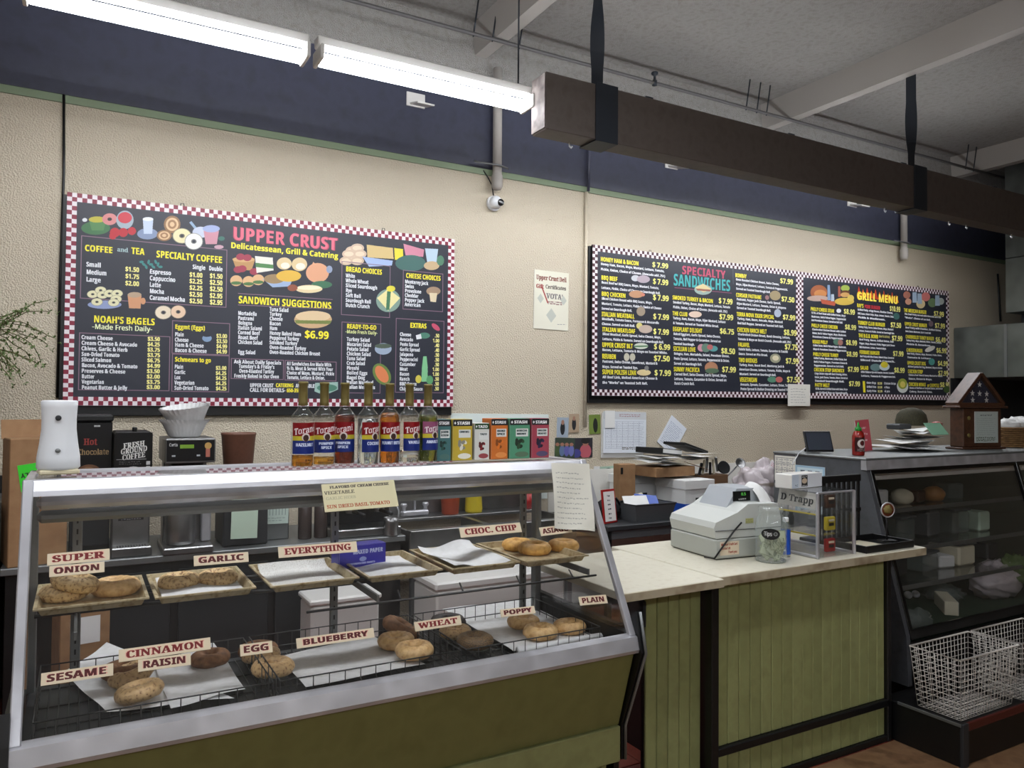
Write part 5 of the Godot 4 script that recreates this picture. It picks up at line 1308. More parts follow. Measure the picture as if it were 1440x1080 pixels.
	# cream cheese list
	r = alloc(400, 160, Color(0.8, 0.77, 0.62))
	put_text(atlas, "FLAVORS OF CREAM CHEESE", r.position.x + 40, r.position.y + 14, 15, Color(0.3, 0.27, 0.24), 2, 330)
	put_text(atlas, "VEGETABLE", r.position.x + 8, r.position.y + 42, 20, Color(0.36, 0.33, 0.28), 3, 165)
	put_text(atlas, "GARLIC HERB", r.position.x + 12, r.position.y + 76, 17, Color(0.68, 0.66, 0.54), 3, 165)
	put_text(atlas, "SUN DRIED BASIL TOMATO", r.position.x + 12, r.position.y + 122, 20, Color(0.62, 0.26, 0.14), 3, 345)
	var q = cr(300, 530, 4.235, [648, 640, 1080, 612, 1092, 775, 665, 805])
	var w = []
	for p in q: w.append(glass_point(p[0], p[1], 0.012))
	var vup = Vector3(0, GT.y - GB.y, -(GT.x - GB.x)).normalized()
	var e2 = (w[1] - w[0]).normalized()
	var o = card_node(self, "cream_cheese_sign", (w[1] - w[0]).length(), (w[3] - w[0]).length(), 0.003, uv_of(r), (w[0] + w[1] + w[2] + w[3]) / 4.0, Vector3.ZERO, M.print, M.paper_warm)
	o.transform.basis = glass_basis(atan2(e2.dot(vup), e2.x))
	tag(o, "cream card listing flavors of cream cheese, leaning on the case glass", "sign")
	# hand written note hanging over the top bar
	r = alloc(220, 260, Color(0.8, 0.79, 0.74))
	scribble(atlas, Rect2i(r.position + Vector2i(20, 30), Vector2i(180, 215)), 11, Color(0.6, 0.6, 0.57), 71, 4, 0.7)
	var corners = [glass_point(775, 651, 0.03), glass_point(829, 652, 0.03), glass_point(836, 748, 0.02), glass_point(781, 742, 0.02)]
	var origin = corners[0]
	var f2 = func(u, v):
		var pt = corners[0].lerp(corners[1], u).lerp(corners[3].lerp(corners[2], u), v)
		return pt - origin + glass_basis(0).z * (0.006 * sin(u * 5.0 + v * 4.0) * (0.3 + v))
	var note = solo("hand_written_note", sheet(12, 14, f2, uv_of(r)), M.print, "crumpled handwritten paper note taped over the corner of the case", "notice", origin)
	note.set_meta("label", "crumpled handwritten paper note taped over the corner of the case")

# ------------------------------------------------------------------ on top of the bagel case
func syrup_bottle(px, n, liquid: Color, level: float, flavour: Array, label: String, top_tint := Color(0.5, 0.06, 0.09), turn := 0.0):
	var base = 1.3765
	var at = Vector3(pz(px, 655, n).x, base, -n)
	var o = thing("syrup_bottle", label, "bottle", at, turn, "syrup bottles on the bagel case")
	var prof = [Vector2(0, 0.0), Vector2(0.034, 0.0), Vector2(0.037, 0.004), Vector2(0.037, 0.162), Vector2(0.036, 0.17), Vector2(0.03, 0.179), Vector2(0.021, 0.189), Vector2(0.0155, 0.2), Vector2(0.0135, 0.21), Vector2(0.0135, 0.27)]
	part(o, "glass_body", lathe(prof, 22), M.bottle_glass)
	part(o, "cap", lathe([Vector2(0, 0.203), Vector2(0.0165, 0.204), Vector2(0.015, 0.216), Vector2(0.0145, 0.274), Vector2(0.0165, 0.276), Vector2(0.0165, 0.281), Vector2(0.015, 0.284), Vector2(0, 0.284)], 18), M.gold_cap)
	var lr = 0.0345
	var pr = [Vector2(0, 0.004), Vector2(lr, 0.005)]
	if level < 0.17: pr += [Vector2(lr, level), Vector2(0, level + 0.0005)]
	else: pr += [Vector2(lr, 0.16), Vector2(0.031, 0.172), Vector2(0.024, minf(level, 0.18)), Vector2(0, minf(level, 0.18) + 0.0005)]
	part(o, "syrup", lathe(pr, 20), mat(liquid, 0.02, 0.0, {"refraction_enabled": true, "refraction_scale": 0.033, "transparency": BaseMaterial3D.TRANSPARENCY_ALPHA}))
	var r = alloc(150, 150, Color(0.1, 0.17, 0.45))
	atlas.fill_rect(Rect2i(r.position - Vector2i(2, 2), Vector2i(154, 66)), top_tint)
	atlas.fill_rect(Rect2i(r.position + Vector2i(-2, 64), Vector2i(154, 22)), Color(0.76, 0.7, 0.2))
	put_text(atlas, "Torani", r.position.x + 12, r.position.y + 30, 30, Color(0.93, 0.9, 0.9), 3, 124, false, 0.16)
	fill_ellipse(atlas, r.position.x + 78, r.position.y + 70, 22, 20, Color(0.85, 0.8, 0.78))
	fill_ellipse(atlas, r.position.x + 78, r.position.y + 74, 15, 16, Color(0.25, 0.16, 0.14))
	for i in flavour.size(): put_text(atlas, flavour[i], r.position.x + 75, r.position.y + 98 + i * 20, 13 if flavour.size() > 1 else 16, Color(0.85, 0.88, 0.95), 1, minf(130, flavour[i].length() * 13.0), true)
	var uv = uv_of(r)
	var a0 = -1.25; var a1 = 1.25
	var f = func(u, v):
		var a = lerpf(a0, a1, u)
		return Vector3(sin(a) * 0.0377, lerpf(0.148, 0.045, v), cos(a) * 0.0377)
	part(o, "paper_label", sheet(14, 1, f, uv), M.print_gloss)

func tea_box(px0, px1, n, h, bg: Color, band: Color, brand: String, kind: Array, art: Color, label: String):
	var a = pz(px0, 650, n).x; var b = pz(px1, 650, n).x
	var w = b - a
	var o = thing("tea_box", label, "box", Vector3((a + b) / 2, 1.3765, -n), 0.0, "tea boxes on the bagel case")
	part(o, "carton", box(w, h, 0.075, 0.002), mat(bg.darkened(0.1), 0.5), Vector3(0, h / 2, -0.0385))
	var pw = 110; var phh = int(110.0 * h / w)
	var r = alloc(pw, phh, bg)
	var p = r.position
	atlas.fill_rect(Rect2i(p - Vector2i(2, 2), Vector2i(pw + 4, int(phh * 0.17))), band)
	put_text(atlas, brand, p.x + 22, p.y + phh * 0.05, phh * 0.075, Color(0.92, 0.92, 0.92), 1, pw * 0.72)
	fill_poly(atlas, PackedVector2Array([Vector2(p.x + 12, p.y + phh * 0.045), Vector2(p.x + 18, p.y + phh * 0.085), Vector2(p.x + 12, p.y + phh * 0.125), Vector2(p.x + 6, p.y + phh * 0.085)]), Color(0.92, 0.92, 0.92))
	atlas.fill_rect(Rect2i(p + Vector2i(int(pw * 0.3), int(phh * 0.25)), Vector2i(int(pw * 0.62), int(phh * 0.2))), Color(0.86, 0.87, 0.85))
	for i in kind.size(): put_text(atlas, kind[i], p.x + pw * 0.34, p.y + phh * (0.275 + 0.08 * i), phh * 0.05, Color(0.25, 0.3, 0.3), 1, pw * 0.54)
	for k in 7: fill_ellipse(atlas, p.x + pw * (0.35 + 0.09 * (k % 4)), p.y + phh * (0.56 + 0.07 * (k % 3)), 9, 13, art if k % 2 else art.darkened(0.4), k * 0.7)
	fill_ellipse(atlas, p.x + pw * 0.6, p.y + phh * 0.9, pw * 0.34, phh * 0.07, art.lightened(0.2))
	card_node(o, "printed_face", w - 0.003, h - 0.003, 0.001, uv_of(r), Vector3(0, h / 2, 0.0004), Vector3.ZERO, M.print)

func case_top_things():
	var n = 2.56
	syrup_bottle(425, n, Color(0.9, 0.6, 0.16, 0.05), 0.04, ["HAZELNUT"], "syrup bottle labelled HAZELNUT with a little amber syrup left")
	syrup_bottle(455, n + 0.035, Color(0.92, 0.68, 0.25, 0.05), 0.03, ["PUMPKIN", "SPICE"], "nearly empty syrup bottle labelled PUMPKIN SPICE")
	syrup_bottle(484, n + 0.05, Color(0.55, 0.2, 0.08, 0.15), 0.17, ["PUMPKIN", "SPICE"], "full dark brown syrup bottle labelled PUMPKIN SPICE", Color(0.5, 0.06, 0.09), -0.45)
	syrup_bottle(517, n, Color(0.92, 0.94, 0.92, 0.06), 0.16, ["COCONUT"], "syrup bottle labelled COCONUT with clear syrup", Color(0.5, 0.06, 0.09), 0.35)
	syrup_bottle(547, n + 0.01, Color(0.85, 0.52, 0.14, 0.1), 0.19, ["PEANUT BUTTER"], "full amber syrup bottle labelled PEANUT BUTTER")
	syrup_bottle(575, n + 0.02, Color(0.95, 0.94, 0.9, 0.02), 0.045, ["VANILLA"], "syrup bottle labelled VANILLA with a little clear syrup", Color(0.5, 0.06, 0.09), 0.3)
	syrup_bottle(601, n + 0.03, Color(0.6, 0.6, 0.2, 0.1), 0.17, ["AMARETTO"], "syrup bottle with a faded pink label reading AMARETTO", Color(0.55, 0.3, 0.42), 0.35)
	tea_box(612, 634, n + 0.03, 0.155, Color(0.25, 0.42, 0.42), Color(0.04, 0.05, 0.06), "STASH", ["JASMINE", "BLOSSOM"], Color(0.12, 0.3, 0.26), "teal tea box touching the last syrup bottle")
	tea_box(636, 664, n + 0.03, 0.155, Color(0.74, 0.64, 0.2), Color(0.04, 0.05, 0.06), "STASH", ["CHAMOMILE"], Color(0.88, 0.87, 0.8), "yellow tea box with white flowers")
	tea_box(667, 688, n + 0.03, 0.14, Color(0.82, 0.82, 0.79), Color(0.13, 0.26, 0.12), "TAZO", ["TAZO"], Color(0.5, 0.08, 0.1), "white tea box with a red foot")
	tea_box(690, 714, n + 0.03, 0.157, Color(0.78, 0.42, 0.14), Color(0.04, 0.05, 0.06), "STASH", ["ORANGE", "SPICE"], Color(0.85, 0.45, 0.1), "orange tea box with fruit printed on it")
	tea_box(716, 745, n + 0.03, 0.157, Color(0.3, 0.55, 0.42), Color(0.04, 0.05, 0.06), "STASH", ["MOROCCAN", "MINT"], Color(0.16, 0.28, 0.16), "mint green tea box with a dark plant printed on it")
	tea_box(747, 772, n + 0.03, 0.157, Color(0.62, 0.24, 0.3), Color(0.04, 0.05, 0.06), "STASH", ["ENGLISH", "BREAKFAST"], Color(0.15, 0.1, 0.25), "dark pink tea box at the end of the row")
	# air freshener dispenser
	var at = Vector3(pz(82, 655, 2.62).x, 1.3765, -2.62)
	var o = thing("air_freshener", "white curved air freshener dispenser standing on the case corner", "dispenser", at, 0.12)
	var prof = []
	for e in [[0.0, 0.012], [0.05, 0.013], [0.057, 0.02], [0.056, 0.05], [0.05, 0.09], [0.0455, 0.13], [0.045, 0.16], [0.047, 0.195], [0.048, 0.212], [0.044, 0.216], [0.0, 0.217]]: prof.append(Vector2(e[0], e[1]))
	part(o, "shell", lathe(prof, 32), M.white_gloss, Vector3(0, 0.0, 0.0)).scale = Vector3(1, 1, 0.75)
	part(o, "back_plate", box(0.08, 0.19, 0.02, 0.006), M.cream_plastic, Vector3(0, 0.1, -0.038))
	part(o, "foot", box(0.104, 0.014, 0.075, 0.004), M.cream_plastic, Vector3(0, 0.007, 0.0))
	part(o, "spray_nozzle", cyl(0.008, 0.006, 14, 0.002), M.charcoal, Vector3(-0.006, 0.165, 0.033), Vector3(PI / 2, 0, 0))
	part(o, "button", cyl(0.007, 0.006, 14, 0.002), M.steel_dull, Vector3(-0.006, 0.07, 0.038), Vector3(PI / 2, 0, 0))

# ------------------------------------------------------------------ the back counter, seen over and through the case
func back_counter():
	var n0 = 4.38
	var o = thing("back_counter", "dark back counter with a stainless top under the coffee machines", "counter", Vector3(0.8, 0, -4.7))
	span(o, "cabinet", -0.3, 1.72, 0.0, 0.745, n0 + 0.03, WALL - 0.01, M.black, 0.003)
	span(o, "worktop", -0.32, 1.74, 0.745, 0.78, n0, WALL - 0.01, M.steel_dull, 0.004)
	for s in [0.2, 0.7, 1.2]: span(o, "door", s - 0.23, s + 0.23, 0.1, 0.7, n0 + 0.012, n0 + 0.029, M.dark_steel, 0.003)
	o = thing("tall_black_cabinet", "black cabinet with a thin steel edge beside the cardboard carton", "cabinet", Vector3(-1.2, 0, -4.7))
	span(o, "carcass", -2.4, -0.34, 0.0, 1.06, n0 + 0.04, WALL - 0.01, M.black, 0.003)
	span(o, "top_edge", -2.4, -0.34, 1.06, 1.075, n0, WALL - 0.01, M.steel_dull, 0.003)
	span(o, "upstand", -2.4, -0.34, 1.075, 1.17, WALL - 0.05, WALL - 0.01, M.black, 0.003)
	# cardboard carton with a green sticker
	var q = thing("cardboard_carton", "tall brown cardboard carton with a bright green sticker", "box", Vector3(-0.19, 0.78, -4.52), 0.2)
	part(q, "carton", box(0.25, 0.62, 0.22, 0.004), M.cardboard, Vector3(0, 0.31, 0))
	part(q, "open_flap", box(0.27, 0.1, 0.004, 0.001), M.cardboard, Vector3(0, 0.66, -0.1), Vector3(-0.3, 0, 0))
	var r = alloc(200, 130, Color(0.2, 0.8, 0.16))
	var m = line_mask("IMMEDIATELY", 1, 30)
	m.rotate_180()
	var solid = Image.create_empty(m.get_width(), m.get_height(), false, Image.FORMAT_RGBA8)
	solid.fill(Color(0.05, 0.12, 0.03))
	atlas.blend_rect_mask(solid, m, Rect2i(Vector2i.ZERO, m.get_size()), r.position + Vector2i(6, 30))
	scribble(atlas, Rect2i(r.position + Vector2i(80, 80), Vector2i(90, 30)), 2, Color(0.08, 0.2, 0.06), 5)
	card_node(q, "green_sticker", 0.2, 0.13, 0.001, uv_of(r), Vector3(0.015, 0.44, 0.111), Vector3(0, 0, 0.14), M.print)
	# hot chocolate machine
	var h0 = 0.78
	r = alloc(200, 330, Color(0.05, 0.05, 0.06))
	put_text(atlas, "BUNN", r.position.x + 110, r.position.y + 10, 8, Color(0.7, 0.7, 0.7), 1, 34)
	put_text(atlas, "Hot", r.position.x + 60, r.position.y + 70, 30, Color(0.55, 0.22, 0.2), 2, 70)
	put_text(atlas, "Chocolate", r.position.x + 30, r.position.y + 120, 26, Color(0.6, 0.5, 0.36), 3, 160)
	fill_ellipse(atlas, r.position.x + 90, r.position.y + 240, 70, 52, Color(0.1, 0.11, 0.14))
	fill_ellipse(atlas, r.position.x + 90, r.position.y + 225, 58, 36, Color(0.42, 0.3, 0.22))
	fill_ellipse(atlas, r.position.x + 84, r.position.y + 220, 36, 20, Color(0.52, 0.4, 0.3))
	o = thing("hot_chocolate_machine", "black hot chocolate machine with a cup pictured on its door", "drinks machine", Vector3(0.055, h0, -4.66))
	part(o, "cabinet", box(0.19, 0.4, 0.3, 0.008), M.black_gloss, Vector3(0, 0.5, 0.0))
	part(o, "lid", box(0.2, 0.035, 0.31, 0.008), M.black, Vector3(0, 0.715, 0.0))
	card_node(o, "picture_door", 0.185, 0.37, 0.004, uv_of(r), Vector3(0, 0.505, 0.153), Vector3.ZERO, M.print_gloss, M.black)
	part(o, "back_column", box(0.19, 0.3, 0.12, 0.004), M.charcoal, Vector3(0, 0.15, -0.09))
	part(o, "drip_tray", box(0.18, 0.03, 0.26, 0.004), M.black, Vector3(0, 0.016, 0.01))
	part(o, "nozzle", cyl(0.02, 0.04, 12, 0.003), M.black, Vector3(0, 0.27, 0.08))
	# coffee grinder
	r = alloc(190, 250, Color(0.035, 0.035, 0.04))
	for i in 3: put_text(atlas, ["FRESH", "GROUND", "COFFEE"][i], r.position.x + [42, 30, 38][i], r.position.y + 52 + i * 28, 26, Color(0.85, 0.85, 0.83), 2, [112, 136, 118][i], false, 0.12)
	atlas.fill_rect(Rect2i(r.position + Vector2i(10, 128), Vector2i(150, 3)), Color(0.6, 0.6, 0.6))
	scribble(atlas, Rect2i(r.position + Vector2i(24, 136), Vector2i(120, 20)), 2, Color(0.6, 0.6, 0.6), 15)
	for i in 2: atlas.fill_rect(Rect2i(r.position + Vector2i(160, 140 + i * 24), Vector2i(20, 18)), Color(0.75, 0.75, 0.75))
	fill_ellipse(atlas, r.position.x + 95, r.position.y + 214, 62, 50, Color(0.8, 0.8, 0.8)); fill_ellipse(atlas, r.position.x + 95, r.position.y + 214, 56, 44, Color(0.05, 0.05, 0.05))
	put_text(atlas, "COFFEE", r.position.x + 48, r.position.y + 212, 20, Color(0.8, 0.8, 0.8), 2, 94)
	o = thing("coffee_grinder", "coffee grinder with a black FRESH GROUND COFFEE front and steel body", "coffee grinder", Vector3(0.245, h0, -4.56))
	part(o, "hopper_housing", box(0.18, 0.27, 0.34, 0.01), M.black, Vector3(0, 0.51, -0.02))
	card_node(o, "printed_front", 0.176, 0.265, 0.003, uv_of(r), Vector3(0, 0.51, 0.1515), Vector3.ZERO, M.print_gloss, M.black)
	part(o, "lid_knob", cyl(0.012, 0.022, 12, 0.003), M.black, Vector3(0.01, 0.645, 0.03))
	part(o, "lower_body", box(0.18, 0.34, 0.2, 0.006), M.steel, Vector3(0, 0.205, -0.06))
	part(o, "chute", box(0.06, 0.1, 0.07, 0.006), M.charcoal, Vector3(0.0, 0.33, 0.07))
	part(o, "chute_spout", cyl(0.022, 0.05, 12, 0.003), M.charcoal, Vector3(0, 0.25, 0.075))
	r = alloc(120, 18, Color(0.12, 0.12, 0.13))
	scribble(atlas, Rect2i(r.position + Vector2i(14, 4), Vector2i(92, 10)), 1, Color(0.55, 0.55, 0.57), 72, 5, 1.0)
	card_node(o, "name_plate", 0.12, 0.018, 0.002, uv_of(r), Vector3(0, 0.185, 0.0415), Vector3.ZERO, M.print_gloss)
	part(o, "drip_base", box(0.19, 0.05, 0.26, 0.006), M.steel, Vector3(0, 0.026, 0.02))
	for i in 11: part(o, "drain_slot", box(0.006, 0.003, 0.04, 0.0), M.black, Vector3(-0.065 + i * 0.013, 0.0525, 0.11))
	# coffee brewer
	o = thing("coffee_brewer", "stainless coffee brewer with a black control panel and green display", "coffee machine", Vector3(0.515, h0, -4.55))
	part(o, "head", box(0.25, 0.13, 0.36, 0.006), M.steel, Vector3(0, 0.545, 0.0))
	r = alloc(240, 110, Color(0.05, 0.05, 0.055))
	put_text(atlas, "Curtis", r.position.x + 12, r.position.y + 14, 16, Color(0.75, 0.75, 0.75), 3, 44)
	atlas.fill_rect(Rect2i(r.position + Vector2i(66, 22), Vector2i(70, 20)), Color(0.45, 0.6, 0.2))
	for x in [26, 150]: atlas.fill_rect(Rect2i(r.position + Vector2i(x, 76), Vector2i(18, 9)), Color(0.7, 0.72, 0.74))
	fill_ellipse(atlas, r.position.x + 208, r.position.y + 30, 18, 18, Color(0.75, 0.6, 0.35)); atlas.fill_rect(Rect2i(r.position + Vector2i(196, 46), Vector2i(22, 44)), Color(0.7, 0.42, 0.36))
	card_node(o, "control_panel", 0.235, 0.11, 0.003, uv_of(r), Vector3(0, 0.545, 0.1815), Vector3.ZERO, M.print_gloss, M.black)
	part(o, "brew_cone", lathe([Vector2(0.03, 0.38), Vector2(0.07, 0.4), Vector2(0.085, 0.48), Vector2(0, 0.48)], 20), M.black, Vector3(0, 0, 0.06))
	part(o, "column", box(0.22, 0.48, 0.12, 0.006), M.steel, Vector3(0, 0.24, -0.1))
	part(o, "hot_water_column", box(0.05, 0.4, 0.05, 0.006), M.alu, Vector3(0.1, 0.24, 0.03))
	part(o, "base", box(0.25, 0.035, 0.36, 0.006), M.steel, Vector3(0, 0.018, 0.0))
	part(o, "urn", lathe([Vector2(0, 0.04), Vector2(0.072, 0.04), Vector2(0.075, 0.06), Vector2(0.075, 0.32), Vector2(0.06, 0.35), Vector2(0, 0.355)], 22), M.steel, Vector3(-0.03, 0, 0.06))
	# paper filters
	for i in 2:
		solo("coffee_filter_stack", lathe([Vector2(0, 0.0), Vector2(0.07, 0.0), Vector2(0.078, 0.006), Vector2(0.105, 0.07), Vector2(0.122, 0.095 + i * 0.012)], 60, 0.11, 60), M.parchment, ["stack of white fluted paper filters set on the coffee brewer", "tilted white fluted paper filters atop the other filter stack"][i], "coffee filters", Vector3(0.5 + i * 0.012, h0 + 0.612 + i * 0.062, -4.53), Vector3(0.06 * i, 0.3 * i, 0.16 * i))
	# brown tub on a dark machine
	o = thing("airpot_stand", "dark brewing stand with a paper sheet taped to it, under the brown tub", "machine", Vector3(0.82, h0, -4.62))
	part(o, "body", box(0.24, 0.425, 0.3, 0.008), M.charcoal, Vector3(0, 0.2135, 0))
	part(o, "tap", tube([Vector3(0.02, 0.2, 0.14), Vector3(0.02, 0.2, 0.2), Vector3(0.02, 0.15, 0.21)], 0.012, 8), M.black)
	card_node(o, "taped_sheet", 0.14, 0.23, 0.002, Rect2(0.002, 0.002, 0.001, 0.001), Vector3(-0.02, 0.17, 0.222), Vector3(-0.05, 0, -0.03), M.paper_green, M.paper_green)
	solo("brown_tub", lathe([Vector2(0, 0.0), Vector2(0.078, 0.0), Vector2(0.08, 0.004), Vector2(0.094, 0.185), Vector2(0.097, 0.19), Vector2(0.097, 0.2), Vector2(0.09, 0.2), Vector2(0.09, 0.19), Vector2(0.0, 0.185)], 26), M.brown_plastic, "brown plastic tub with a black rim on the dark stand", "tub", Vector3(0.8, h0 + 0.427, -4.62))
	# second sheet, taped to a steel box
	o = thing("steel_dispenser", "steel dispenser with a lined paper sheet taped on its face", "dispenser", Vector3(1.02, h0, -4.68))
	part(o, "body", box(0.13, 0.3, 0.2, 0.006), M.steel_dull, Vector3(0, 0.15, 0))
	r = alloc(110, 170, Color(0.74, 0.8, 0.76))
	for i in 7: atlas.fill_rect(Rect2i(r.position + Vector2i(10 + i * 14, 10), Vector2i(3, 120)), Color(0.5, 0.56, 0.54))
	scribble(atlas, Rect2i(r.position + Vector2i(10, 138), Vector2i(90, 20)), 2, Color(0.4, 0.44, 0.44), 61)
	card_node(o, "lined_sheet", 0.14, 0.21, 0.002, uv_of(r), Vector3(-0.01, 0.2, 0.106), Vector3(0, 0, -0.02), M.print)
	# sauce bottles with pumps
	for i in 2:
		var b = thing("pump_bottle", "dark squeeze bottle with a white pump top beside the espresso machine", "bottle", Vector3(1.17 + i * 0.095, h0, -4.55), 0.0, "pump bottles on the back counter")
		part(b, "bottle", lathe([Vector2(0, 0), Vector2(0.038, 0.0), Vector2(0.04, 0.005), Vector2(0.04, 0.18), Vector2(0.03, 0.2), Vector2(0, 0.2)], 18), mat(Color(0.24, 0.2, 0.19), 0.25))
		part(b, "collar", cyl(0.034, 0.03, 18, 0.004), M.white_gloss, Vector3(0, 0.2, 0))
		part(b, "pump", tube([Vector3(0, 0.23, 0), Vector3(0, 0.27, 0), Vector3(0, 0.275, 0.05)], 0.008, 8), M.white_gloss)
	# espresso machine
	r = alloc(220, 60, Color(0.06, 0.06, 0.065))
	fill_ellipse(atlas, r.position.x + 110, r.position.y + 30, 64, 18, Color(0.72, 0.66, 0.42)); fill_ellipse(atlas, r.position.x + 110, r.position.y + 30, 58, 14, Color(0.12, 0.1, 0.08))
	scribble(atlas, Rect2i(r.position + Vector2i(66, 22), Vector2i(86, 16)), 1, Color(0.8, 0.75, 0.5), 73, 9, 1.0)
	atlas.fill_rect(Rect2i(r.position + Vector2i(14, 12), Vector2i(28, 18)), Color(0.55, 0.56, 0.58))
	o = thing("espresso_machine", "black espresso machine with an oval gold badge seen through the case", "espresso machine", Vector3(1.52, h0, -4.6))
	part(o, "head", box(0.42, 0.13, 0.36, 0.01), M.black, Vector3(0, 0.275, 0))
	card_node(o, "badge_panel", 0.4, 0.1, 0.003, uv_of(r), Vector3(0, 0.275, 0.1815), Vector3.ZERO, M.print_gloss, M.black)
	part(o, "back_body", box(0.42, 0.22, 0.14, 0.008), M.dark_steel, Vector3(0, 0.11, -0.11))
	part(o, "drip_tray", box(0.42, 0.05, 0.34, 0.006), M.steel, Vector3(0, 0.026, 0.0))
	for x in [-0.08, 0.09]:
		var g = thing_part(o, "brew_group", Vector3(x, 0, 0.09))
		part(g, "head", cyl(0.034, 0.05, 18, 0.004), M.steel, Vector3(0, 0.165, 0))
		part(g, "filter_basket", cyl(0.036, 0.025, 18, 0.004), M.steel, Vector3(0, 0.138, 0))
		part(g, "handle", tube([Vector3(0, 0.15, 0.035), Vector3(0.03, 0.14, 0.15)], 0.012, 8), M.black)
	part(o, "steam_wand", tube([Vector3(0.18, 0.21, 0.12), Vector3(0.2, 0.14, 0.15), Vector3(0.19, 0.07, 0.16)], 0.005, 6), M.alu)
	part(o, "dial", cyl(0.014, 0.012, 14, 0.002), M.alu, Vector3(-0.15, 0.245, 0.183), Vector3(PI / 2, 0, 0))
	solo("milk_pitcher", lathe([Vector2(0, 0), Vector2(0.045, 0), Vector2(0.05, 0.01), Vector2(0.04, 0.08), Vector2(0.046, 0.11), Vector2(0.042, 0.108), Vector2(0.036, 0.08), Vector2(0, 0.02)], 20), M.steel, "steel milk pitcher standing by the espresso machine", "pitcher", Vector3(1.66, 0.78, -4.42))
	# sink
	o = thing("steel_sink", "stainless sink with a curved tap seen through the case", "sink", Vector3(2.35, 0, -4.7))
	for e in [["front_apron", 1.76, 2.98, 0.62, 0.8, 4.36, 4.375], ["back_ledge", 1.76, 2.98, 0.78, 0.8, 4.86, WALL - 0.012], ["back_splash", 1.76, 2.98, 0.8, 1.0, WALL - 0.03, WALL - 0.012], ["divider", 2.34, 2.38, 0.6, 0.79, 4.4, 4.86], ["basin_floor", 1.78, 2.96, 0.52, 0.53, 4.375, 4.86], ["front_rim", 1.76, 2.98, 0.79, 0.805, 4.35, 4.42], ["end_wall", 1.76, 1.78, 0.52, 0.8, 4.375, 4.86], ["end_wall", 2.96, 2.98, 0.52, 0.8, 4.375, 4.86]]:
		span(o, e[0], e[1], e[2], e[3], e[4], e[5], e[6], M.steel, 0.002)
	for s in [1.8, 2.94]:
		for n in [4.4, 4.95]: span(o, "leg", s - 0.02, s + 0.02, 0.0, 0.53, n - 0.02, n + 0.02, M.steel_dull, 0.003)
	var tp = thing("sink_tap", "chrome swan neck tap with two handles over the sink", "tap", Vector3(2.03, 0.802, -4.95))
	part(tp, "base", box(0.2, 0.04, 0.05, 0.01), M.alu, Vector3(0, 0.02, 0))
	part(tp, "spout", tube([Vector3(0, 0.03, 0), Vector3(0, 0.17, 0.0), Vector3(0.02, 0.2, 0.03), Vector3(0.04, 0.2, 0.1), Vector3(0.045, 0.17, 0.13)], 0.009, 8), M.alu)
	for x in [-0.08, 0.08]: part(tp, "tap_handle", lathe([Vector2(0, 0.04), Vector2(0.015, 0.04), Vector2(0.012, 0.06), Vector2(0.024, 0.075), Vector2(0.02, 0.09), Vector2(0, 0.092)], 12), M.alu, Vector3(x, 0, 0))
	# shelf with cups between sink and desk
	solo("orange_tub", lathe([Vector2(0, 0), Vector2(0.06, 0), Vector2(0.07, 0.16), Vector2(0.073, 0.165), Vector2(0.0, 0.16)], 18), M.orange_plastic, "orange plastic tub standing behind the sink tap", "tub", Vector3(2.3, 0.802, -4.95))
	solo("yellow_jug", lathe([Vector2(0, 0), Vector2(0.06, 0), Vector2(0.064, 0.02), Vector2(0.055, 0.19), Vector2(0.06, 0.2), Vector2(0, 0.195)], 18), M.yellow_plastic, "tall yellow plastic jug standing behind the sink", "jug", Vector3(2.48, 0.802, -4.94))
	solo("red_cup", lathe([Vector2(0, 0), Vector2(0.032, 0), Vector2(0.042, 0.11), Vector2(0.039, 0.11), Vector2(0, 0.015)], 16), M.red_plastic, "small red cup on the sink ledge", "cup", Vector3(2.93, 0.802, -4.93))
	o = thing("wall_shelf", "stainless shelf on the wall beyond the sink, with white papers", "shelf", Vector3(2.75, 1.0, -WALL))
	part(o, "board", box(0.6, 0.015, 0.2, 0.003), M.steel, Vector3(0, 0.05, 0.112))
	for x in [-0.25, 0.25]: part(o, "bracket", box(0.02, 0.05, 0.18, 0.002), M.steel_dull, Vector3(x, 0.015, 0.1))
	# white chest freezer and stacked white bins below the counter line
	o = thing("white_chest", "white under-counter chest seen through the case below the sink", "freezer", Vector3(2.2, 0, -4.15))
	part(o, "body", box(0.86, 0.5, 0.34, 0.012), M.white_enamel, Vector3(0.0, 0.27, 0))
	part(o, "lid", box(0.88, 0.05, 0.36, 0.012), M.white_enamel, Vector3(0.0, 0.547, 0))
	part(o, "plinth", box(0.8, 0.02, 0.3, 0.002), M.black, Vector3(0, 0.01, 0))
	o = thing("white_bin", "white storage bin standing before the back counter doors", "bin", Vector3(1.28, 0, -4.2))
	part(o, "tub", box(0.38, 0.5, 0.24, 0.015), M.white_enamel, Vector3(0, 0.25, 0))
	part(o, "lid", box(0.4, 0.03, 0.26, 0.008), M.white_enamel, Vector3(0, 0.516, 0))
	o = thing("floor_carton", "brown carton standing on the floor behind the sesame basket", "box", Vector3(0.02, 0, -4.1), 0.15)
	part(o, "carton", box(0.2, 0.72, 0.25, 0.004), M.cardboard, Vector3(0, 0.36, 0))
	part(o, "printed_label", box(0.12, 0.12, 0.001, 0.0), M.paper, Vector3(0.0, 0.55, 0.1265))

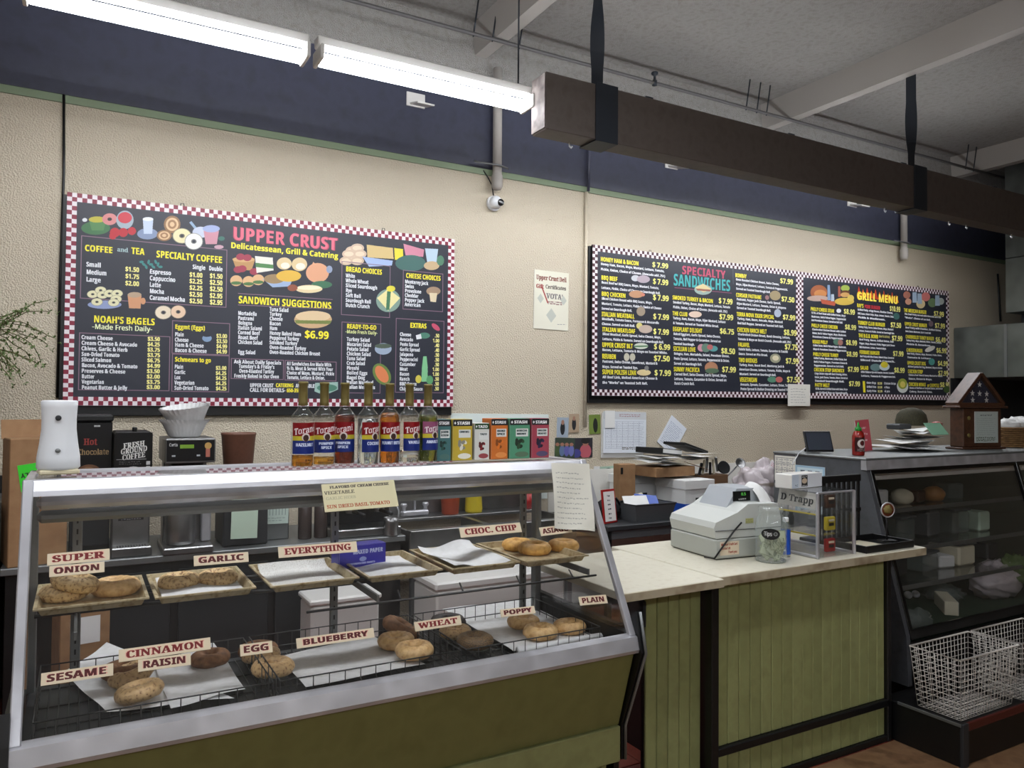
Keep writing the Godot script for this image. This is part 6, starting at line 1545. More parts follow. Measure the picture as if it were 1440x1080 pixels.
# ------------------------------------------------------------------ the cluttered desk under the calendar
func loose_sheets(count, at: Vector3, spread, rise, label, group, seed_, material = null, w := 0.21, l := 0.29):
	rng.seed = seed_
	for i in count:
		var k = rng.randf_range(0.0, 6.0); var bend = rng.randf_range(0.004, 0.016)
		var f = func(u, v): return Vector3((u - 0.5) * l, bend * sin(u * 3.0 + k) * sin(v * 2.0 + k) + bend, (v - 0.5) * w)
		solo("paper_sheet", sheet(6, 5, f), material if material else M.paper, label, "paper", at + Vector3(rng.randf_range(-spread, spread), i * rise, rng.randf_range(-0.05, 0.05)), Vector3(rng.randf_range(-0.04, 0.04), rng.randf_range(-0.6, 0.6), rng.randf_range(-0.1, 0.06)), group)

func lidded_box(called, label, at: Vector3, w, h, d, turn, body, foot):
	var o = thing(called, label, "box", at, turn)
	part(o, "body", box(w, h - 0.06, d, 0.003), body, Vector3(0, (h - 0.06) / 2, 0))
	part(o, "lid", box(w + 0.014, 0.07, d + 0.014, 0.003), M.paper, Vector3(0, h - 0.035, 0))
	if foot: part(o, "blue_band", box(w + 0.002, h * 0.34, d + 0.002, 0.002), foot, Vector3(0, h * 0.17 + 0.001, 0))
	part(o, "hand_hole", box(0.08, 0.022, 0.004, 0.001), M.black, Vector3(0, h * 0.46, d / 2 + 0.001))
	return o

func desk_clutter():
	var dh = 0.735
	var n0 = 4.3
	var o = thing("desk", "dark desk against the wall, buried under boxes and papers", "desk", Vector3(4.3, 0, -4.69))
	span(o, "top", 3.2, 5.4, dh - 0.035, dh, n0, WALL - 0.012, M.charcoal, 0.004)
	span(o, "apron", 3.22, 5.38, dh - 0.1, dh - 0.035, n0 + 0.03, n0 + 0.05, M.grey_plastic, 0.002)
	for s in [3.24, 5.36]:
		for n in [n0 + 0.05, WALL - 0.06]: span(o, "leg", s - 0.02, s + 0.02, 0.0, dh - 0.035, n - 0.02, n + 0.02, M.black, 0.003)
	var place = func(px, py, n): return pz(px, py, n)
	# red edged clipboard
	var r = alloc(90, 160, Color(0.88, 0.86, 0.84))
	scribble(atlas, Rect2i(r.position + Vector2i(30, 8), Vector2i(26, 144)), 6, Color(0.25, 0.22, 0.24), 74, 7, 0.9)
	var p = pz(857, 706, 4.42)
	o = thing("clipboard", "red edged clipboard leaning at the end of the desk", "clipboard", Vector3(p.x, dh, -4.42), 0.25)
	part(o, "board", box(0.15, 0.24, 0.008, 0.002), M.red_plastic, Vector3(0, 0.122, -0.004), Vector3(-0.12, 0, 0))
	card_node(o, "sheet", 0.12, 0.21, 0.001, uv_of(r), Vector3(0, 0.122, 0.003), Vector3(-0.12, 0, 0))
	# black shoulder bag
	p = pz(876, 705, 4.45)
	o = thing("black_bag", "black soft bag slumped on the desk beside the grey bin", "bag", Vector3(p.x - 0.03, dh, -4.58))
	part(o, "body", blob(Vector3(0.1, 0.085, 0.08), 5, 0.25, 0.35), M.rubber, Vector3(0, 0.07, 0))
	part(o, "strap", tube([Vector3(-0.1, 0.06, 0.05), Vector3(-0.06, 0.15, 0.05), Vector3(0.02, 0.16, 0.06), Vector3(0.09, 0.08, 0.06)], 0.01, 6), M.black)
	part(o, "red_tag", box(0.03, 0.05, 0.003, 0.001), M.red_plastic, Vector3(-0.06, 0.12, 0.085))
	# wooden board upright behind
	p = pz(878, 665, 4.72)
	o = thing("wooden_box_file", "tan wooden box file standing upright behind the black bag", "box file", Vector3(p.x, dh, -4.72), -0.15)
	part(o, "case", box(0.14, 0.39, 0.1, 0.004), M.cardboard, Vector3(0, 0.195, 0))
	part(o, "finger_hole", box(0.02, 0.05, 0.004, 0.001), M.black, Vector3(-0.05, 0.34, 0.05))
	# grey bin of papers
	p = pz(912, 716, 4.42)
	o = thing("grey_bin", "grey plastic bin full of papers on the desk", "bin", Vector3(p.x, dh, -4.46))
	var st = new_st()
	var a = [Vector3(-0.16, 0, -0.1), Vector3(0.16, 0, -0.1), Vector3(0.16, 0, 0.1), Vector3(-0.16, 0, 0.1)]
	var b = [Vector3(-0.19, 0.125, -0.125), Vector3(0.19, 0.125, -0.125), Vector3(0.19, 0.125, 0.125), Vector3(-0.19, 0.125, 0.125)]
	oquad(st, a[0], a[1], a[2], a[3], Vector3(0, 1, 0))
	for i in 4: oquad(st, a[i], a[(i + 1) % 4], b[(i + 1) % 4], b[i], Vector3(0, 0.06, 0))
	part(o, "tub", done(st), M.grey_plastic)
	part(o, "rim", tube([b[0], b[1], b[2], b[3]], 0.006, 6, true), M.charcoal)
	for i in 3:
		var e = [[M.paper, -0.06, 0.5, "white envelope standing in the grey bin"], [M.blue_plastic, 0.06, 0.35, "blue booklet standing in the grey bin"], [M.paper_warm, 0.0, 0.65, "cream leaflet standing in the grey bin"]][i]
		solo(["envelope", "booklet", "leaflet"][i], box(0.2, 0.15, 0.006, 0.001), e[0], e[3], "paper", o.position + Vector3(e[1], 0.11, -0.02 - i * 0.02), Vector3(-0.7, 0.2 * i - 0.2, e[2] - 0.5))
	# archive boxes
	p = pz(968, 700, 4.5)
	lidded_box("archive_box", "white archive box with a blue lower band and a hand hole", Vector3(p.x + 0.05, dh, -4.6), 0.29, 0.27, 0.34, 0.0, M.paper, M.blue_plastic)
	p = pz(922, 690, 4.75)
	lidded_box("archive_box", "white archive box behind the grey bin, under the cardboard tray", Vector3(p.x - 0.07, dh, -4.93), 0.34, 0.285, 0.22, 0.0, M.paper, null)
	# cardboard tray of papers on the boxes
	o = thing("cardboard_tray", "shallow cardboard tray of papers lying on the archive boxes", "box", Vector3(pz(938, 668, 4.62).x + 0.02, dh + 0.29, -4.7), 0.06)
	part(o, "tray", box(0.42, 0.075, 0.3, 0.003), M.cardboard, Vector3(0, 0.038, 0))
	part(o, "flap", box(0.2, 0.003, 0.1, 0.001), M.cardboard, Vector3(0.28, 0.07, 0.1), Vector3(0.2, 0, -0.25))
	var top = o.position + Vector3(0, 0.08, 0)
	loose_sheets(8, top + Vector3(-0.02, 0, 0.03), 0.09, 0.009, "loose white paper in the pile on the cardboard tray", "papers piled on the cardboard tray", 91)
	o = thing("black_binder", "black ring binder lying on top of the paper pile", "binder", top + Vector3(-0.02, 0.085, -0.02), 0.3)
	part(o, "cover", box(0.3, 0.045, 0.24, 0.004), M.black, Vector3(0, 0.024, 0), Vector3(0, 0, -0.1))
	part(o, "pages", box(0.28, 0.03, 0.235, 0.002), M.paper, Vector3(0.012, 0.024, 0.006), Vector3(0, 0, -0.1))
	o = thing("black_binder", "second black ring binder slipping off the paper pile", "binder", top + Vector3(0.24, 0.12, -0.02), 0.2)
	part(o, "cover", box(0.32, 0.02, 0.22, 0.004), M.black, Vector3(0.03, 0.012, 0), Vector3(0, 0, -0.25))
	loose_sheets(5, top + Vector3(0.3, 0.03, 0.03), 0.08, 0.01, "loose white paper sliding down beside the binders", "papers sliding off the pile", 93)
	# small brown carton with utensils
	p = pz(1001, 695, 4.55)
	solo("brown_carton", box(0.17, 0.21, 0.2, 0.004), M.cardboard, "plain brown carton on the desk beside the archive box", "box", Vector3(p.x, dh + 0.106, -4.62))
	o = thing("utensil_tray", "cardboard tray of knives and ladles on the brown carton", "utensils", Vector3(p.x + 0.06, dh + 0.212, -4.66))
	part(o, "tray", box(0.3, 0.07, 0.16, 0.003), M.cardboard_dark, Vector3(0, 0.035, 0))
	for i in 6:
		part(o, "knife_handle", box(0.022, 0.12, 0.016, 0.004), [M.black, M.paper_warm, M.steel_dull][i % 3], Vector3(-0.1 + i * 0.036, 0.11 + 0.02 * ((i * 7) % 3), 0.02), Vector3(0, 0, 0.1 * (i - 3)))
	part(o, "pan", lathe([Vector2(0, 0), Vector2(0.05, 0.0), Vector2(0.055, 0.02), Vector2(0.05, 0.02), Vector2(0, 0.006)], 18), M.black, Vector3(0.13, 0.12, 0.04), Vector3(1.2, 0, 0.2))
	solo("ladle", tube([Vector3(-0.14, -0.1, 0), Vector3(0, 0, 0)], 0.006, 6), M.steel, "steel ladle sticking out of the utensil pile", "ladle", pz(1036, 656, 4.62))
	var ld = part(get_node("ladle"), "bowl", lathe([Vector2(0, 0), Vector2(0.03, 0.006), Vector2(0.045, 0.025), Vector2(0.043, 0.026), Vector2(0.028, 0.009), Vector2(0, 0.003)], 18), M.steel, Vector3(0.03, 0.02, 0), Vector3(1.1, 0, 0.3))
	# bottles in front of the bags
	for i in 3:
		p = pz([1014, 1025, 1036][i], 700, 4.5)
		var bt = thing("small_bottle", ["small purple-capped bottle beside the brown carton", "small clear bottle with a purple label on the desk", "clear jar on the desk before the plastic bags"][i], "bottle", Vector3(p.x, dh, -4.5))
		part(bt, "body", lathe([Vector2(0, 0), Vector2(0.035, 0), Vector2(0.037, 0.01), Vector2(0.037, 0.13), Vector2(0.02, 0.16), Vector2(0.02, 0.175), Vector2(0, 0.175)], 16), [M.grey_plastic, M.film, M.film][i])
		part(bt, "cap", cyl(0.022, 0.025, 14, 0.003), [mat(Color(0.3, 0.25, 0.55), 0.4), M.white_gloss, M.steel_dull][i], Vector3(0, 0.176, 0))
	# plastic shopping bags
	for i in 3:
		var e = [[1056, 680, 4.62, Vector3(0.16, 0.17, 0.13), "bulging white plastic bag of goods on the desk"], [1076, 660, 4.9, Vector3(0.16, 0.2, 0.1), "taller white plastic bag with red print behind the other bag"], [1068, 705, 4.42, Vector3(0.14, 0.08, 0.07), "small white plastic bag slumped at the desk edge"]][i]
		p = pz(e[0], e[1], e[2])
		var g = thing("plastic_bag", e[4], "bag", Vector3(p.x, dh, -e[2]))
		part(g, "bag", blob(e[3], 30 + i, 0.38, 0.1, 28, 40), M.bag, Vector3(0, e[3].y * 0.82, 0))
		if i == 1:
			r = alloc(120, 60, Color(0.86, 0.84, 0.85))
			scribble(atlas, Rect2i(r.position + Vector2i(8, 12), Vector2i(104, 40)), 3, Color(0.72, 0.35, 0.4), 75, 6, 0.8)
			card_node(g, "red_print", 0.16, 0.07, 0.0, uv_of(r), Vector3(0.04, e[3].y * 1.45, 0.098), Vector3(-0.3, 0, -0.7), M.print)

# ------------------------------------------------------------------ the cash counter
func plank_row(parent, s0, s1, h0, h1, n, w):
	var k = 0
	var s = s0
	while s < s1 - 0.01:
		var e = minf(s + w, s1)
		span(parent, "plank", s + 0.0012, e - 0.0012, h0, h1, n, n + 0.014, M.plank[(k * 5 + int(h0 * 10)) % 3], 0.0035)
		s = e
		k += 1

func cash_counter():
	var ch = 0.905
	var o = thing("cash_counter", "olive plank fronted counter with a worn cream top and black corner post", "counter", Vector3(2.82, 0, -2.6))
	span(o, "top", 2.238, 3.6, ch - 0.036, ch, 2.262, 2.98, M.counter, 0.003)
	span(o, "top_edge", 2.238, 3.6, ch - 0.037, ch - 0.002, 2.258, 2.263, M.counter_edge, 0.001, "chipped front edge of the counter top")
	span(o, "core", 2.27, 3.37, 0.0, ch - 0.037, 2.332, 2.95, M.black, 0.0)
	span(o, "corner_post", 2.235, 2.275, 0.0, ch - 0.037, 2.3, 2.345, M.black, 0.004)
	span(o, "end_post", 3.36, 3.39, 0.0, ch - 0.037, 2.3, 2.345, M.black, 0.004)
	plank_row(o, 2.276, 3.36, 0.2, ch - 0.037, 2.318, 0.0642)
	span(o, "middle_rail", 2.275, 3.375, 0.165, 0.2, 2.3, 2.332, M.black, 0.004)
	plank_row(o, 2.276, 3.36, 0.03, 0.165, 2.318, 0.0642)
	span(o, "foot_rail", 2.275, 3.375, 0.0, 0.03, 2.305, 2.332, M.black, 0.003)
	var k = 0
	while k < 9:
		span(o, "end_plank", 3.371, 3.38, 0.03, ch - 0.037, 2.34 + k * 0.066, 2.34 + k * 0.066 + 0.063, M.plank[k % 3], 0.002)
		k += 1
	# lifting leaf and its gate panel
	o = thing("counter_leaf", "cream lift-up counter leaf between bagel case and cash counter", "counter", Vector3(1.98, 0, -2.55))
	span(o, "leaf", 1.735, 2.232, ch - 0.034, ch - 0.002, 2.235, 2.9, M.counter, 0.003)
	span(o, "leaf_edge", 1.735, 2.232, ch - 0.035, ch - 0.004, 2.231, 2.236, M.counter_edge, 0.001)
	o = thing("counter_gate", "dark olive plank gate under the lift-up counter leaf", "gate", Vector3(2.07, 0, -2.36))
	plank_row(o, 1.945, 2.233, 0.02, ch - 0.04, 2.362, 0.0576)
	span(o, "backing", 1.945, 2.233, 0.02, ch - 0.04, 2.376, 2.392, M.black, 0.0)
	span(o, "kick_plate", 1.94, 2.05, 0.0, 0.15, 2.349, 2.362, M.cardboard_dark, 0.003)
	span(o, "latch", 1.93, 1.945, 0.72, 0.82, 2.36, 2.39, M.dark_steel, 0.002)
	# cash register, its operator side turned from the customers
	var g = thing("cash_register", "pale grey cash register with a customer display", "cash register", Vector3(2.45, ch, -2.5), -0.1)
	part(g, "drawer", box(0.37, 0.085, 0.34, 0.006), mat(Color(0.66, 0.67, 0.64), 0.5), Vector3(0.185, 0.0475, -0.17))
	part(g, "foot", box(0.35, 0.008, 0.32, 0.001), M.black, Vector3(0.185, 0.004, -0.17))
	part(g, "case", extrude(PackedVector2Array([Vector2(0.0, 0.094), Vector2(0.37, 0.094), Vector2(0.37, 0.17), Vector2(0.35, 0.236), Vector2(0.18, 0.24), Vector2(0.12, 0.205), Vector2(0.0, 0.165), Vector2(-0.012, 0.14)]), 0.33), mat(Color(0.74, 0.75, 0.73), 0.48), Vector3(0.005, 0.0, -0.17))
	part(g, "seam", box(0.372, 0.003, 0.335, 0.0), M.grey_plastic, Vector3(0.187, 0.128, -0.17))
	part(g, "display_hood", extrude(PackedVector2Array([Vector2(0.13, 0.2), Vector2(0.36, 0.19), Vector2(0.35, 0.296), Vector2(0.2, 0.298)]), 0.2), mat(Color(0.64, 0.66, 0.68), 0.45), Vector3(0, 0.0, -0.2))
	var r = alloc(140, 70, Color(0.03, 0.04, 0.035))
	put_text(atlas, "0.5", r.position.x + 64, r.position.y + 12, 20, Color(0.35, 0.75, 0.3), 1, 44)
	scribble(atlas, Rect2i(r.position + Vector2i(44, 46), Vector2i(60, 14)), 1, Color(0.72, 0.73, 0.72), 76, 9, 1.0)
	card_node(g, "customer_display", 0.1, 0.045, 0.003, uv_of(r), Vector3(0.225, 0.264, -0.097), Vector3(-0.05, 0, 0), M.print_gloss, M.black)
	r = alloc(120, 70, Color(0.84, 0.78, 0.68))
	for i in 3: put_text(atlas, ["Minimum Credit Card", "purchase 5.00", "Thank you"][i], r.position.x + [6, 6, 50][i], r.position.y + 8 + i * 20, 12, Color(0.55, 0.22, 0.16), 0, [106, 60, 60][i])
	card_node(g, "taped_note", 0.105, 0.06, 0.001, uv_of(r), Vector3(0.075, 0.05, 0.0008))
	r = alloc(50, 30, Color(0.68, 0.68, 0.45))
	scribble(atlas, Rect2i(r.position + Vector2i(4, 4), Vector2i(42, 22)), 3, Color(0.4, 0.4, 0.25), 3)
	card_node(g, "yellow_sticker", 0.045, 0.022, 0.0008, uv_of(r), Vector3(0.19, 0.165, -0.0035))
	part(g, "power_cord", tube([Vector3(0.14, 0.16, 0.003), Vector3(0.1, 0.13, 0.006), Vector3(0.05, 0.08, 0.008), Vector3(-0.012, 0.012, 0.006), Vector3(-0.014, 0.006, -0.06)], 0.004, 6), M.black)
	var f = func(u, v): return Vector3(0.3 + u * 0.07, 0.302 + 0.02 * sin(u * 3.0) - 0.11 * pow(v, 2.5), -0.12 + v * 0.12)
	solo("receipt_paper", sheet(8, 8, f), M.paper, "white receipt paper curling off the cash register", "paper", g.position)
	# tip jar
	g = thing("tip_jar", "large clear glass tip jar with a black oval label", "jar", Vector3(2.665, ch, -2.385))
	part(g, "glass", lathe([Vector2(0, 0.0), Vector2(0.06, 0.0), Vector2(0.066, 0.008), Vector2(0.067, 0.15), Vector2(0.062, 0.185), Vector2(0.05, 0.205), Vector2(0.048, 0.215), Vector2(0.053, 0.222), Vector2(0.053, 0.238), Vector2(0.048, 0.24)], 30), M.jar)
	part(g, "foot_ring", lathe([Vector2(0.05, 0.001), Vector2(0.064, 0.001), Vector2(0.066, 0.008), Vector2(0.05, 0.01)], 28), M.film)
	r = alloc(120, 66, Color(0.03, 0.03, 0.035))
	put_text(atlas, "Tips", r.position.x + 18, r.position.y + 20, 24, Color(0.8, 0.8, 0.8), 0, 54)
	fill_ellipse(atlas, r.position.x + 92, r.position.y + 32, 11, 11, Color(0.8, 0.8, 0.8)); fill_ellipse(atlas, r.position.x + 92, r.position.y + 32, 9, 9, Color(0.03, 0.03, 0.035))
	var uv = uv_of(r)
	var st = new_st(true)
	for i in 24:
		for e in [0, 1, 2]:
			var q = Vector2.ZERO if e == 0 else Vector2(cos(TAU * (i + e - 1) / 24.0), -sin(TAU * (i + e - 1) / 24.0))
			st.set_uv(uv.position + uv.size * (q * Vector2(0.5, -0.5) + Vector2(0.5, 0.5)))
			var a = q.x * 0.6 - 0.85
			st.add_vertex(Vector3(sin(a) * 0.0685, 0.128 + q.y * 0.024, cos(a) * 0.0685))
	part(g, "oval_label", done(st), M.print)
	r = alloc(160, 70, Color(0.58, 0.62, 0.5))
	atlas.fill_rect(Rect2i(r.position + Vector2i(5, 5), Vector2i(150, 60)), Color(0.72, 0.75, 0.64))
	fill_ellipse(atlas, r.position.x + 80, r.position.y + 35, 20, 26, Color(0.5, 0.54, 0.44)); put_text(atlas, "1", r.position.x + 14, r.position.y + 12, 14, Color(0.35, 0.4, 0.3), 2); put_text(atlas, "1", r.position.x + 138, r.position.y + 44, 14, Color(0.35, 0.4, 0.3), 2)
	rng.seed = 33
	for i in 10:
		var ang = rng.randf_range(-1.9, 0.5)
		var b = rng.randf_range(0.006, 0.014)
		var note = sheet(8, 4, func(u, v): return Vector3((u - 0.5) * 0.092, (0.5 - v) * 0.055, b * sin(u * 4.0 + i)), uv_of(r))
		solo("dollar_bill", note, M.print, "creased dollar bill stuffed in the tip jar", "banknote", g.position + Vector3(sin(ang) * 0.022, 0.04 + 0.008 * i, cos(ang) * 0.03 - 0.012 + 0.002 * i), Vector3(rng.randf_range(-0.3, 0.1), ang, rng.randf_range(-0.9, 0.9)), "dollar bills in the tip jar")
	# blue bottle
	g = thing("blue_bottle", "slim blue labelled bottle standing between tip jar and clear cabinet", "bottle", Vector3(2.80, ch, -2.42))
	part(g, "body", lathe([Vector2(0, 0), Vector2(0.019, 0), Vector2(0.021, 0.004), Vector2(0.021, 0.13), Vector2(0.012, 0.15), Vector2(0.012, 0.158), Vector2(0, 0.158)], 18), M.film)
	r = alloc(60, 110, Color(0.1, 0.3, 0.68))
	for i in 4: atlas.fill_rect(Rect2i(r.position + Vector2i(8, 8 + i * 26), Vector2i(44, 9)), Color(0.82, 0.85, 0.9))
	var uvb = uv_of(r)
	part(g, "label_sleeve", sheet(16, 1, func(u, v): return Vector3(sin(u * TAU) * 0.0216, lerpf(0.125, 0.012, v), cos(u * TAU) * 0.0216), Rect2(uvb.position, uvb.size)), M.print_gloss)
	part(g, "cap", cyl(0.013, 0.02, 14, 0.003), M.white_gloss, Vector3(0, 0.158, 0))
	# clear acrylic cabinet
	var s0 = 2.885; var s1 = 3.135; var n0 = 2.315; var n1 = 2.7; var hh = 0.295
	g = thing("acrylic_cabinet", "clear acrylic countertop cabinet with two shelves", "display cabinet", Vector3((s0 + s1) / 2, ch, -(n0 + n1) / 2))
	var w = s1 - s0; var d = n1 - n0
	for x in [-w / 2, w / 2]: part(g, "side_pane", box(0.004, hh, d, 0.0), M.acrylic, Vector3(x, hh / 2, 0))
	part(g, "back_pane", box(w, hh, 0.004, 0.0), M.acrylic, Vector3(0, hh / 2, -d / 2))
	part(g, "front_door", box(w, hh, 0.004, 0.0), M.acrylic, Vector3(0, hh / 2, d / 2))
	part(g, "top_pane", box(w, 0.004, d, 0.0), M.acrylic, Vector3(0, hh, 0))
	part(g, "floor_pane", box(w, 0.004, d, 0.0), M.acrylic, Vector3(0, 0.004, 0))
	for x in [-w / 2, w / 2]:
		for z in [-d / 2, d / 2]: part(g, "corner_rail", box(0.014, hh, 0.014, 0.003), M.alu, Vector3(x, hh / 2, z))
		part(g, "bottom_rail", box(0.014, 0.012, d, 0.002), M.alu, Vector3(x, 0.008, 0))
	for y in [0.1, 0.195]:
		part(g, "shelf", box(w - 0.012, 0.004, d - 0.012, 0.0), M.acrylic, Vector3(0, y, 0))
		part(g, "shelf_edge", box(0.004, 0.007, d - 0.02, 0.001), M.yellow_plastic, Vector3(-w / 2 + 0.008, y, 0), Vector3.ZERO, "yellow shelf edge")
	part(g, "top_rail", box(w, 0.008, 0.01, 0.001), M.alu, Vector3(0, hh - 0.002, d / 2))
	# padlock shaped goods inside
	for e in [[0.21, M.wood, "brown padlock shaped tag on the top shelf of the clear cabinet"], [0.108, M.yellow_plastic, "yellow printed tin on the middle shelf of the clear cabinet"], [0.008, M.red_plastic, "red padlock shaped tin on the floor of the clear cabinet"]]:
		var t = thing("small_tin", e[2], "tin", g.position + Vector3(0.035, e[0], 0.13))
		part(t, "body", box(0.062, 0.062, 0.02, 0.004), e[1], Vector3(0, 0.0315, 0))
		part(t, "black_mark", box(0.034, 0.014, 0.002, 0.001), M.black, Vector3(0, 0.028, 0.0105))
		part(t, "pale_mark", box(0.038, 0.01, 0.002, 0.001), M.paper_warm, Vector3(0, 0.046, 0.0105))
		if e[0] != 0.108: part(t, "shackle", tube([Vector3(-0.018, 0.06, 0), Vector3(-0.018, 0.076, 0), Vector3(0, 0.084, 0), Vector3(0.018, 0.076, 0), Vector3(0.018, 0.06, 0)], 0.003, 6), M.steel)
	r = alloc(180, 90, Color(0.78, 0.77, 0.74))
	put_text(atlas, "D Trapp", r.position.x + 10, r.position.y + 26, 38, Color(0.06, 0.06, 0.07), 2, 160)
	var lg = card_node(self, "lettered_card", 0.17, 0.075, 0.002, uv_of(r), g.position + Vector3(-0.03, 0.243, 0.0), Vector3(-0.1, -0.95, -0.12))
	tag(lg, "white card lettered in bold black, leaning on the top shelf", "card")
	for i in 4:
		solo("small_jar", lathe([Vector2(0, 0), Vector2(0.014, 0), Vector2(0.015, 0.04), Vector2(0.01, 0.05), Vector2(0.01, 0.06), Vector2(0, 0.06)], 12), [M.green_plastic, M.charcoal, M.film, M.charcoal][i], "tiny dark jar at the back of the clear cabinet", "jar", g.position + Vector3(-0.06 + i * 0.035, 0.102, -0.1), Vector3.ZERO, "tiny jars in the clear cabinet")
	# carton on top of the cabinet
	r = alloc(230, 66, Color(0.78, 0.82, 0.87))
	atlas.fill_rect(Rect2i(r.position + Vector2i(52, 0), Vector2i(178, 66)), Color(0.85, 0.86, 0.88))
	atlas.fill_rect(Rect2i(r.position + Vector2i(72, 6), Vector2i(46, 54)), Color(0.1, 0.1, 0.1)); fill_ellipse(atlas, r.position.x + 95, r.position.y + 33, 20, 13, Color(0.8, 0.72, 0.62)); scribble(atlas, Rect2i(r.position + Vector2i(78, 8), Vector2i(34, 8)), 1, Color(0.85, 0.85, 0.85), 78, 4, 1.0); scribble(atlas, Rect2i(r.position + Vector2i(78, 50), Vector2i(34, 8)), 1, Color(0.85, 0.85, 0.85), 79, 4, 1.0)
	scribble(atlas, Rect2i(r.position + Vector2i(24, 46), Vector2i(22, 12)), 3, Color(0.4, 0.45, 0.5), 6)
	var bx = thing("white_carton", "long white carton with a black round mark, lying on the clear cabinet", "box", g.position + Vector3(-0.02, hh + 0.0035, 0.0), 0.1)
	part(bx, "carton", box(0.24, 0.066, 0.09, 0.003), M.white_enamel, Vector3(0, 0.033, 0))
	card_node(bx, "printed_face", 0.238, 0.064, 0.001, uv_of(r), Vector3(0, 0.033, 0.0458))
	# black rack and tray at the end
	g = thing("slatted_rack", "black slatted rack standing at the end of the counter", "rack", Vector3(3.318, ch, -2.535))
	part(g, "top_rail", box(0.32, 0.035, 0.02, 0.003), M.black, Vector3(0, 0.32, 0))
	part(g, "shelf_rail", box(0.32, 0.02, 0.12, 0.003), M.black, Vector3(0, 0.16, -0.05))
	part(g, "foot_rail", box(0.32, 0.025, 0.12, 0.003), M.black, Vector3(0, 0.013, -0.05))
	for i in 9: part(g, "slat", box(0.018, 0.3, 0.01, 0.002), M.black, Vector3(-0.148 + i * 0.037, 0.16, 0))
	g = thing("black_tray", "low black tray holding a folded paper at the counter end", "tray", Vector3(3.37, ch, -2.4))
	part(g, "floor", box(0.36, 0.004, 0.22, 0.001), M.black, Vector3(0, 0.002, 0))
	for z in [-0.108, 0.108]: part(g, "rim", box(0.36, 0.032, 0.008, 0.002), M.black, Vector3(0, 0.018, z))
	for x in [-0.178, 0.178]: part(g, "rim", box(0.008, 0.032, 0.21, 0.002), M.black, Vector3(x, 0.018, 0))
	solo("folded_paper", box(0.18, 0.012, 0.15, 0.002), M.paper_warm, "folded cream papers lying in the black tray", "paper", g.position + Vector3(-0.06, 0.0105, 0), Vector3(0, 0.06, 0))
	g = thing("round_medallion", "round copper medallion on a thin black stem beside the deli case", "medallion", Vector3(3.4, ch + 0.036, -2.33), -0.35)
	part(g, "disc", cyl(0.034, 0.008, 28, 0.003), mat(Color(0.42, 0.22, 0.13), 0.3, 0.4), Vector3(0, 0.15, 0.0), Vector3(PI / 2, 0, 0))
	part(g, "rim", tube(range(24).map(func(i): return Vector3(cos(TAU * i / 24.0) * 0.034, 0.15 + sin(TAU * i / 24.0) * 0.034, 0.006)), 0.0035, 6, true), M.alu)
	part(g, "relief", blob(Vector3(0.022, 0.02, 0.006), 8, 0.5, 0.5, 10, 16), M.gold_cap, Vector3(0, 0.15, 0.009))
	part(g, "stem", tube([Vector3(0, 0.117, 0), Vector3(0.004, 0.05, -0.01), Vector3(0, 0.0, 0)], 0.004, 6), M.black)
	part(g, "foot", box(0.08, 0.006, 0.05, 0.002), M.black, Vector3(0, 0.003, 0))
	# notes standing behind the counter
	r = alloc(110, 120, Color(0.84, 0.83, 0.79))
	for i in 4:
		atlas.fill_rect(Rect2i(r.position + Vector2i(4, 24 + i * 24), Vector2i(102, 2)), Color(0.5, 0.5, 0.5))
		atlas.fill_rect(Rect2i(r.position + Vector2i(10 + i * 28, 22), Vector2i(2, 92)), Color(0.6, 0.6, 0.6))
	scribble(atlas, Rect2i(r.position + Vector2i(6, 26), Vector2i(98, 90)), 8, Color(0.45, 0.45, 0.48), 83)
	atlas.fill_rect(Rect2i(r.position, Vector2i(110, 16)), Color(0.3, 0.3, 0.32))
	var s3 = px_at(1104, 656, 3.596)
	var nc = card_node(self, "ruled_notice", 0.15, 0.17, 0.003, uv_of(r), s3, Vector3(0, -PI / 2, 0))
	tag(nc, "white ruled notice stuck on the grey end of the deli case", "notice")
	r = alloc(120, 60, Color(0.6, 0.72, 0.8))
	atlas.fill_rect(Rect2i(r.position + Vector2i(8, 8), Vector2i(104, 44)), Color(0.78, 0.85, 0.88))
	for i in 3: atlas.fill_rect(Rect2i(r.position + Vector2i(22 + i * 30, 18), Vector2i(18, 14)), Color(0.35, 0.4, 0.45))
	nc = card_node(self, "blue_notice", 0.2, 0.085, 0.004, uv_of(r), px_at(1139, 666, 3.596), Vector3(0, -PI / 2, 0))
	tag(nc, "pale blue framed notice stuck on the grey end of the deli case", "notice")

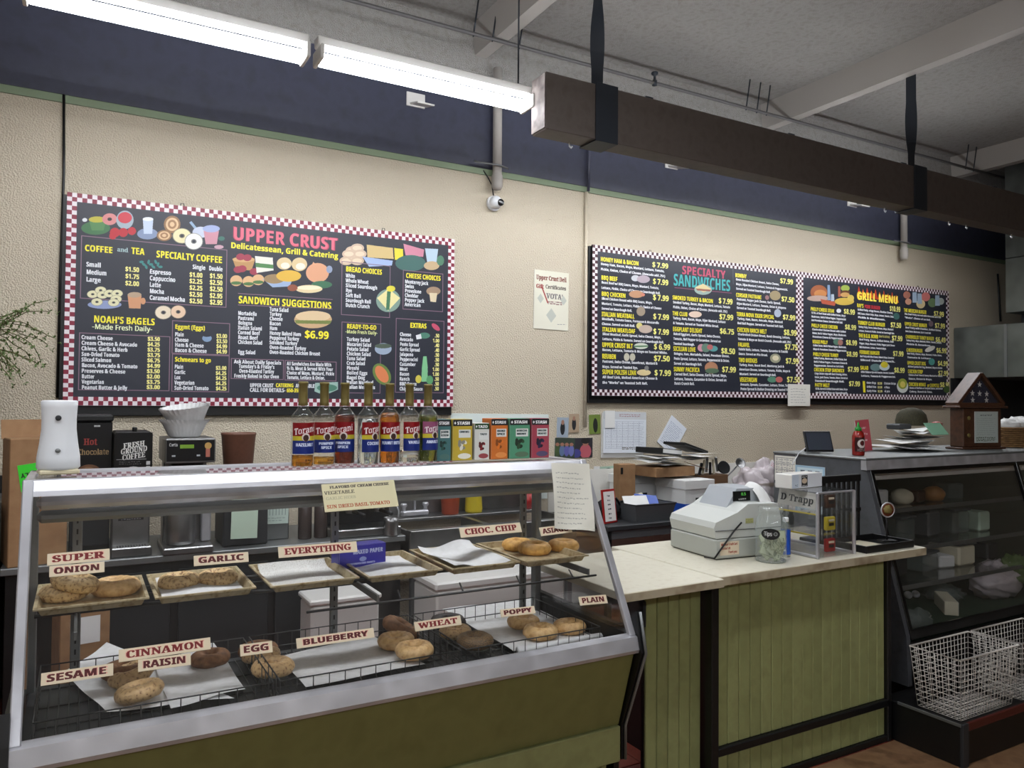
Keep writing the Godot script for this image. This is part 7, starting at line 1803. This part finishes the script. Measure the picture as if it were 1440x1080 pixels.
# ------------------------------------------------------------------ the deli case on the right
func deli_case():
	var s0 = 3.602; var s1 = 6.4
	var top = 1.315
	var o = thing("deli_case", "dark deli case with a slanted glass front and grey steel top", "display case", Vector3((s0 + s1) / 2, 0, -2.8))
	var gt = Vector2(2.6, 1.255); var gb = Vector2(2.375, 0.44)
	profile_part(o, "end_panel", [[gb.x - 0.02, 0.2], [gb.x - 0.01, 0.44], [gt.x - 0.012, 1.265], [gt.x - 0.012, top - 0.012], [3.2, top - 0.012], [3.2, 0.2]], s0, s0 + 0.03, M.grey_panel)
	span(o, "top", s0 - 0.01, s1, top - 0.012, top, gt.x - 0.02, 3.2, M.steel_dull, 0.003)
	profile_part(o, "front_fascia", [[gt.x - 0.02, top - 0.012], [gt.x - 0.024, top - 0.062], [gt.x + 0.01, top - 0.062], [gt.x + 0.01, top - 0.012]], s0 - 0.01, s1, M.alu)
	var ang = atan2(gt.x - gb.x, gt.y - gb.y)
	var len = gt.distance_to(gb)
	var mid = Vector3(0, (gt.y + gb.y) / 2, -(gt.x + gb.x) / 2) - Vector3(0, 0, -2.8)
	part(o, "front_pane", box(s1 - s0 - 0.06, len, 0.006, 0.0), M.glass_side, mid, Vector3(-ang, 0, 0))
	for s in [s0 + 0.045, 5.05, s1 - 0.03]: part(o, "pane_frame", box(0.028, len, 0.022, 0.003), M.black_gloss, mid + Vector3(s - o.position.x, 0, 0.004), Vector3(-ang, 0, 0))
	part(o, "pane_frame_top", box(s1 - s0 - 0.03, 0.03, 0.022, 0.003), M.black_gloss, Vector3(0.015, gt.y - 0.012, -gt.x + 2.8 + 0.004), Vector3(-ang, 0, 0))
	part(o, "pane_frame_foot", box(s1 - s0 - 0.03, 0.05, 0.024, 0.003), M.black_gloss, Vector3(0.015, gb.y + 0.005, -gb.x + 2.8 + 0.004), Vector3(-ang, 0, 0))
	span(o, "back_wall", s0 + 0.03, s1, 0.2, top - 0.012, 3.16, 3.2, M.deli_back, 0.001)
	span(o, "floor", s0 + 0.03, s1, 0.4, 0.42, gb.x + 0.02, 3.16, M.green_mat, 0.0)
	span(o, "lower_front", s0 + 0.03, s1, 0.0, 0.4, gb.x + 0.01, 3.16, M.black, 0.002)
	span(o, "white_strip", s0 + 0.04, s1, 1.19, 1.235, gt.x + 0.03, gt.x + 0.05, M.white_enamel, 0.002)  # plain white strip along the top of the case interior
	for e in [[1.0, 2.72], [0.8, 2.62], [0.62, 2.55]]:
		var sh = thing_part(o, "shelf", Vector3(0, e[0], 0))
		part(sh, "board", box(s1 - s0 - 0.1, 0.008, 3.15 - e[1], 0.001), M.glass_side, Vector3(0, 0, -(3.15 + e[1]) / 2 + 2.8))
		part(sh, "price_rail", box(s1 - s0 - 0.1, 0.024, 0.008, 0.002), M.steel_dull, Vector3(0, -0.004, -e[1] + 2.8 + 0.004))
	# goods inside
	var fl = 0.4205
	for e in [[1273, 843], [1284, 842]]: solo("white_egg", blob(Vector3(0.022, 0.029, 0.022), 2, 0.0, 1.0, 12, 16), M.white_gloss, "white egg lying on the green floor of the deli case", "egg", ph(e[0], e[1], fl + 0.023) + Vector3(0.12, 0, -0.06), Vector3(0, 0, 1.2), "eggs in the deli case")
	var r = alloc(130, 60, Color(0.8, 0.82, 0.7))
	atlas.fill_rect(Rect2i(r.position, Vector2i(36, 60)), Color(0.12, 0.14, 0.35)); scribble(atlas, Rect2i(r.position + Vector2i(44, 14), Vector2i(76, 34)), 3, Color(0.45, 0.55, 0.4), 81, 5, 0.8)
	var c = thing("butter_carton", "pale carton with a dark blue end lying on the green floor", "box", Vector3(4.36, fl, -2.62), 0.75)
	part(c, "carton", box(0.26, 0.075, 0.07, 0.003), M.paper_warm, Vector3(0, 0.038, 0))
	card_node(c, "printed_side", 0.258, 0.073, 0.001, uv_of(r), Vector3(0, 0.038, 0.0358))
	for e in [[1330, 840, 0.09, "crumpled clear bag beside the butter carton"], [1278, 880, 0.06, "clear bag of rolls just inside the deli glass"], [1322, 885, 0.055, "clear bag of salad just inside the deli glass"]]:
		var q = ph(e[0], e[1], fl + 0.03) + Vector3(0.06, 0, -0.05)
		if q.z > -2.5: q.z = -2.5
		solo("clear_bag", blob(Vector3(e[2] * 1.2, 0.045, e[2]), int(e[0]), 0.4, 0.3, 16, 22, true), M.film, e[3], "bag", Vector3(q.x, fl + 0.037, q.z))
	for i in 7:
		var e = [[3.95, 0.804, 2.85, 0.16, M.charcoal], [4.2, 0.804, 2.85, 0.13, M.film], [4.5, 0.804, 2.88, 0.15, M.grey_plastic], [4.75, 0.804, 2.85, 0.14, M.film], [4.05, 0.624, 2.8, 0.11, M.charcoal], [4.35, 0.624, 2.8, 0.1, M.film], [4.72, 0.624, 2.8, 0.12, M.paper_warm]][i]
		var t = thing("deli_tub", ["charcoal deli tub beside the grey end of the upper deli shelf", "tall clear tub on the middle deli shelf", "grey deli tub under the cream cheese wheel", "clear deli tub under the tan cheese block", "charcoal deli tub on the lowest deli shelf", "low clear tub on the lowest deli shelf", "cream deli tub on the lowest deli shelf"][i], "tub", Vector3(e[0], e[1], -e[2]), 0.1 * (i % 3), "tubs in the deli case")
		part(t, "tub", box(0.17, e[3], 0.2, 0.012), e[4], Vector3(0, e[3] / 2, 0))
		part(t, "lid", box(0.18, 0.014, 0.21, 0.004), M.grey_plastic, Vector3(0, e[3] + 0.007, 0))
	for e in [[4.3, M.paper_warm, "half round cream cheese wheel on the upper deli shelf"], [4.62, mat(Color(0.66, 0.46, 0.26), 0.5), "tan block of cheese on the upper deli shelf"], [3.98, M.paper, "white wrapped block on the upper deli shelf"]]:
		solo("cheese_block", blob(Vector3(0.075, 0.05, 0.06), int(e[0] * 10), 0.08, 0.4, 14, 20), e[1], e[2], "cheese", Vector3(e[0], 1.004 + 0.0405, -2.85))
	for i in 8:
		var e = [[3.85, 1.004, 2.9, 0.06], [4.12, 1.004, 2.92, 0.09], [4.46, 1.004, 2.9, 0.07], [4.85, 1.004, 2.9, 0.1], [5.0, 0.804, 2.82, 0.12], [3.8, 0.624, 2.75, 0.09], [4.55, 0.624, 2.78, 0.07], [5.05, 0.624, 2.8, 0.1]][i]
		solo("wrapped_packet", box(0.12, e[3], 0.14, 0.01), [M.grey_plastic, M.paper, M.wood, M.film, M.paper_green, M.film, M.paper, M.charcoal][i], ["small grey packet on the upper deli shelf by the case end", "white packet standing on the upper deli shelf", "brown packet between the cheeses on the upper deli shelf", "clear packet on the upper deli shelf past the cheeses", "pale green packet on the middle deli shelf", "clear packet on the lowest deli shelf by the case end", "flat white packet on the lowest deli shelf", "dark packet on the lowest deli shelf above the greens"][i], "packet", Vector3(e[0], e[1] + e[3] / 2 + 0.0005, -e[2]), Vector3(0, 0.2 * (i % 3) - 0.2, 0))
	var gr = thing("wrapped_greens", "large plastic wrapped bunch of greens on the deli case floor", "vegetables", Vector3(4.95, fl, -2.66))
	part(gr, "wrap", blob(Vector3(0.2, 0.12, 0.12), 77, 0.25, 0.3, 18, 26), M.bag, Vector3(0, 0.098, 0))
	part(gr, "leaves", blob(Vector3(0.12, 0.08, 0.08), 78, 0.6, 0.5, 14, 20, true), M.leaf, Vector3(0.12, 0.15, 0.05))
	# things on its top
	var tp = top + 0.0005
	c = thing("tablet_stand", "black tablet propped on a stand at the end of the deli case", "tablet", Vector3(3.72, tp, -2.98), -0.35)
	part(c, "tablet", box(0.17, 0.125, 0.012, 0.004), M.black, Vector3(0, 0.066, 0), Vector3(-0.35, 0, -0.0))
	part(c, "screen", box(0.15, 0.105, 0.002, 0.0), mat(Color(0.24, 0.26, 0.3), 0.15), Vector3(0, 0.068, 0.0075), Vector3(-0.35, 0, 0))
	part(c, "prop", box(0.1, 0.08, 0.008, 0.002), M.black, Vector3(0, 0.04, -0.05), Vector3(0.4, 0, 0))
	part(c, "cable", tube([Vector3(-0.085, 0.03, 0.01), Vector3(-0.14, 0.0, 0.03), Vector3(-0.19, -0.06, 0.05)], 0.003, 5), M.white_gloss)
	r = alloc(70, 110, Color(0.75, 0.3, 0.34))
	scribble(atlas, Rect2i(r.position + Vector2i(14, 14), Vector2i(44, 66)), 3, Color(0.86, 0.72, 0.72), 82, 6, 0.8)
	var rc = card_node(self, "red_menu_card", 0.13, 0.19, 0.003, uv_of(r), Vector3(4.14, tp + 0.094, -2.99), Vector3(-0.1, 0, 0.06))
	tag(rc, "pinkish red folded card standing behind the hot sauce bottle", "card")
	c = thing("hot_sauce_bottle", "red hot sauce bottle with a green pointed cap", "bottle", Vector3(pz(1207, 640, 2.75).x, tp, -2.75))
	part(c, "bottle", lathe([Vector2(0, 0), Vector2(0.03, 0), Vector2(0.0325, 0.005), Vector2(0.0325, 0.105), Vector2(0.024, 0.13), Vector2(0.015, 0.138), Vector2(0, 0.14)], 22), mat(Color(0.52, 0.08, 0.04), 0.25))
	part(c, "cap", lathe([Vector2(0.0, 0.136), Vector2(0.018, 0.136), Vector2(0.018, 0.152), Vector2(0.009, 0.158), Vector2(0.003, 0.185), Vector2(0, 0.186)], 16), M.green_plastic)
	r = alloc(100, 110, Color(0.2, 0.06, 0.06))
	fill_ellipse(atlas, r.position.x + 40, r.position.y + 48, 26, 34, Color(0.84, 0.8, 0.78)); fill_ellipse(atlas, r.position.x + 42, r.position.y + 44, 14, 20, Color(0.3, 0.08, 0.08)); scribble(atlas, Rect2i(r.position + Vector2i(14, 84), Vector2i(70, 22)), 3, Color(0.84, 0.8, 0.78), 19); scribble(atlas, Rect2i(r.position + Vector2i(72, 10), Vector2i(20, 70)), 7, Color(0.8, 0.76, 0.74), 20)
	part(c, "printed_label", sheet(14, 1, func(u, v): return Vector3(sin(lerpf(-1.5, 1.5, u)) * 0.033, lerpf(0.1, 0.022, v), cos(lerpf(-1.5, 1.5, u)) * 0.033), uv_of(r)), M.print_gloss)
	loose_sheets(9, Vector3(4.45, tp, -2.92), 0.13, 0.0075, "loose white paper in the pile on the deli case", "papers piled on the deli case", 95)
	loose_sheets(6, Vector3(4.52, tp + 0.07, -2.92), 0.07, 0.009, "creased white paper atop the deli case pile", "papers on the top of the deli case pile", 96, M.paper, 0.17, 0.2)
	solo("green_edged_form", box(0.17, 0.003, 0.09, 0.0), mat(Color(0.5, 0.7, 0.58), 0.7), "pale green form on the deli case paper pile", "paper", Vector3(4.6, tp + 0.135, -2.82), Vector3(0.9, 0, 0))
	solo("dark_wallet", box(0.12, 0.035, 0.1, 0.008), M.charcoal, "dark wallet lying beside the paper pile under the cap", "wallet", Vector3(4.5, tp + 0.145, -3.0))
	c = thing("camouflage_cap", "dark camouflage peaked cap resting on the paper pile", "cap", Vector3(4.66, tp + 0.15, -3.02), -0.5)
	part(c, "crown", lathe([Vector2(0.092, 0.0), Vector2(0.094, 0.03), Vector2(0.085, 0.07), Vector2(0.06, 0.1), Vector2(0.02, 0.113), Vector2(0, 0.114)], 26), M.camo)
	var pk = func(u, v):
		var a2 = lerpf(-1.1, 1.1, u)
		return Vector3(-cos(a2) * (0.085 + 0.06 * v), 0.01 - 0.035 * v * v, sin(a2) * (0.085 + 0.02 * v))
	part(c, "peak", sheet(14, 4, pk), M.camo)
	solo("red_cloth", blob(Vector3(0.05, 0.018, 0.03), 9, 0.3, 0.5, 10, 14), M.red_plastic, "small red cloth under the peak of the cap", "cloth", Vector3(4.7, tp + 0.16, -2.88))
	# memorial flag case
	var fp = Vector3(5.06, tp, -2.84)
	c = thing("flag_case", "wooden memorial case with a triangular folded flag and framed certificate", "flag case", fp, -0.18)
	var fw = 0.29
	part(c, "foot", box(0.38, 0.014, 0.13, 0.004), M.wood, Vector3(0, 0.007, 0))
	part(c, "pedestal", box(0.33, 0.25, 0.1, 0.005), M.wood, Vector3(0, 0.139, 0))
	part(c, "ledge", box(0.42, 0.014, 0.13, 0.004), M.wood, Vector3(0, 0.271, 0))
	var a3 = Vector2(-0.2, 0.0); var b3 = Vector2(0.2, 0.0); var c3 = Vector2(0, 0.2)
	for e in [[a3, c3], [c3, b3], [a3, b3]]:
		var m2 = (e[0] + e[1]) / 2.0
		var dd = e[1] - e[0]
		part(c, "triangle_frame", box(dd.length(), 0.022, 0.1, 0.003), M.wood, Vector3(m2.x, 0.288 + m2.y, 0), Vector3(0, 0, dd.angle()))
	part(c, "folded_flag", extrude(PackedVector2Array([Vector2(-0.165, 0.012), Vector2(0.165, 0.012), Vector2(0, 0.175)]), 0.07), mat(Color(0.06, 0.08, 0.2), 0.8), Vector3(0, 0.288, -0.006))
	for e in [[0, 0.118], [-0.062, 0.062], [0.0, 0.06], [0.062, 0.058], [-0.06, 0.018], [0.06, 0.018]]:
		var sp = PackedVector2Array()
		for i in 10:
			var rad = 0.02 if i % 2 == 0 else 0.008
			sp.append(Vector2(sin(TAU * i / 10.0) * rad, cos(TAU * i / 10.0) * rad))
		part(c, "star", extrude(sp, 0.002), M.paper, Vector3(e[0], 0.288 + e[1] + 0.01, 0.031))
	part(c, "triangle_glass", extrude(PackedVector2Array([Vector2(-0.17, 0.01), Vector2(0.17, 0.01), Vector2(0, 0.18)]), 0.002), M.glass, Vector3(0, 0.288, 0.042))
	r = alloc(170, 190, Color(0.7, 0.74, 0.72))
	scribble(atlas, Rect2i(r.position + Vector2i(40, 12), Vector2i(90, 14)), 1, Color(0.35, 0.38, 0.4), 84, 6, 1.0)
	scribble(atlas, Rect2i(r.position + Vector2i(16, 36), Vector2i(138, 110)), 9, Color(0.52, 0.57, 0.56), 88)
	scribble(atlas, Rect2i(r.position + Vector2i(10, 152), Vector2i(150, 28)), 3, Color(0.3, 0.33, 0.25), 89, 5)
	card_node(c, "certificate", 0.2, 0.2, 0.004, uv_of(r), Vector3(0.03, 0.142, 0.052), Vector3.ZERO, M.print_gloss)
	for y in [0.2, 0.09]: part(c, "medal", cyl(0.013, 0.006, 16, 0.002), M.gold_cap, Vector3(-0.12, y, 0.05), Vector3(PI / 2, 0, 0))
	# wicker basket with napkins
	c = thing("wicker_basket", "tan wicker basket with white napkins on the deli case", "basket", Vector3(5.62, tp, -2.88))
	var stw = new_st(true)
	for k in 10:
		var ring = []
		for i in 40:
			var a4 = TAU * i / 40.0
			var wv = 0.004 * (1 if (i + k) % 2 else -1)
			ring.append(Vector3(cos(a4) * (0.2 + k * 0.003 + wv), 0.008 + k * 0.0135, sin(a4) * (0.12 + k * 0.002 + wv)))
		add_tube(stw, ring, 0.0078, 5, true)
	part(c, "woven_wall", done(stw), M.wicker)
	part(c, "floor", lathe([Vector2(0, 0.002), Vector2(0.16, 0.002), Vector2(0.16, 0.01), Vector2(0, 0.01)], 24), M.wicker)
	for i in 3: solo("napkin_bunch", blob(Vector3(0.1, 0.05, 0.07), 60 + i, 0.4, 0.4, 14, 20, true), M.paper, "crumpled white napkins heaped in the wicker basket", "napkins", Vector3(5.52 + i * 0.1, tp + 0.135 + 0.012 * (i % 2), -2.88 + 0.02 * i), Vector3.ZERO, "napkins in the wicker basket")
	# plinth with wire baskets in front
	o = thing("basket_plinth", "low black plinth with a red-brown front edge under the wire baskets", "plinth", Vector3(4.6, 0, -2.17))
	span(o, "body", 3.405, 6.4, 0.0, 0.185, 1.985, 2.37, M.black, 0.004)
	span(o, "red_edge", 3.45, 6.4, 0.155, 0.192, 1.972, 1.986, mat(Color(0.3, 0.1, 0.07), 0.5), 0.003, "red-brown wooden edge")
	span(o, "corner_strip", 3.405, 3.45, 0.0, 0.19, 1.972, 1.986, M.charcoal, 0.002)
	span(o, "side_edge", 3.4, 3.406, 0.178, 0.192, 1.98, 2.28, M.steel_dull, 0.001)
	for i in 3:
		var b = wire_basket_white(3.64 + i * 0.5, ["white wire basket at the plinth corner beside the cash counter", "white wire basket between two others on the black plinth", "white wire basket furthest along the black plinth"][i])

func wire_basket_white(s: float, label: String):
	var o = thing("white_wire_basket", label, "basket", Vector3(s, 0.1925, -2.1))
	var bw = 0.205; var bd = 0.1; var tw = 0.235; var td = 0.118; var h = 0.275
	var P = func(u, v, y): return Vector3(lerpf(bw, tw, y) * u, 0.002 + y * h, lerpf(bd, td, y) * v)
	for side in [["front_grid", 0, 1], ["back_grid", 0, -1], ["side_grid", 1, 1], ["side_grid", 1, -1]]:
		var st = new_st(true)
		var count = 17 if side[1] == 0 else 9
		for i in count:
			var t = -1.0 + 2.0 * i / (count - 1)
			var a = P.call(t, side[2], 0.0) if side[1] == 0 else P.call(side[2], t, 0.0)
			var b = P.call(t, side[2], 1.0) if side[1] == 0 else P.call(side[2], t, 1.0)
			add_tube(st, [a, b], 0.0017, 4)
		for k in 11:
			var y = k / 11.0
			var a = P.call(-1, side[2], y) if side[1] == 0 else P.call(side[2], -1, y)
			var b = P.call(1, side[2], y) if side[1] == 0 else P.call(side[2], 1, y)
			add_tube(st, [a, b], 0.0017, 4)
		part(o, side[0], done(st), M.wire_white)
	var fl = new_st(true)
	for i in 20: add_tube(fl, [P.call(-1.0 + 2.0 * i / 19.0, -1, 0.0), P.call(-1.0 + 2.0 * i / 19.0, 1, 0.0)], 0.0017, 4)
	for i in 10: add_tube(fl, [P.call(-1, -1.0 + 2.0 * i / 9.0, 0.0), P.call(1, -1.0 + 2.0 * i / 9.0, 0.0)], 0.0017, 4)
	part(o, "floor_grid", done(fl), M.wire_white)
	part(o, "rim", tube([P.call(-1, -1, 1.0), P.call(1, -1, 1.0), P.call(1, 1, 1.0), P.call(-1, 1, 1.0)], 0.0045, 6, true), M.wire_white)
	return o

func cook_line():
	# exhaust hood on the far right
	var o = thing("exhaust_hood", "large stainless exhaust hood over the cooking area", "hood", Vector3(9.4, 1.9, -4.5))
	span(o, "canopy", 8.62, 10.45, 1.9, 2.47, 3.9, WALL - 0.01, M.hood, 0.004)
	span(o, "lower_lip", 8.61, 10.45, 1.88, 1.93, 3.88, 3.92, M.hood, 0.003)
	span(o, "seam_strip", 8.612, 8.62, 1.9, 2.47, 4.5, 4.53, M.steel_dull, 0.001)
	o = thing("exhaust_duct", "tall grey sheet metal duct enclosure above the exhaust hood", "duct", Vector3(9.4, 2.5, -4.5))
	span(o, "lower_panel", 8.9, 10.4, 2.62, 3.22, 4.0, 4.66, M.hood, 0.003)
	span(o, "upper_panel", 8.9, 10.4, 3.225, 4.4, 4.0, 4.66, M.hood, 0.003)
	span(o, "collar", 9.1, 10.2, 2.47, 2.62, 4.1, 4.6, M.dark_steel, 0.002)
	o = thing("grill_backsplash", "dark stained steel backsplash beneath the exhaust hood", "backsplash", Vector3(9.5, 0, -WALL))
	span(o, "sheet", 8.56, 10.45, 0.3, 1.9, WALL - 0.02, WALL - 0.005, M.dark_steel, 0.001)
	o = thing("grill_range", "black cooking range under the exhaust hood", "range", Vector3(9.6, 0, -4.6))
	span(o, "body", 8.8, 10.4, 0.0, 0.85, 4.1, WALL - 0.03, M.black, 0.006)
	span(o, "griddle", 8.82, 10.38, 0.85, 0.9, 4.12, WALL - 0.03, M.dark_steel, 0.004)
